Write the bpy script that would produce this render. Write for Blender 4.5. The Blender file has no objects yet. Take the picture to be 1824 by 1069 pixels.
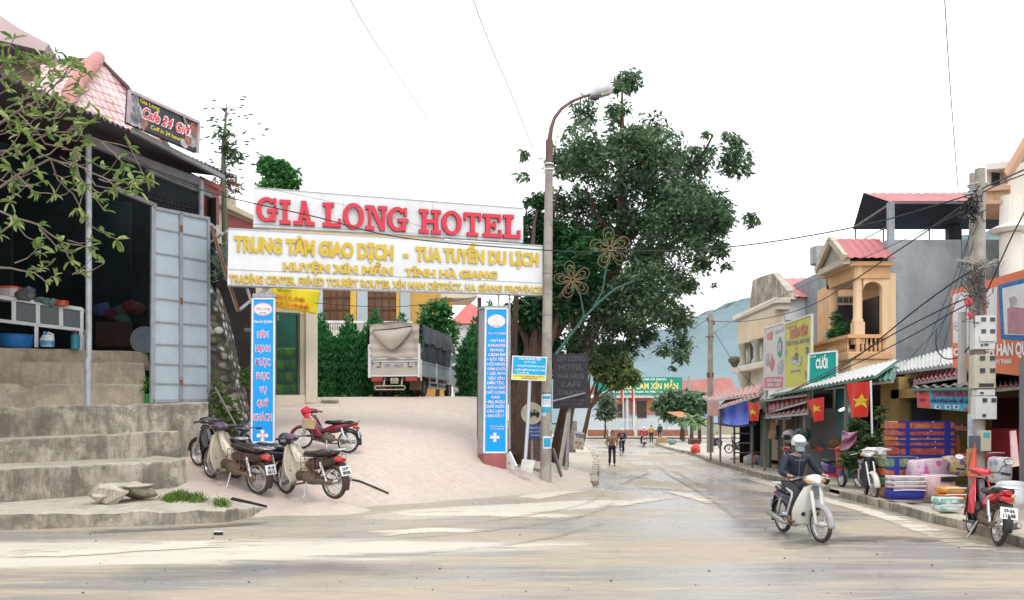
import bpy, bmesh, math, random
import numpy as np
from mathutils import Vector, Matrix, noise as mnoise
from math import sin, cos
Vc = Vector
mno = mnoise.noise
MR = Matrix.Rotation
random.seed(7)
sc = bpy.context.scene
COL = sc.collection
R = math.radians
# camera geometry (1824 x 1069 photograph)
F, CX, HY, EYE = 1500.0, 912.0, 745.0, 1.95
def W(px, py, Y):
 """world point seen at photo pixel (px, py) at distance Y in front of the viewpoint"""
 return Vc(((px - CX) * Y / F, Y, EYE + (HY - py) * Y / F))
def XY(px, Y):
 return (px - CX) * Y / F
class Plane:
 """vertical wall plane through two plan points; pt() drops a photo pixel on it"""
 def __init__(s, pxl, Yl, pxr, Yr):
  s.a = Vc((XY(pxl, Yl), Yl, 0)); s.b = Vc((XY(pxr, Yr), Yr, 0))
  s.d = (s.b - s.a).normalized()
  s.n = Vc((s.d.y, -s.d.x, 0))            # towards the viewer
  if s.n.dot(Vc((0, 0, 0)) - (s.a + s.b) / 2) < 0: s.n = -s.n
 def pt(s, px, py, off=0.0):
  r = Vc(((px - CX) / F, 1.0, (HY - py) / F)); o = Vc((0, 0, EYE))
  t = s.n.dot(s.a + s.n * off - o) / s.n.dot(r)
  return o + r * t
 def poly(s, pts, off=0.0): return [s.pt(x, y, off) for x, y in pts]
def road_z(Y):
 if Y <= 16: return 0.0
 if Y <= 42: t = (Y - 16) / 26; return -0.36 * (t * t * (3 - 2 * t))
 return -0.36 - 0.04 * min(1, (Y - 42) / 30)
# materials
MATS = {}
def srgb(r, g, b):
 f = lambda c: (c / 255 / 12.92) if c / 255 <= 0.04045 else ((c / 255 + 0.055) / 1.055) ** 2.4
 return (f(r), f(g), f(b))
class NT:
 def __init__(s, name):
  s.m = bpy.data.materials.new(name); s.m.use_nodes = True
  s.t = s.m.node_tree; s.t.nodes.clear()
  s.out = s.n('ShaderNodeOutputMaterial'); s.b = s.n('ShaderNodeBsdfPrincipled')
  s.l(s.b.outputs[0], s.out.inputs[0])
 def n(s, kind, **kw):
  x = s.t.nodes.new(kind)
  for k, v in kw.items(): setattr(x, k, v)
  return x
 def l(s, a, b): s.t.links.new(a, b)
 def coord(s, kind='Object', scale=(1, 1, 1), rot=(0, 0, 0)):
  c = s.n('ShaderNodeTexCoord'); m = s.n('ShaderNodeMapping')
  m.inputs['Scale'].default_value = scale; m.inputs['Rotation'].default_value = rot
  s.l(c.outputs[kind], m.inputs[0]); return m.outputs[0]
 def noise(s, vec, scale=5, detail=4, rough=.6, dist=0):
  x = s.n('ShaderNodeTexNoise'); x.inputs['Scale'].default_value = scale; x.inputs['Detail'].default_value = detail
  x.inputs['Roughness'].default_value = rough; x.inputs['Distortion'].default_value = dist
  if vec is not None: s.l(vec, x.inputs['Vector'])
  return x.outputs['Fac']
 def ramp(s, fac, stops, interp='LINEAR'):
  x = s.n('ShaderNodeValToRGB'); r = x.color_ramp; r.interpolation = interp
  while len(r.elements) < len(stops): r.elements.new(0.5)
  for e, (p, c) in zip(r.elements, stops):
   e.position = p; e.color = (c[0], c[1], c[2], 1) if not isinstance(c, (int, float)) else (c, c, c, 1)
  s.l(fac, x.inputs[0]); return x.outputs[0]
 def mix(s, fac, a, b, mode='MIX'):
  x = s.n('ShaderNodeMix'); x.data_type = 'RGBA'; x.blend_type = mode
  for sock, v in ((x.inputs[0], fac), (x.inputs[6], a), (x.inputs[7], b)):
   if hasattr(v, 'links'): s.l(v, sock)
   elif isinstance(v, (int, float)): sock.default_value = v
   else: sock.default_value = (v[0], v[1], v[2], 1)
  return x.outputs[2]
 def math(s, op, a, b=0.0):
  x = s.n('ShaderNodeMath'); x.operation = op
  for sock, v in ((x.inputs[0], a), (x.inputs[1], b)):
   if hasattr(v, 'links'): s.l(v, sock)
   else: sock.default_value = v
  return x.outputs[0]
 def bump(s, h, strength=.3, dist=.02):
  x = s.n('ShaderNodeBump'); x.inputs['Strength'].default_value = strength; x.inputs['Distance'].default_value = dist
  s.l(h, x.inputs['Height']); s.l(x.outputs[0], s.b.inputs['Normal'])
 def col(s, c):
  if hasattr(c, 'links'): s.l(c, s.b.inputs['Base Color'])
  else: s.b.inputs['Base Color'].default_value = (c[0], c[1], c[2], 1)
 def rough(s, v):
  if hasattr(v, 'links'): s.l(v, s.b.inputs['Roughness'])
  else: s.b.inputs['Roughness'].default_value = v
def dirt(c, k): return tuple(max(0, x * k) for x in c)
def M(name, col, rough=.6, metal=0., var=.25, scale=3., bump=0., bscale=30., spec=.4, grime=0., grimecol=(.20, .15, .10), coat=0.):
 """painted / plain surface with uneven tone and optional grime"""
 if name in MATS: return MATS[name]
 t = NT(name); v = t.coord()
 n1 = t.noise(v, scale, 5, .62)
 c = t.mix(t.ramp(n1, [(.3, 0), (.7, 1)]), dirt(col, 1 - var), tuple(min(.95, x * (1 + var * .4)) for x in col))
 if grime:
  n2 = t.noise(t.coord(scale=(1, 1, .45)), scale * 1.7 + 1.3, 6, .7, .4)
  c = t.mix(t.ramp(n2, [(.48, 0), (.72, grime)]), c, grimecol)
 t.col(c); t.b.inputs['Metallic'].default_value = metal
 t.b.inputs['Specular IOR Level'].default_value = spec
 if coat: t.b.inputs['Coat Weight'].default_value = coat
 t.rough(t.ramp(t.noise(v, scale * 3, 3), [(.3, max(.05, rough - .1)), (.7, min(1, rough + .12))]))
 if bump: t.bump(t.noise(v, bscale, 4), bump, .02)
 MATS[name] = t.m; return t.m
def leaf_mat(name, dark, mid, light, back=.35, rough=.5):
 if name in MATS: return MATS[name]
 t = NT(name); g = t.n('ShaderNodeNewGeometry')
 v = t.coord()
 f = t.math('ADD', t.math('MULTIPLY', g.outputs['Random Per Island'], .65), t.math('MULTIPLY', t.noise(v, .8, 3), .5))
 c = t.ramp(f, [(.2, dark), (.55, mid), (.9, light)])
 t.col(c); t.rough(rough); t.b.inputs['Specular IOR Level'].default_value = .35
 tr = t.n('ShaderNodeBsdfTranslucent'); t.l(c, tr.inputs[0])
 mx = t.n('ShaderNodeMixShader'); mx.inputs[0].default_value = back
 t.l(t.b.outputs[0], mx.inputs[1]); t.l(tr.outputs[0], mx.inputs[2]); t.l(mx.outputs[0], t.out.inputs[0])
 MATS[name] = t.m; return t.m
# objects
WM = {}
def wm(o):
 m = Matrix.LocRotScale(o.location, o.rotation_euler, None)
 return wm(o.parent) @ m if o.parent else m
def tag(o, label=None, cat=None, group=None, kind=None):
 if label: o['label'] = label
 if cat: o['category'] = cat
 if group: o['group'] = group
 if kind: o['kind'] = kind
 return o
def thing(name, label, cat, loc=(0, 0, 0), rz=0., group=None, rot=None):
 o = bpy.data.objects.new(name, None); COL.objects.link(o); o.empty_display_size = .2
 o.location = loc; o.rotation_euler = rot if rot else (0, 0, rz)
 return tag(o, label, cat, group)
def ring(n, ph=0): return [(cos(ph + 2 * math.pi * i / n), sin(ph + 2 * math.pi * i / n)) for i in range(n)]
class MB:
 def __init__(s): s.v = []; s.f = []; s.mi = []; s.cur = 0
 def add(s, vs, fs):
  o = len(s.v); s.v += [tuple(p) for p in vs]
  for f in fs: s.f.append(tuple(i + o for i in f)); s.mi.append(s.cur)
  return s
 def mat(s, i): s.cur = i; return s
 def box(s, c, size, rot=None, taper=1.0):
  x, y, z = size[0] / 2, size[1] / 2, size[2] / 2
  vs = [Vc((sx * x * (taper if sz > 0 else 1), sy * y * (taper if sz > 0 else 1), sz * z)) for sz in (-1, 1) for sx, sy in ((-1, -1), (1, -1), (1, 1), (-1, 1))]
  m = rot if rot is not None else Matrix.Identity(3)
  vs = [m @ p + Vc(c) for p in vs]
  return s.add(vs, [(3, 2, 1, 0), (4, 5, 6, 7), (0, 1, 5, 4), (1, 2, 6, 5), (2, 3, 7, 6), (3, 0, 4, 7)])
 def bbox(s, a, b):
  return s.box([(a[i] + b[i]) / 2 for i in range(3)], [abs(b[i] - a[i]) for i in range(3)])
 def bar(s, p, q, w, h=None, up=(0, 0, 1)):
  p, q = Vc(p), Vc(q); h = h or w; d = q - p
  if d.length < 1e-6: return s
  z = d.normalized(); u = Vc(up)
  if abs(z.dot(u)) > .95: u = Vc((1, 0, 0))
  x = z.cross(u).normalized(); y = x.cross(z).normalized()
  m = Matrix((x, y, z)).transposed()
  return s.box((p + q) / 2, (w, h, d.length), m)
 def tube(s, pts, rad, n=8, cap=True):
  pts = [Vc(p) for p in pts]
  if not hasattr(rad, '__len__'): rad = [rad] * len(pts)
  vs = []; up = None
  for i, p in enumerate(pts):
   d = (pts[min(i + 1, len(pts) - 1)] - pts[max(i - 1, 0)])
   if d.length < 1e-9: d = Vc((0, 0, 1))
   d.normalize()
   if up is None or abs(up.dot(d)) > .999: up = Vc((0, 0, 1)) if abs(d.z) < .9 else Vc((1, 0, 0))
   x = d.cross(up).normalized(); y = x.cross(d).normalized(); up = y
   vs += [p + (x * a + y * b) * rad[i] for a, b in ring(n)]
  fs = []
  for i in range(len(pts) - 1):
   for j in range(n):
    a = i * n + j; b = i * n + (j + 1) % n
    fs.append((a, b, b + n, a + n))
  if cap: fs += [tuple(range(n))[::-1], tuple(range((len(pts) - 1) * n, len(pts) * n))]
  return s.add(vs, fs)
 def cyl(s, c, r, h, n=16, axis='z', r2=None):
  a = {'x': Vc((1, 0, 0)), 'y': Vc((0, 1, 0)), 'z': Vc((0, 0, 1))}[axis] * h
  c = Vc(c); return s.tube([c - a / 2, c + a / 2], [r, r if r2 is None else r2], n)
 def torus(s, c, R_, r, axis='y', n=28, m=8, sq=1.0):
  c = Vc(c); vs = []
  for i in range(n):
   ca, sa = cos(2 * math.pi * i / n), sin(2 * math.pi * i / n)
   for j in range(m):
    cb, sb = cos(2 * math.pi * j / m), sin(2 * math.pi * j / m)
    rr = R_ + r * cb
    u, v, w = rr * ca, rr * sa, r * sb * sq
    vs.append(c + (Vc((u, w, v)) if axis == 'y' else Vc((w, u, v)) if axis == 'x' else Vc((u, v, w))))
  fs = [(i * m + j, i * m + (j + 1) % m, ((i + 1) % n) * m + (j + 1) % m, ((i + 1) % n) * m + j) for i in range(n) for j in range(m)]
  return s.add(vs, fs)
 def prism(s, pts, vec):
  """polygon (3D points) pushed along vec"""
  n = len(pts); pts = [Vc(p) for p in pts]; v = Vc(vec)
  s.add(pts + [p + v for p in pts], [tuple(range(n)), tuple(range(2 * n - 1, n - 1, -1))] + [(i, i + n, (i + 1) % n + n, (i + 1) % n)[::-1] for i in range(n)])
  return s
 def poly(s, pts): return s.add(pts, [tuple(range(len(pts)))])
 def loft(s, secs, n=14, p=2.5, axis='x', cap=True):
  """superellipse sections: (centre, half width across, half height)"""
  vs = []
  for c, w, h in secs:
   c = Vc(c)
   for a, b in ring(n):
    k = (abs(a) ** p + abs(b) ** p) ** (-1 / p)
    u, v = a * k * w, b * k * h
    vs.append(c + (Vc((0, u, v)) if axis == 'x' else Vc((u, 0, v)) if axis == 'y' else Vc((u, v, 0))))
  fs = []
  for i in range(len(secs) - 1):
   for j in range(n):
    a = i * n + j; b = i * n + (j + 1) % n; fs.append((a, b, b + n, a + n))
  if cap: fs += [tuple(range(n))[::-1], tuple(range((len(secs) - 1) * n, len(secs) * n))]
  return s.add(vs, fs)
 def lathe(s, c, prof, n=16):
  c = Vc(c); vs = []
  for r, z in prof: vs += [c + Vc((a * r, b * r, z)) for a, b in ring(n)]
  fs = []
  for i in range(len(prof) - 1):
   for j in range(n):
    a = i * n + j; b = i * n + (j + 1) % n; fs.append((a, b, b + n, a + n))
  fs += [tuple(range(n))[::-1], tuple(range((len(prof) - 1) * n, len(prof) * n))]
  return s.add(vs, fs)
 def sheet(s, P, nu, nv):
  """grid surface from a function P(u, v)"""
  vs = [P(i / nu, j / nv) for j in range(nv + 1) for i in range(nu + 1)]
  fs = [(j * (nu + 1) + i, j * (nu + 1) + i + 1, (j + 1) * (nu + 1) + i + 1, (j + 1) * (nu + 1) + i) for j in range(nv) for i in range(nu)]
  return s.add(vs, fs)
 def blob(s, c, r, seed=0, amp=.15, sub=2):
  bm = bmesh.new(); bmesh.ops.create_icosphere(bm, subdivisions=sub, radius=1)
  rr = r if hasattr(r, '__len__') else (r, r, r); c = Vc(c); vs = []
  for v in bm.verts:
   k = 1 + amp * mno(v.co * 1.7 + Vc((seed * 3.1, seed, 0))) + amp * .5 * mno(v.co * 4 + Vc((seed, 0, 5)))
   vs.append(c + Vc((v.co.x * rr[0], v.co.y * rr[1], v.co.z * rr[2])) * k)
  fs = [tuple(v.index for v in f.verts) for f in bm.faces]; bm.free()
  return s.add(vs, fs)
 def xf(s, m, start=0):
  s.v[start:] = [tuple(m @ Vc(p)) for p in s.v[start:]]; return s
 def build(s, name, mats, parent=None, sm=0, wd=0, bevel=0., fx=1, solid=0.):
  me = bpy.data.meshes.new(name)
  mats = mats if isinstance(mats, (list, tuple)) else [mats]
  o = bpy.data.objects.new(name, me)
  vs = s.v
  if parent:
   o.parent = parent
   if wd:
    mi = wm(parent).inverted(); vs = [mi @ Vc(p) for p in vs]
  elif vs:
   a = np.array([tuple(p) for p in vs]); base = Vc(((a[:, 0].min() + a[:, 0].max()) / 2, (a[:, 1].min() + a[:, 1].max()) / 2, a[:, 2].min()))
   o.location = base; vs = [Vc(p) - base for p in vs]
  me.from_pydata([tuple(p) for p in vs], [], s.f)
  for m in mats: me.materials.append(m)
  if len(mats) > 1: me.polygons.foreach_set('material_index', s.mi)
  if fx and len(s.f) < 40000:
   bm = bmesh.new(); bm.from_mesh(me); bmesh.ops.recalc_face_normals(bm, faces=bm.faces); bm.to_mesh(me); bm.free()
  if sm: me.polygons.foreach_set('use_smooth', [True] * len(me.polygons))
  me.update()
  COL.objects.link(o)
  if bevel:
   b = o.modifiers.new('bevel', 'BEVEL'); b.width = bevel; b.segments = 2; b.limit_method = 'ANGLE'; b.angle_limit = R(40)
  if solid:
   b = o.modifiers.new('solid', 'SOLIDIFY'); b.thickness = solid; b.offset = 0
  if sm == 1:
   try: me.set_sharp_from_angle(angle=R(42))
   except Exception: pass
  return o
# lettering
_tc = {}
def text_mesh(body, bold=.0, shear=0.):
 key = (body, bold, shear)
 if key in _tc: return _tc[key]
 cu = bpy.data.curves.new('t', 'FONT'); cu.body = body; cu.size = 1; cu.offset = bold; cu.extrude = .5; cu.shear = shear; cu.resolution_u = 3
 ob = bpy.data.objects.new('t', cu)
 COL.objects.link(ob); dg = bpy.context.evaluated_depsgraph_get(); dg.update()
 me = bpy.data.meshes.new_from_object(ob.evaluated_get(dg))
 vs = [tuple(v.co) for v in me.vertices]; fs = [tuple(p.vertices) for p in me.polygons]
 bpy.data.objects.remove(ob); bpy.data.curves.remove(cu); bpy.data.meshes.remove(me)
 _tc[key] = (vs, fs); return vs, fs
CAP = .727
def text_quad(mb, body, pf, quad, bold=.02, ext=.01, shear=0., lift=.004):
 """lettering whose cap height and width fill a quad TL,TR,BL,BR of wall pixels; pf(px,py,off) -> world"""
 vs, fs = text_mesh(body, bold, shear)
 if not vs: return mb
 x0 = min(v[0] for v in vs); x1 = max(v[0] for v in vs)
 (ax, ay), (bx, by), (cx, cy), (dx, dy) = quad
 out = []
 for x, y, z in vs:
  u = (x - x0) / (x1 - x0); v = y / CAP
  tx, ty = ax + (bx - ax) * u, ay + (by - ay) * u
  lx, ly = cx + (dx - cx) * u, cy + (dy - cy) * u
  out.append(pf(lx + (tx - lx) * v, ly + (ty - ly) * v, lift + (z + .5) * ext))
 return mb.add(out, fs)
def rect(x0, y0, x1, y1): return ((x0, y0), (x1, y0), (x0, y1), (x1, y1))
def text_line(mb, body, pf, xc, y0, y1, wmax, bold=.02, ext=.006, lift=.004, slope=0., w=None):
 """one centred line between rows y0 (cap top) and y1 (base), natural width unless wider than wmax"""
 vs, _ = text_mesh(body, bold)
 if not vs: return mb
 nat = (max(v[0] for v in vs) - min(v[0] for v in vs)) / CAP * (y1 - y0)
 ww = w or min(nat, wmax); a, b = xc - ww / 2, xc + ww / 2
 return text_quad(mb, body, pf, ((a, y0 + slope * (a - xc)), (b, y0 + slope * (b - xc)), (a, y1 + slope * (a - xc)), (b, y1 + slope * (b - xc))), bold, ext, 0, lift)
# leaves
def leaf_cloud(centers, count, size, seed=0, droop=.3, aspect=.38, flat=1.0, shell=.35, noise_cut=0., nscale=.9, camera_z=1.0):
 """many folded leaf faces scattered through ellipsoids [(x,y,z,rx,ry,rz)]"""
 rg = np.random.default_rng(seed)
 wts = np.array([(c[3] * c[4] * c[5]) ** .667 for c in centers]); wts /= wts.sum()
 V = []; Fc = []
 for ci, c in enumerate(centers):
  n = max(3, int(count * wts[ci]))
  for _ in range(n):
   d = rg.normal(size=3); d /= np.linalg.norm(d) + 1e-9
   rr = (shell + (1 - shell) * rg.random()) ** .6
   p = Vc((c[0] + d[0] * c[3] * rr, c[1] + d[1] * c[4] * rr, c[2] + d[2] * c[5] * rr))
   if noise_cut and mno(p * nscale + Vc((seed, 0, 0))) < noise_cut - .5 * (1 - rr): continue
   L = size * (.6 + .8 * rg.random())
   a = rg.random() * 6.283
   ax = Vc((cos(a), sin(a), -droop + rg.normal() * .45)).normalized()
   up = Vc((rg.normal() * .5, rg.normal() * .5, 1)).normalized()
   sd = ax.cross(up)
   if sd.length < 1e-3: continue
   sd.normalize(); nn = sd.cross(ax)
   w = L * aspect * .5; k = len(V)
   V += [p, p + ax * L * .45 + sd * w + nn * w * .35, p + ax * L, p + ax * L * .45 - sd * w + nn * w * .35]
   Fc += [(k, k + 1, k + 2), (k, k + 2, k + 3)]
 return V, Fc
def limbs(mb, root, targets, r0, seed=0, n=7, sag=.15, r1=.02):
 rg = random.Random(seed); root = Vc(root)
 for t in targets:
  t = Vc(t); d = t - root; pts = []; rad = []
  k = 5
  for i in range(k + 1):
   u = i / k
   p = root + d * u + Vc((0, 0, sin(u * math.pi) * d.length * sag))
   if 0 < i < k: p += Vc((rg.uniform(-1, 1), rg.uniform(-1, 1), rg.uniform(-1, 1))) * d.length * .04
   pts.append(p); rad.append(r0 * (1 - u) + r1 * u)
  mb.tube(pts, rad, n)
 return mb
# camera, sky, sun
cam = bpy.data.cameras.new('camera'); cam.sensor_width = 36; cam.lens = 36 * F / 1824
cam.shift_y = (HY - 534.5) / 1824; cam.clip_end = 5000; cam.clip_start = .1
co = bpy.data.objects.new('camera', cam); co.location = (0, 0, EYE); co.rotation_euler = (R(90), 0, 0); COL.objects.link(co); sc.camera = co
sc.view_settings.view_transform = 'Standard'; sc.view_settings.look = 'None'; sc.view_settings.exposure = 0; sc.view_settings.gamma = 1
w = bpy.data.worlds.new('World'); sc.world = w; w.use_nodes = True
nt = w.node_tree; bg = nt.nodes['Background']; bg.inputs[1].default_value = .142
sky = nt.nodes.new('ShaderNodeTexSky'); sky.sky_type = 'NISHITA'; sky.sun_disc = False; sky.sun_elevation = R(58); sky.sun_rotation = R(200); sky.air_density = 1.5; sky.dust_density = 3
# overcast: a bright veil of cloud, a little uneven, over the clear-sky model
tc = nt.nodes.new('ShaderNodeTexCoord'); mp = nt.nodes.new('ShaderNodeMapping'); mp.inputs['Scale'].default_value = (1.2, 1.2, 3)
nz = nt.nodes.new('ShaderNodeTexNoise'); nz.inputs['Scale'].default_value = 1.6; nz.inputs['Detail'].default_value = 5
rp = nt.nodes.new('ShaderNodeValToRGB'); rp.color_ramp.elements[0].position = .3; rp.color_ramp.elements[1].position = .7
rp.color_ramp.elements[0].color = (11.6, 11.9, 12.4, 1); rp.color_ramp.elements[1].color = (13.6, 13.7, 13.8, 1)
mx = nt.nodes.new('ShaderNodeMix'); mx.data_type = 'RGBA'; mx.inputs[0].default_value = .92
nt.links.new(tc.outputs['Generated'], mp.inputs[0]); nt.links.new(mp.outputs[0], nz.inputs['Vector']); nt.links.new(nz.outputs['Fac'], rp.inputs[0])
nt.links.new(sky.outputs[0], mx.inputs[6]); nt.links.new(rp.outputs[0], mx.inputs[7]); nt.links.new(mx.outputs[2], bg.inputs[0])
sun = bpy.data.lights.new('sun', 'SUN'); sun.energy = 1.3; sun.angle = R(16); sun.color = (1, .965, .91)
so = bpy.data.objects.new('sun', sun); so.rotation_euler = (R(32), 0, R(20)); so.location = (0, 0, 40); COL.objects.link(so)
# ground heights
def ground_Y(px, py, dz=0.0):
 Y = 20.0
 for _ in range(60):
  Y = (EYE - road_z(Y) - dz) * F / max(1e-3, (py - HY))
 return Y
def gp(px, py, dz=0.0):
 Y = ground_Y(px, py, dz); return Vc((XY(px, Y), Y, road_z(Y) + dz))
CP = [(340, 868, 18.2), (400, 887, 17.2), (490, 905, 17.6), (600, 902, 18.4), (700, 896, 19.2), (800, 889, 20.4), (900, 880, 21.7), (1000, 863, 24.3), (1045, 856, 25.6),
  (592, 888, 17.9), (440, 880, 18.2), (560, 803, 21.1), (620, 806, 21.2), (470, 793, 22.0), (880, 828, 24.0), (940, 842, 24.3), (760, 806, 22.6), (680, 845, 20.0),
  (500, 720, 28.5), (560, 712, 30), (660, 708, 31.5), (760, 708, 32), (858, 710, 32)]
P3 = [W(*c) for c in CP]
P3 += [Vc((x, y, 2.78)) for x in (-14, -8, -4, -1) for y in (36, 44, 54, 62)]
P3 += [Vc((XY(px, Y) + d * .2, Y - d, -.16 * d)) for px, Y in ((490, 17.5), (700, 18.9), (900, 21.4), (1040, 25.2)) for d in (1.5,)]
_a = np.array([tuple(p) for p in P3])
def _tps_fit(pts, lam=.02):
 n = len(pts); d = np.hypot(pts[:, None, 0] - pts[None, :, 0], pts[:, None, 1] - pts[None, :, 1])
 K = np.where(d > 0, d * d * np.log(d + 1e-12), 0) + lam * np.eye(n)
 P = np.c_[np.ones(n), pts[:, :2]]
 A = np.block([[K, P], [P.T, np.zeros((3, 3))]])
 return np.linalg.solve(A, np.r_[pts[:, 2], 0, 0, 0])
_wt = _tps_fit(_a)
def yard_z(x, y):
 d = np.hypot(_a[:, 0] - x, _a[:, 1] - y); u = np.where(d > 0, d * d * np.log(d + 1e-12), 0)
 z = float(u @ _wt[:-3] + _wt[-3] + _wt[-2] * x + _wt[-1] * y)
 if y > 33: t = min(1, (y - 33) / 4); z = z * (1 - t) + 2.78 * t
 return min(z, 2.8)
def yard_pt(px, py):
 """where the ray through a photo pixel first meets the yard"""
 prev = None
 for i in range(400):
  Y = 15 + i * .06; p = W(px, py, Y); h = p.z - yard_z(p.x, Y)
  if h <= 0: return Vc((p.x, Y, yard_z(p.x, Y)))
 return W(px, py, 32)
def wpos(t, scale=(1, 1, 1), rot=(0, 0, 0)):
 g = t.n('ShaderNodeNewGeometry'); m = t.n('ShaderNodeMapping'); m.inputs['Scale'].default_value = scale; m.inputs['Rotation'].default_value = rot
 t.l(g.outputs['Position'], m.inputs[0]); return m.outputs[0]
# ---- road surface: worn asphalt under wet mud, dried mud streaks drawn along the traffic
t = NT('muddy road')
sepn = t.n('ShaderNodeSeparateXYZ'); t.l(wpos(t), sepn.inputs[0]); X_, Y_ = sepn.outputs[0], sepn.outputs[1]
# distance along / across the bending lane: foreground traffic runs in x, the street runs off in y
st = t.noise(wpos(t, (.16, 1.25, 1), (0, 0, R(-8))), 1.0, 6, .62, .7)
st2 = t.noise(wpos(t, (.9, .12, 1), (0, 0, R(12))), 1.0, 6, .62, .6)
far = t.ramp(t.math('MULTIPLY', Y_, 1 / 40), [(.40, 0), (.62, 1)])
streak = t.mix(far, st, st2)
big = t.noise(wpos(t, (.16, .22, 1)), 1.0, 3, .5, .5)
fine = t.noise(wpos(t, (2.2, 9, 1), (0, 0, R(-6))), 1.0, 6, .7, .3)
grain = t.noise(wpos(t), 26, 4, .7)
asph = t.mix(t.ramp(grain, [(.3, 0), (.7, 1)]), (.265, .255, .24), (.35, .34, .32))
mud = t.mix(t.ramp(fine, [(.35, 0), (.7, 1)]), (.33, .272, .20), (.43, .365, .275))
dry = t.mix(t.ramp(grain, [(.3, 0), (.7, 1)]), (.50, .455, .385), (.62, .57, .49))
ruts = t.noise(wpos(t, (.55, 4.2, 1), (0, 0, R(-11))), 1.0, 8, .72, .5); ruts2 = t.noise(wpos(t, (4.5, .35, 1), (0, 0, R(14))), 1.0, 8, .72, .5); ruts = t.mix(far, ruts, ruts2)
mm = t.ramp(t.math('ADD', t.math('ADD', t.math('MULTIPLY', big, .45), t.math('MULTIPLY', streak, .35)), t.math('MULTIPLY', ruts, .26)), [(.47, 0), (.57, 1)])
c = t.mix(mm, asph, mud)
# cream silt band along the left gutter side of the foreground, fading out to the right
band = t.math('SUBTRACT', 1.0, t.math('ABSOLUTE', t.math('MULTIPLY', t.math('SUBTRACT', Y_, t.math('ADD', 12.2, t.math('MULTIPLY', t.math('ADD', X_, 6), .10))), .62)))
bandx = t.ramp(t.math('MULTIPLY', t.math('ADD', X_, 12), 1 / 24), [(.20, 1), (.52, .25), (.62, 0)])
band = t.math('MULTIPLY', t.math('MAXIMUM', band, 0.0), bandx)
band2 = t.math('SUBTRACT', 1.0, t.math('ABSOLUTE', t.math('MULTIPLY', t.math('SUBTRACT', Y_, t.math('ADD', 18.3, t.math('MULTIPLY', X_, .55))), .75)))
b2x = t.ramp(t.math('MULTIPLY', t.math('ADD', X_, 12), 1 / 24), [(.36, 0), (.44, 1), (.56, 1), (.64, 0)])
band2 = t.math('MULTIPLY', t.math('MAXIMUM', band2, 0.0), b2x)
ds = t.math('ADD', t.math('MULTIPLY', t.math('ADD', band, band2), .62), t.math('MULTIPLY', t.math('ADD', t.math('MULTIPLY', streak, .5), t.math('MULTIPLY', ruts, .5)), .66))
dm = t.ramp(ds, [(.44, 0), (.52, 1)])
c = t.mix(dm, c, dry)
c = t.mix(t.ramp(ruts, [(.56, 0), (.72, .55)]), c, (.50, .46, .40))
c = t.mix(t.ramp(ruts, [(.30, .38), (.43, 0)]), c, (.22, .20, .175))
dk = t.ramp(t.noise(wpos(t, (.5, 4.5, 1), (0, 0, R(-10))), 1.0, 5, .65, .8), [(.28, .45), (.42, 0)])
c = t.mix(dk, c, (.23, .205, .18))
vo = t.n('ShaderNodeTexVoronoi'); vo.inputs['Scale'].default_value = 4.2; t.l(wpos(t), vo.inputs['Vector'])
sp = t.ramp(vo.outputs['Distance'], [(.035, 1), (.06, 0)])
c = t.mix(t.math('MULTIPLY', sp, t.ramp(big, [(.45, 0), (.6, .8)])), c, (.10, .09, .08))
t.col(c)
wet = t.ramp(t.math('ADD', mm, dm), [(.0, .16), (.5, .34), (1, .70)])
t.rough(wet); t.b.inputs['Specular IOR Level'].default_value = .45
t.bump(t.math('ADD', t.math('MULTIPLY', fine, .7), t.math('MULTIPLY', grain, .3)), .35, .03)
ROAD = t.m
t = NT('bare earth'); n1 = t.noise(wpos(t), .35, 6, .65); n2 = t.noise(wpos(t), 6, 5, .7)
t.col(t.mix(t.ramp(n1, [(.4, 0), (.62, 1)]), t.mix(n2, (.20, .15, .10), (.33, .27, .19)), (.10, .13, .05))); t.rough(.9); t.bump(n2, .5, .08); EARTH = t.m
b = MB(); ys = [-60, -20, 0, 10, 16, 20, 24, 28, 32, 36, 42, 50, 60, 72, 90, 120, 200, 400, 900]; xs = [-900, -300, -100, -40, 0, 40, 100, 300, 900]
b.sheet(lambda u, v: Vc((xs[round(u * 8)], ys[round(v * 18)], road_z(ys[round(v * 18)]) - .05)), 8, 18)
tag(b.build('ground', EARTH), kind='structure')
b = MB(); ys = list(np.arange(-16, 116.1, 1.5)); xs = list(np.arange(-45, 60.1, 3.0))
b.sheet(lambda u, v: Vc((xs[round(u * (len(xs) - 1))], ys[round(v * (len(ys) - 1))], road_z(ys[round(v * (len(ys) - 1))]))), len(xs) - 1, len(ys) - 1)
tag(b.build('road', ROAD, sm=1), kind='structure')
# ---- hotel yard: pink pavers on a ramp
t = NT('pink pavers'); bt = t.n('ShaderNodeTexBrick'); t.l(wpos(t, (1, 1, 1), (0, 0, R(32))), bt.inputs['Vector'])
bt.inputs['Scale'].default_value = 1; bt.inputs['Brick Width'].default_value = .40; bt.inputs['Row Height'].default_value = .20; bt.inputs['Mortar Size'].default_value = .009; bt.inputs['Mortar Smooth'].default_value = .3
bt.inputs['Color1'].default_value = (.54, .43, .385, 1); bt.inputs['Color2'].default_value = (.575, .465, .415, 1); bt.inputs['Mortar'].default_value = (.43, .345, .31, 1)
n1 = t.noise(wpos(t), .55, 6, .65); n2 = t.noise(wpos(t), 5, 5, .7)
c = t.mix(t.ramp(n1, [(.38, 0), (.66, .75)]), bt.outputs['Color'], (.55, .485, .415))
c = t.mix(t.ramp(n2, [(.35, .45), (.55, 0)]), c, (.40, .33, .28))
s = t.n('ShaderNodeSeparateXYZ'); t.l(wpos(t), s.inputs[0])
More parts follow.
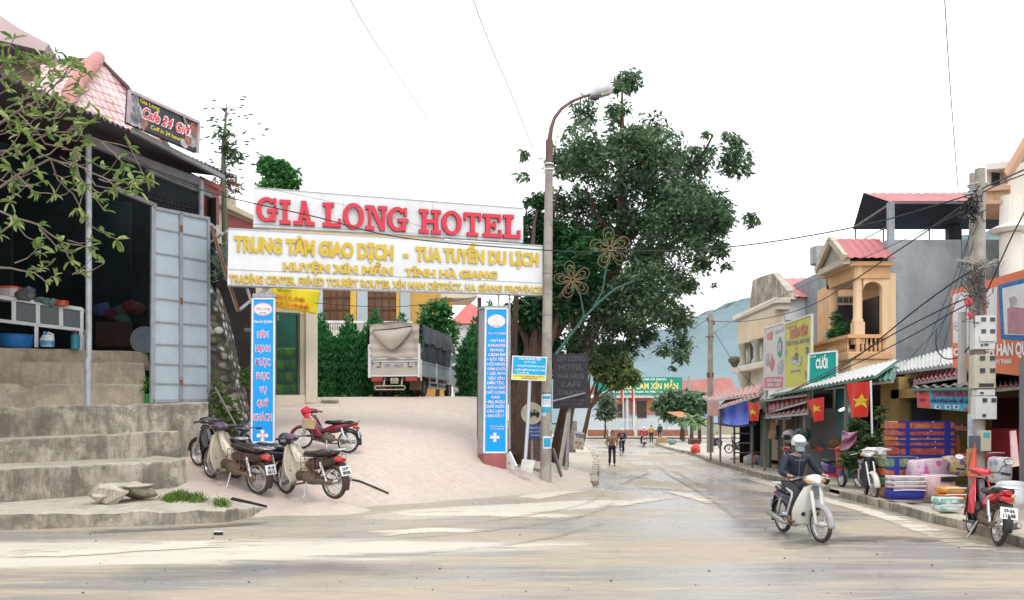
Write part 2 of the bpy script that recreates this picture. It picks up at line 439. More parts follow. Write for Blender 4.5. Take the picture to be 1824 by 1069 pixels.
lip = t.ramp(t.math('ADD', s.outputs[2], t.math('MULTIPLY', n1, .22)), [(.10, .9), (.26, 0)])
c = t.mix(lip, c, t.mix(n2, (.36, .31, .25), (.58, .53, .45)))
t.col(c); t.rough(.62); t.bump(t.math('ADD', t.math('MULTIPLY', bt.outputs['Fac'], -.6), t.math('MULTIPLY', n2, .5)), .3, .02); PAVER = t.m
b = MB(); xs = np.arange(-15, 3.01, .3); ys = np.arange(15.6, 62, .3); idx = {}
_ed = [W(330, 866, 18.3), W(400, 887, 17.2), W(490, 905, 17.6)]
def yard_edge(y): return -.1 - max(0, y - 24.3) * .075
for j, y in enumerate(ys):
 for i, x in enumerate(xs):
  idx[i, j] = len(b.v); b.v.append((x, y, yard_z(x, y)))
for j in range(len(ys) - 1):
 for i in range(len(xs) - 1):
  x, y = xs[i], ys[j]
  if x / y * F + CX > 1046: continue
  if x < -7.2 and y < 18.6: continue
  if (y > 24.6 and x > yard_edge(y) and not (y < 26.2 and x > .5)): continue
  if max(b.v[idx[a, c_]][2] for a in (i, i + 1) for c_ in (j, j + 1)) < -.25: continue
  b.f.append((idx[i, j], idx[i + 1, j], idx[i + 1, j + 1], idx[i, j + 1])); b.mi.append(0)
used = sorted({k for f in b.f for k in f}); rm = {k: n for n, k in enumerate(used)}
b.v = [b.v[k] for k in used]; b.f = [tuple(rm[k] for k in f) for f in b.f]
tag(b.build('courtyard_paving', PAVER, sm=1), kind='structure')
# ---- concrete used for kerbs, steps and pavements
def concrete(name, a, bb, stain=(.10, .09, .075), k=.6, sc_=1.0):
 t = NT(name); n1 = t.noise(wpos(t, (sc_, sc_, sc_)), .9, 6, .65, .4); n2 = t.noise(wpos(t, (3.2 * sc_, 3.2 * sc_, .7 * sc_)), 1.0, 7, .74, .05); n3 = t.noise(wpos(t), 18, 5, .7)
 c = t.mix(t.ramp(n1, [(.32, 0), (.68, 1)]), a, bb)
 c = t.mix(t.ramp(n2, [(.44, 0), (.64, k)]), c, stain)
 n4 = t.noise(wpos(t, (1.5 * sc_, 1.5 * sc_, 1.7 * sc_)), 1.0, 8, .74, .15); c = t.mix(t.ramp(n4, [(.48, 0), (.58, k * .8)]), c, dirt(a, .42))
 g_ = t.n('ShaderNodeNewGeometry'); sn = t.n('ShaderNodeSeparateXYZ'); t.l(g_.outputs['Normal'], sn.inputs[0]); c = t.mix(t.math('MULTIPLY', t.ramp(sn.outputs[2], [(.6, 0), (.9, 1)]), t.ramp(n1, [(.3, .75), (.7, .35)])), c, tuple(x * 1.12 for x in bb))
 c = t.mix(t.ramp(n3, [(.3, .35), (.5, 0)]), c, dirt(a, .6))
 t.col(c); t.rough(.85); t.bump(t.math('ADD', n3, t.math('MULTIPLY', n1, .5)), .5, .03); return t.m
CONC = concrete('weathered concrete', (.29, .25, .20), (.50, .455, .375), k=.88)
CONC_T = concrete('worn concrete tread', (.42, .37, .30), (.56, .51, .43), k=.3)
CONC_U = concrete('tan upper step concrete', (.36, .30, .225), (.52, .45, .35), (.16, .13, .10), .45)
CONC_W = concrete('cream stained step concrete', (.34, .285, .205), (.56, .49, .385), (.10, .085, .065), .8)
PAVE = concrete('dusty pavement concrete', (.38, .34, .28), (.52, .48, .41), (.22, .19, .15), .5)
GREYW = concrete('grey cement render', (.26, .29, .32), (.37, .41, .45), (.17, .18, .19), .45, .35)
# right pavement with broken kerb stones
KB = [(1166, 792), (1186, 800), (1240, 813), (1258, 822), (1296, 833), (1323, 841), (1366, 854), (1399, 861), (1440, 872), (1495, 886), (1566, 904), (1590, 911), (1659, 932), (1731, 947), (1800, 970), (1900, 1000)]
kp = [gp(*p) for p in KB]
kp = kp + [kp[-1] + Vc((.3, -6, 0)), kp[-1] + Vc((.3, -20, 0))]
b = MB()
n = len(kp)
for i in range(n - 1):
 for (o0, o1) in ((.16, 3.2), (3.2, 9), (9, 26)):
  q = []
  for k_, o in ((i, o0), (i, o1), (i + 1, o1), (i + 1, o0)): q.append(kp[k_] + Vc((o, 0, .13 + .02 * (o > 1))))
  b.poly(q)
tag(b.build('right_pavement', PAVE, fx=0), kind='structure')
b = MB(); rg = random.Random(3)
for i in range(n - 1):
 d = kp[i + 1] - kp[i]; m = max(1, int(d.length / 1.1))
 for k in range(m):
  p, q = kp[i] + d * (k / m), kp[i] + d * ((k + 1) / m - .015)
  if KB[min(i, len(KB) - 1)] in ((1399, 861), (1440, 872)) and k % 2: hgt = .03
  else: hgt = .19 + rg.uniform(-.03, .02)
  up = Vc((0, 0, 1)); p2, q2 = p + Vc((.11 + rg.uniform(-.03, .03), 0, hgt / 2 - .03)), q + Vc((.11 + rg.uniform(-.03, .03), 0, hgt / 2 - .03))
  b.bar(p2, q2, .22, hgt + .06)
tag(b.build('right_kerb', CONC, bevel=.025), kind='structure')
# left pavement beside the street, its far corner, and the earth bank under the yard
LB = [(1063, 866), (1063, 853), (1065, 838), (1065, 822), (1061, 812), (1054, 803), (1047, 798), (1038, 794)]
lp = [gp(*p) for p in LB]
b = MB()
for i in range(len(lp) - 1):
 a, c_ = lp[i] + Vc((-.16, 0, .13)), lp[i + 1] + Vc((-.16, 0, .13))
 a2, c2 = a + Vc((-3.4 - .05 * a.y, 0, .12)), c_ + Vc((-3.4 - .05 * c_.y, 0, .12)); b.poly([a, c_, c2, a2])
tag(b.build('left_pavement', PAVE), kind='structure')
b = MB()
for i in range(len(lp) - 1):
 d = lp[i + 1] - lp[i]; m = max(1, int(d.length / 1.0))
 for k in range(m):
  p, q = lp[i] + d * (k / m), lp[i] + d * ((k + 1) / m - .02)
  o = Vc((-.1 + rg.uniform(-.05, .05), 0, .05)); b.bar(p + o, q + o, .24, .24 + rg.uniform(-.04, .02))
tag(b.build('left_kerb', CONC, bevel=.03), kind='structure')
t = NT('bank soil'); n1 = t.noise(wpos(t), 1.4, 6, .7, .6); n2 = t.noise(wpos(t), 9, 5, .7)
t.col(t.mix(t.ramp(n1, [(.35, 0), (.65, 1)]), t.mix(n2, (.12, .085, .06), (.25, .19, .14)), (.33, .28, .21))); t.rough(.95); t.bump(t.math('ADD', n1, n2), .9, .15); BANK = t.m
b = MB()
def bankp(u, v):
 y = 24.2 + v * 34; x0 = yard_edge(y) - .3; z0 = yard_z(x0, y) - .02 if y > 24.5 else yard_z(x0, y) - .1; x1 = x0 + .9 + 2.2 * min(1, v * 3); z1 = road_z(y) + .12
 k = u ** .8; p = Vc((x0 + (x1 - x0) * u, y, z0 + (z1 - z0) * k))
 p += Vc((mno(p * 1.3) * .25, 0, mno(p * 1.1 + Vc((9, 0, 0))) * .14)) * min(1, u * 4)
 return p
b.sheet(bankp, 10, 60)
tag(b.build('earth_bank', BANK, sm=2), kind='structure')
# far cross road verge in front of the ranger station
b = MB(); q = [Vc((2, 97, -.32)), Vc((26, 97, -.32)), Vc((40, 112, -.30)), Vc((-6, 112, -.30))]
b.prism(q, (0, 0, .06)); tag(b.build('far_pavement', PAVE), kind='structure')
# ---- hills, distance haze painted into their base colour
t = NT('wooded hill painted haze'); n1 = t.noise(wpos(t), .05, 8, .75); n2 = t.noise(wpos(t, (1, 1, 1.6)), .012, 5, .6)
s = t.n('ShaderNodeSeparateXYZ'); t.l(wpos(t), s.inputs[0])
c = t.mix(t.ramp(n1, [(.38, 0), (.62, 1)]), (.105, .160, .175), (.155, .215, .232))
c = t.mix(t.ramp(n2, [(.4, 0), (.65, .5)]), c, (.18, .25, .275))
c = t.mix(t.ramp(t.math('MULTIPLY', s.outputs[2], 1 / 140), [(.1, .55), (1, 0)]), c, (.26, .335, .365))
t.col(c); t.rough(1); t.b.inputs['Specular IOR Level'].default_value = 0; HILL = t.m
prof = [(940, 690), (1000, 660), (1110, 618), (1180, 596), (1235, 574), (1262, 562), (1300, 550), (1340, 541), (1420, 522), (1500, 500), (1600, 472), (1700, 440), (1760, 424), (1800, 398), (1850, 385), (1950, 400), (2100, 470), (2300, 560)]
def hp(px):
 for (a, ya), (c_, yc) in zip(prof, prof[1:]):
  if a <= px <= c_:
   u = (px - a) / (c_ - a); u = u * u * (3 - 2 * u) * .5 + u * .5; return ya + (yc - ya) * u
 return prof[-1][1]
b = MB()
def hill(u, v):
 px = 940 + u * 1360; top = W(px, hp(px), 640); Yn = 330
 z = top.z * (sin(v * math.pi / 2) ** 1.1); Y = Yn + (640 - Yn) * v
 x = XY(px, 640) * (.62 + .38 * v)
 p = Vc((x, Y, z))
 a = mno(p * .022) * 7 + mno(p * .07) * 4 + mno(p * .2) * 2.2
 return p + Vc((0, -a * 2 * v, a * .55 * min(1, v * 3)))
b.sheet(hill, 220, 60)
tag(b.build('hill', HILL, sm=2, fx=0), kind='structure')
# ---- silt, puddle and tyre-mark sheets lying on the road
def film(name, col, rough, thr, soft=.12, nsc=(1.2, 3.5, 1), opac=1.0, rot=-8):
 t = NT(name); uv = t.n('ShaderNodeTexCoord'); s = t.n('ShaderNodeSeparateXYZ'); t.l(uv.outputs['UV'], s.inputs[0])
 edge = t.math('MULTIPLY', t.math('MULTIPLY', s.outputs[1], t.math('SUBTRACT', 1, s.outputs[1])), 4.0)
 ends = t.math('MULTIPLY', t.math('MULTIPLY', s.outputs[0], t.math('SUBTRACT', 1, s.outputs[0])), 4.0)
 n_ = t.noise(wpos(t, nsc, (0, 0, R(rot))), 1.0, 8, .74, .4); g = t.noise(wpos(t), 20, 4, .7)
 f = t.math('ADD', t.math('MULTIPLY', n_, .75), t.math('MULTIPLY', t.math('MINIMUM', edge, ends), .42))
 a = t.math('MULTIPLY', t.ramp(f, [(thr, 0), (thr + soft, 1)]), opac)
 t.col(t.mix(g, dirt(col, .82), tuple(min(.9, x * 1.12) for x in col))); t.rough(rough)
 tr = t.n('ShaderNodeBsdfTransparent'); mx = t.n('ShaderNodeMixShader'); t.l(a, mx.inputs[0]); t.l(tr.outputs[0], mx.inputs[1]); t.l(t.b.outputs[0], mx.inputs[2]); t.l(mx.outputs[0], t.out.inputs[0]); return t.m
SILT = film('dried silt', (.60, .545, .455), .8, .60); DAMP = film('damp mud', (.19, .165, .135), .35, .62, .14, (1.4, 4, 1), .8); WETF = film('wet film', (.25, .25, .255), .16, .58, .3, (.9, 1.8, 1), .5); TRACK = film('tyre mark', (.25, .222, .185), .5, .60, .26, (1.6, 1.6, 1), .5)
_lift = [0]
def strip(path, w_, mat, name):
 P = [gp(*p) for p in path]; out = []
 for i in range(len(P) - 1):
  p0, p1, p2, p3 = P[max(0, i - 1)], P[i], P[i + 1], P[min(len(P) - 1, i + 2)]
  for k in range(6): u = k / 6; out.append(.5 * ((2 * p1) + (p2 - p0) * u + (2 * p0 - 5 * p1 + 4 * p2 - p3) * u * u + (3 * p1 - p0 - 3 * p2 + p3) * u ** 3))
 out.append(P[-1]); _lift[0] += 1; z = .004 + .0012 * _lift[0]; b = MB(); uvs = []
 for i, p in enumerate(out):
  d = (out[min(i + 1, len(out) - 1)] - out[max(i - 1, 0)]); d.z = 0; d.normalize(); sd = Vc((-d.y, d.x, 0)); u = i / (len(out) - 1)
  for v in (0, .5, 1): q = p + sd * (v - .5) * w_; b.v.append((q.x, q.y, road_z(q.y) + z)); uvs.append((u, v))
 for i in range(len(out) - 1):
  for k in range(2): b.f.append((i * 3 + k, i * 3 + k + 1, i * 3 + k + 4, i * 3 + k + 3)); b.mi.append(0)
 o = b.build(name, mat, fx=0); uv = o.data.uv_layers.new(name='UVMap')
 for l in o.data.loops: uv.data[l.index].uv = uvs[l.vertex_index]
 return tag(o, kind='structure')
strip([(560, 925), (700, 918), (850, 915), (1000, 918), (1080, 905)], 1.5, SILT, 'road_silt'); strip([(640, 955), (760, 945), (900, 948)], 1.0, SILT, 'road_silt'); strip([(900, 895), (980, 880), (1060, 868)], 1.6, SILT, 'road_silt'); strip([(1060, 905), (1130, 895), (1200, 885)], .9, SILT, 'road_silt')
strip([(1240, 818), (1330, 850), (1440, 882), (1560, 915), (1700, 962), (1850, 1015)], .8, SILT, 'road_silt'); strip([(-60, 985), (120, 985), (330, 972), (560, 962)], 1.3, SILT, 'road_silt'); strip([(1170, 870), (1230, 885), (1300, 905)], .7, SILT, 'road_silt')
strip([(20, 950), (250, 945), (430, 935), (560, 925)], .7, DAMP, 'road_mud'); strip([(1330, 985), (1470, 965), (1620, 960), (1760, 985)], .9, DAMP, 'road_mud');
strip([(1180, 830), (1260, 860), (1330, 895), (1390, 940), (1430, 1000)], 2.6, WETF, 'road_wet_film'); strip([(1090, 868), (1180, 872), (1270, 880)], 1.6, WETF, 'road_wet_film'); strip([(100, 1030), (500, 1015), (900, 1020)], 1.6, WETF, 'road_wet_film')
for P_ in ([(1090, 872), (1120, 858), (1150, 846), (1165, 838)], [(1100, 866), (1135, 851), (1160, 842)], [(1195, 838), (1215, 848), (1250, 866), (1300, 885)], [(1185, 842), (1200, 852), (1235, 870), (1285, 892)], [(1150, 812), (1190, 845), (1280, 900), (1400, 990)], [(300, 960), (620, 950), (900, 925), (1050, 895), (1095, 860)], [(300, 975), (640, 965), (940, 938), (1080, 905), (1120, 865)], [(200, 1010), (700, 990), (1000, 955), (1140, 905)]): strip(P_, .22, TRACK, 'road_tyre_mark')
rg = random.Random(31); 
PEB = M('pebble stone', (.13, .115, .10), .9, 0, .4, 9)
b = MB()
for _ in range(110):
 px, py = rg.uniform(60, 1760), rg.uniform(900, 1060)
 if py < 945 and px < 600: continue
 p = gp(px, py); s_ = rg.choice((.005, .006, .008, .010, .015)); b.blob(p + Vc((0, 0, s_ * .5)), (s_ * 1.2, s_, s_ * .8), rg.randrange(99), .4, 1)
tag(b.build('gravel', PEB, fx=0), kind='stuff')
# shared paints
STEEL = M('galvanised steel', (.42, .44, .46), .45, .6, .2, 4, grime=.5, grimecol=(.23, .16, .11))
RUST = M('rusty iron', (.22, .10, .06), .8, .2, .4, 8, bump=.3)
DARKM = M('interior shade plaster', (.0045, .012, .014), .9, 0, .3, .8)  # near-black wall colour paints in the shade of the open hall
WHITEP = M('white painted metal', (.72, .74, .76), .4, 0, .08, 2, grime=.25, grimecol=(.45, .42, .38))
BLACKP = M('black plastic', (.018, .018, .02), .45, 0, .3, 8)
RUBBER = M('tyre rubber', (.035, .032, .03), .85, 0, .3, 12, grime=.6, grimecol=(.20, .165, .125))
CHROME = M('chrome', (.62, .62, .62), .22, .95, .1, 6)
ALU = M('dull aluminium', (.45, .45, .44), .42, .8, .2, 6, grime=.35, grimecol=(.25, .2, .15))
# kerb platform and concrete steps in front of the cafe
KBP = Plane(20, 14.7, 480, 17.5)
def slab(pl, pts, depth, extra=None):
 f = pl.poly(pts); b = MB(); b.prism(f, -pl.n * depth); return b
bot = [(-260, 958), (20, 944), (110, 941), (200, 938), (300, 935), (400, 931), (450, 921), (484, 911)]; topy = [926, 914, 912.5, 911, 909.5, 908, 905, 907]
backp = [W(-260, 912, 15.6), W(20, 894, 16.35), W(110, 887, 17.0), W(200, 880, 17.5), W(333, 866, 18.6), W(372, 878, 17.7), W(430, 893, 17.25), W(488, 906, 17.6)]
b = MB(); fr_b = [gp(*p) for p in bot]; fr_t_ = []
for p, ty in zip(fr_b, topy): q = W(CX + p.x / p.y * F, ty, p.y); fr_t_.append(Vc((p.x, p.y, q.z)))
NS = 6
def pts_between(A, n_): 
 out = []
 for i in range(len(A) - 1):
  for k in range(n_): out.append(lerp_(A[i], A[i + 1], k / n_))
 return out + [A[-1]]
def lerp_(a, b_, t_): return a * (1 - t_) + b_ * t_
FB, FT, BK = pts_between(fr_b, NS), pts_between(fr_t_, NS), pts_between(backp, NS)
for i in range(len(FB)):
 k = mno(FB[i] * 2.3) * .05 + mno(FB[i] * 7) * .025; FT[i] = FT[i] + Vc((0, 0, k * .7)); 
rows_ = [[p - Vc((0, 0, .3)) for p in FB], FB, [p + Vc((0, .03, -.03 + mno(p * 5) * .02)) for p in FT], [p + Vc((0, .09, 0)) for p in FT], [lerp_(a_, c_, .5) + Vc((0, 0, mno(a_ * 3) * .02)) for a_, c_ in zip(FT, BK)], BK, [p + Vc((0, .3, -.4)) for p in BK]]
m_ = len(FB); b.v = [tuple(p) for r_ in rows_ for p in r_]; b.f = [(j * m_ + i, j * m_ + i + 1, (j + 1) * m_ + i + 1, (j + 1) * m_ + i) for j in range(len(rows_) - 1) for i in range(m_ - 1)]; b.mi = [0] * len(b.f)
tag(b.build('kerb_platform', CONC), kind='structure')
st = thing('concrete_steps', 'tall weathered concrete steps climbing to the open cafe doorway', 'steps', W(120, 930, 16.5))
def step(Yl, Yr, pts, depth, mats, pxr, name='step'):
 """one cast step: top edge chipped and worn, faces uneven; last two points are its foot"""
 pl = Plane(0, Yl, pxr, Yr); top = pl.poly(pts[:-2]); fr2, fl2 = pl.poly(pts[-2:]); T = []
 for a_, c_ in zip(top, top[1:]):
  n_ = max(2, int((c_ - a_).length / .10))
  for k in range(n_): T.append(a_ * (1 - k / n_) + c_ * (k / n_))
 T.append(top[-1]); m_ = len(T); nn = pl.n; rows = []
 def jit(p, s1, s2): return mno(p * 1.3) * s1 + mno(p * 6) * s2
 for fz, off, dz in ((0, 0, 0), (.33, 0, 0), (.66, 0, 0), (1, 0, -.05), (1, -.018, -.016), (1, -.07, 0)):
  r_ = []
  for i, p in enumerate(T):
   u = i / (m_ - 1); q = (fl2 * (1 - u) + fr2 * u) * (1 - fz) + p * fz + nn * off + Vc((0, 0, dz))
   chip = max(0, mno(p * 2.1 + Vc((7, 0, 0))) - .28) * .22 if fz == 1 else 0
   r_.append(q + nn * (jit(q, .03, .012) - chip * .6) + Vc((0, 0, jit(q + Vc((3, 0, 0)), .02, .01) - chip if fz == 1 else 0)))
  rows.append(r_)
 rows.append([p - nn * depth for p in T]); b = MB(); b.v = [tuple(p) for r_ in rows for p in r_]
 b.f = [(j * m_ + i, j * m_ + i + 1, (j + 1) * m_ + i + 1, (j + 1) * m_ + i) for j in range(len(rows) - 1) for i in range(m_ - 1)]
 k0 = len(b.v); b.v.append(tuple(fr2 - nn * depth)); b.f.append(tuple(j * m_ + m_ - 1 for j in range(len(rows))) + (k0,)); b.mi = [0] * len(b.f)
 return b.build(name, mats, st, wd=1)
step(16.3, 18.6, [(-300, 846), (0, 834), (110, 830), (240, 824), (331, 817), (333, 905), (-300, 965)], 6.5, CONC, 330)
step(18.0, 20.4, [(-300, 790), (0, 782), (130, 777), (274, 768), (318, 768), (318, 840), (-300, 855)], 5.5, CONC, 318)
step(19.2, 21.0, [(-300, 728), (0, 725), (180, 721), (371, 716), (371, 850), (-300, 850)], 7.5, CONC, 370)
step(20.0, 21.6, [(-300, 683), (0, 683), (256, 684), (262, 730), (-300, 730)], 5.5, CONC_U, 256)
step(20.5, 22.1, [(-300, 640), (0, 643), (256, 647), (262, 690), (-300, 690)], 5.0, CONC_U, 256)
step(21.0, 22.6, [(-300, 612), (0, 619), (130, 622), (262, 627), (268, 660), (-300, 660)], 8.0, CONC_U, 256)
# rubble block, grass, litter
b = MB(); rg = random.Random(21)
def rock(b, c, r_, seed, flat=1.0):
 rg = random.Random(seed); bm = bmesh.new()
 for _ in range(22):
  d = Vc((rg.gauss(0, 1), rg.gauss(0, 1), rg.gauss(0, 1))).normalized(); bm.verts.new(Vc((d.x * r_[0], d.y * r_[1], d.z * r_[2])) * rg.uniform(.8, 1.1))
 h = bmesh.ops.convex_hull(bm, input=bm.verts); bmesh.ops.delete(bm, geom=[v for v in bm.verts if not v.link_faces], context='VERTS'); bm.verts.index_update()
 b.add([Vc(c) + v.co for v in bm.verts], [tuple(v.index for v in f.verts) for f in bm.faces]); bm.free()
rock(b, W(196, 880, 16.2), (.40, .3, .22), 2); rock(b, W(240, 876, 16.5), (.46, .32, .20), 5); rock(b, W(222, 866, 16.4), (.58, .3, .08), 8); rock(b, W(176, 886, 16.0), (.16, .15, .10), 9)
tag(b.build('broken_concrete_block', CONC, bevel=.02), 'broken lump of concrete leaning on the lowest cafe step', 'rubble')
GRASS = leaf_mat('grass blades', (.06, .11, .018), (.115, .20, .035), (.22, .31, .07), .3)
b = MB(); rg = random.Random(4)
for (x, y, rx, n_) in ((322, 882, 34, 620), (352, 886, 18, 240), (394, 893, 16, 240), (300, 886, 14, 160)):
 for _ in range(n_):
  px = x + rg.gauss(0, .42) * rx; py = y + rg.gauss(0, .4) * 7; p = W(px, py, 16.6 + (885 - py) * .04); p.z -= .05
  hh = rg.uniform(.05, .24) * (.5 + .9 * abs(mno(p * 4))) * (1 - abs(px - x) / rx * .45); a = rg.uniform(0, 6.28); d = Vc((cos(a), sin(a), 0))
  b.add([p - d * .015, p + d * .015, p + Vc((rg.gauss(0, .07), rg.gauss(0, .07), hh))], [(0, 1, 2)])
tag(b.build('grass', GRASS, fx=0), kind='stuff')
b = MB(); p = gp(389, 953); b.box(p + Vc((0, 0, .03)), (.14, .06, .05)); b.mat(1).box(p + Vc((.01, -.02, .06)), (.15, .05, .012))
tag(b.build('litter_packet', [BLACKP, WHITEP]), 'small black and white scrap lying on the mud by the kerb', 'litter')
b = MB(); pts = [yard_pt(px, py) + Vc((0, 0, .03)) for px, py in ((590, 846), (615, 855), (640, 861), (668, 871), (692, 884))]
b.tube(pts, .022, 6); tag(b.build('rubber_hose', BLACKP, sm=1), 'thin black hose lying across the pink pavers behind a parked motorbike', 'hose')
# cafe building
cafe = thing('cafe_building', 'dark open-fronted cafe hall under corrugated eaves at the top of the steps', 'building', W(150, 745, 25))
E1 = W(419, 316, 23.5); E0 = W(-60, 103, 15.75); E0.z = E1.z
ed = (E1 - E0); perp = Vc((-ed.y, ed.x, 0)).normalized()
CORR = M('corrugated sheet underside', (.10, .085, .105), .7, .1, .3, 1.2, grime=.5, grimecol=(.06, .04, .04))
b = MB()
NC = 220
def corr(u, v):
 p = E0 + ed * u + perp * (7.5 * v) + Vc((0, 0, 1.5 * v)); p.z += .035 * sin(u * NC * math.pi / 2.2); return p
b.sheet(corr, NC * 2, 6)
b.build('eave_roof', CORR, cafe, wd=1, solid=.02, fx=0)
def wbar(pts, w, h, name, mat, parent, **k):
 b = MB()
 for (p, q) in zip(pts, pts[1:]): b.bar(p, q, w, h)
 return b.build(name, mat, parent, wd=1, **k)
BEAMG = M('grey painted beam', (.26, .26, .28), .6, 0, .3, 2, grime=.4)
wbar([W(150, 247, 19.6), W(224, 277, 20.6), W(356, 325, 23.0)], .14, .2, 'eave_beam', BEAMG, cafe)
wbar([W(236, 232, 19.6), W(398, 316, 22.9)], .1, .12, 'eave_purlin', BEAMG, cafe)
wbar([W(262, 300, 21.4), W(375, 348, 23.6)], .12, .16, 'lintel', BEAMG, cafe)
wbar([W(205, 336, 20.8), W(278, 367, 21.6)], .1, .1, 'lintel', BEAMG, cafe)
b = MB(); b.tube([W(157, 724, 19.7), W(157, 640, 19.7), W(158, 640, 19.7), W(158, 240, 19.7)], [.075, .075, .068, .068], 12)
POSTM = M('peeling painted post', (.40, .43, .46), .5, .2, .25, 3, grime=.8, grimecol=(.17, .11, .09))
tag(b.build('steel_post', POSTM, sm=1), 'slim peeling round post standing on the steps and carrying the eaves', 'post')
b = MB(); b.tube([W(358, 388, 23.0), W(358, 322, 23.0)], .07, 10); b.build('corner_post', POSTM, cafe, sm=1, wd=1)
REDW = M('dull red sheet', (.26, .07, .065), .6, 0, .25, 2)
b = MB(); b.prism([W(362, 326, 23.3), W(388, 338, 24.2), W(388, 400, 24.2), W(362, 392, 23.3)], (0, .1, 0)); b.build('red_panel', REDW, cafe, wd=1)
b = MB(); b.prism([W(355, 322, 23.1), W(398, 342, 24.4), W(398, 334, 24.4), W(355, 312, 23.1)], (0, .12, 0)); b.build('fascia_board', REDW, cafe, wd=1)
GRI = M('grille iron', (.045, .035, .05), .6, .3, .2, 5)
b = MB(); gpl = Plane(262, 21.6, 356, 23.2)
for i in range(16):
 px = 264 + i * 6; y0 = 305 + (px - 262) * .40; y1 = 362 + (px - 262) * .22
 b.bar(gpl.pt(px, y0), gpl.pt(px, y1), .025, .025)
for k in (.12, .8):
 b.bar(gpl.pt(262, 305 + 57 * k), gpl.pt(356, 342 + 41 * k), .03, .03)
for i in range(9):
 px = 272 + i * 10; b.torus(gpl.pt(px, 352 + (px - 262) * .22), .06, .012, 'y', 10, 4)
b.build('window_grille', GRI, cafe, wd=1)
# room: back wall, right end wall, left wall, floor slab
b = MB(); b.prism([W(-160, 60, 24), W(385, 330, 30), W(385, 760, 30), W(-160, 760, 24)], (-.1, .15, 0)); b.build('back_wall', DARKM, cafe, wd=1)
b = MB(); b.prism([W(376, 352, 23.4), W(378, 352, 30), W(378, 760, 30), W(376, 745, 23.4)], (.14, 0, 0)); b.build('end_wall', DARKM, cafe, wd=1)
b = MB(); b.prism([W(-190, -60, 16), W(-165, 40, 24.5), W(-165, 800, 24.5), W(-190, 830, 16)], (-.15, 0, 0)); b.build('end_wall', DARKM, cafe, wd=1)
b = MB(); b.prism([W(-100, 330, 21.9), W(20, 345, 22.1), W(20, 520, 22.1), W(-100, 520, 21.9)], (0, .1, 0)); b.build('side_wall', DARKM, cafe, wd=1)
TEAL = M('teal plaster in shade', (.004, .020, .023), .9, 0, .5, .5)  # teal darkened so the colour itself carries the room's shade
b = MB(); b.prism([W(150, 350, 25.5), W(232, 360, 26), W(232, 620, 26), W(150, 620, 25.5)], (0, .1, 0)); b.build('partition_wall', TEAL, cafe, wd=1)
# folding iron door
dr = MB(); DP = Plane(271, 21.25, 374, 22.55)
DOORM = M('pale blue-grey door sheet', (.40, .47, .53), .45, .15, .10, 1.6, grime=.3, grimecol=(.34, .33, .32))
FR = M('door frame steel', (.30, .33, .36), .5, .3, .2, 4, grime=.5, grimecol=(.22, .14, .11))
dr.prism(DP.poly([(273, 371), (373, 391), (373, 715), (273, 717)]), -DP.n * .04)
door = dr.build('door', DOORM, cafe, wd=1)
b = MB()
def seg(a, c_, w=.07, o=.02): b.bar(DP.pt(*a, off=o), DP.pt(*c_, off=o), w, .07, up=DP.n)
seg((273, 369), (271, 718), .11); seg((322, 379), (322, 717), .09); seg((371, 389), (372, 715), .07); seg((272, 370), (373, 390), .08); seg((271, 715), (373, 713), .08)
b.build('door_frame', FR, door, wd=1)
L0 = [406, 450, 488, 531, 573, 613, 648, 683]; L1 = [424, 465, 501, 542, 580, 617, 652, 686]
for a, c_ in zip(L0, L1):
 b = MB(); b.bar(DP.pt(276, a, .012), DP.pt(320, a + (c_ - a) * .45, .012), .035, .03, up=DP.n); b.build('panel_rail', FR, door, wd=1)
 b = MB(); b.bar(DP.pt(324, a + (c_ - a) * .52, .012), DP.pt(370, c_, .012), .035, .03, up=DP.n); b.build('panel_rail', FR, door, wd=1)
for py in (407, 536, 682):
 b = MB(); b.box(DP.pt(323, py, .06), (.07, .05, .16)); b.build('hinge', RUST, door, wd=1, bevel=.01)
# red-and-white tiled roof above the eaves
t = NT('faded red roof tiles'); bt = t.n('ShaderNodeTexBrick'); tcn = t.n('ShaderNodeTexCoord'); t.l(tcn.outputs['UV'], bt.inputs['Vector'])
bt.inputs['Scale'].default_value = 1; bt.inputs['Brick Width'].default_value = .30; bt.inputs['Row Height'].default_value = .33; bt.inputs['Mortar Size'].default_value = .035
bt.inputs['Color1'].default_value = (.66, .50, .48, 1); bt.inputs['Color2'].default_value = (.60, .40, .38, 1); bt.inputs['Mortar'].default_value = (.38, .15, .15, 1)
nz_ = t.noise(wpos(t), 1.2, 5, .6); t.col(t.mix(t.ramp(nz_, [(.4, 0), (.7, .6)]), bt.outputs['Color'], (.74, .66, .64))); t.rough(.6); t.bump(bt.outputs['Fac'], .8, -.05); TILE = t.m
def uvpoly(pts, udir, name, mat, parent, sub=1):
 b = MB(); b.poly(pts); o = b.build(name, mat, parent, wd=1, fx=0)
 uv = o.data.uv_layers.new(name='UVMap'); u = Vc(udir).normalized(); nn = (Vc(pts[1]) - Vc(pts[0])).cross(Vc(pts[2]) - Vc(pts[0])).normalized(); v = nn.cross(u)
 for li, l in enumerate(o.data.loops):
  p = Vc(pts[l.vertex_index]); uv.data[li].uv = (p.dot(u), p.dot(v))
 return o
ap = W(178, 106, 27.0); hp0 = W(118, 210, 23.0)
tr = uvpoly([W(20, 113, 25.5), ap, hp0, W(-60, 215, 21.5)], ap - W(20, 113, 25.5), 'tile_roof', TILE, cafe)
tr2 = uvpoly([ap, W(227, 155, 27.3), W(300, 262, 27.4), hp0], W(300, 262, 27.4) - hp0, 'tile_roof', TILE, cafe)
RIDGE = M('salmon ridge cap', (.50, .22, .19), .6, 0, .25, 2, bump=.2)
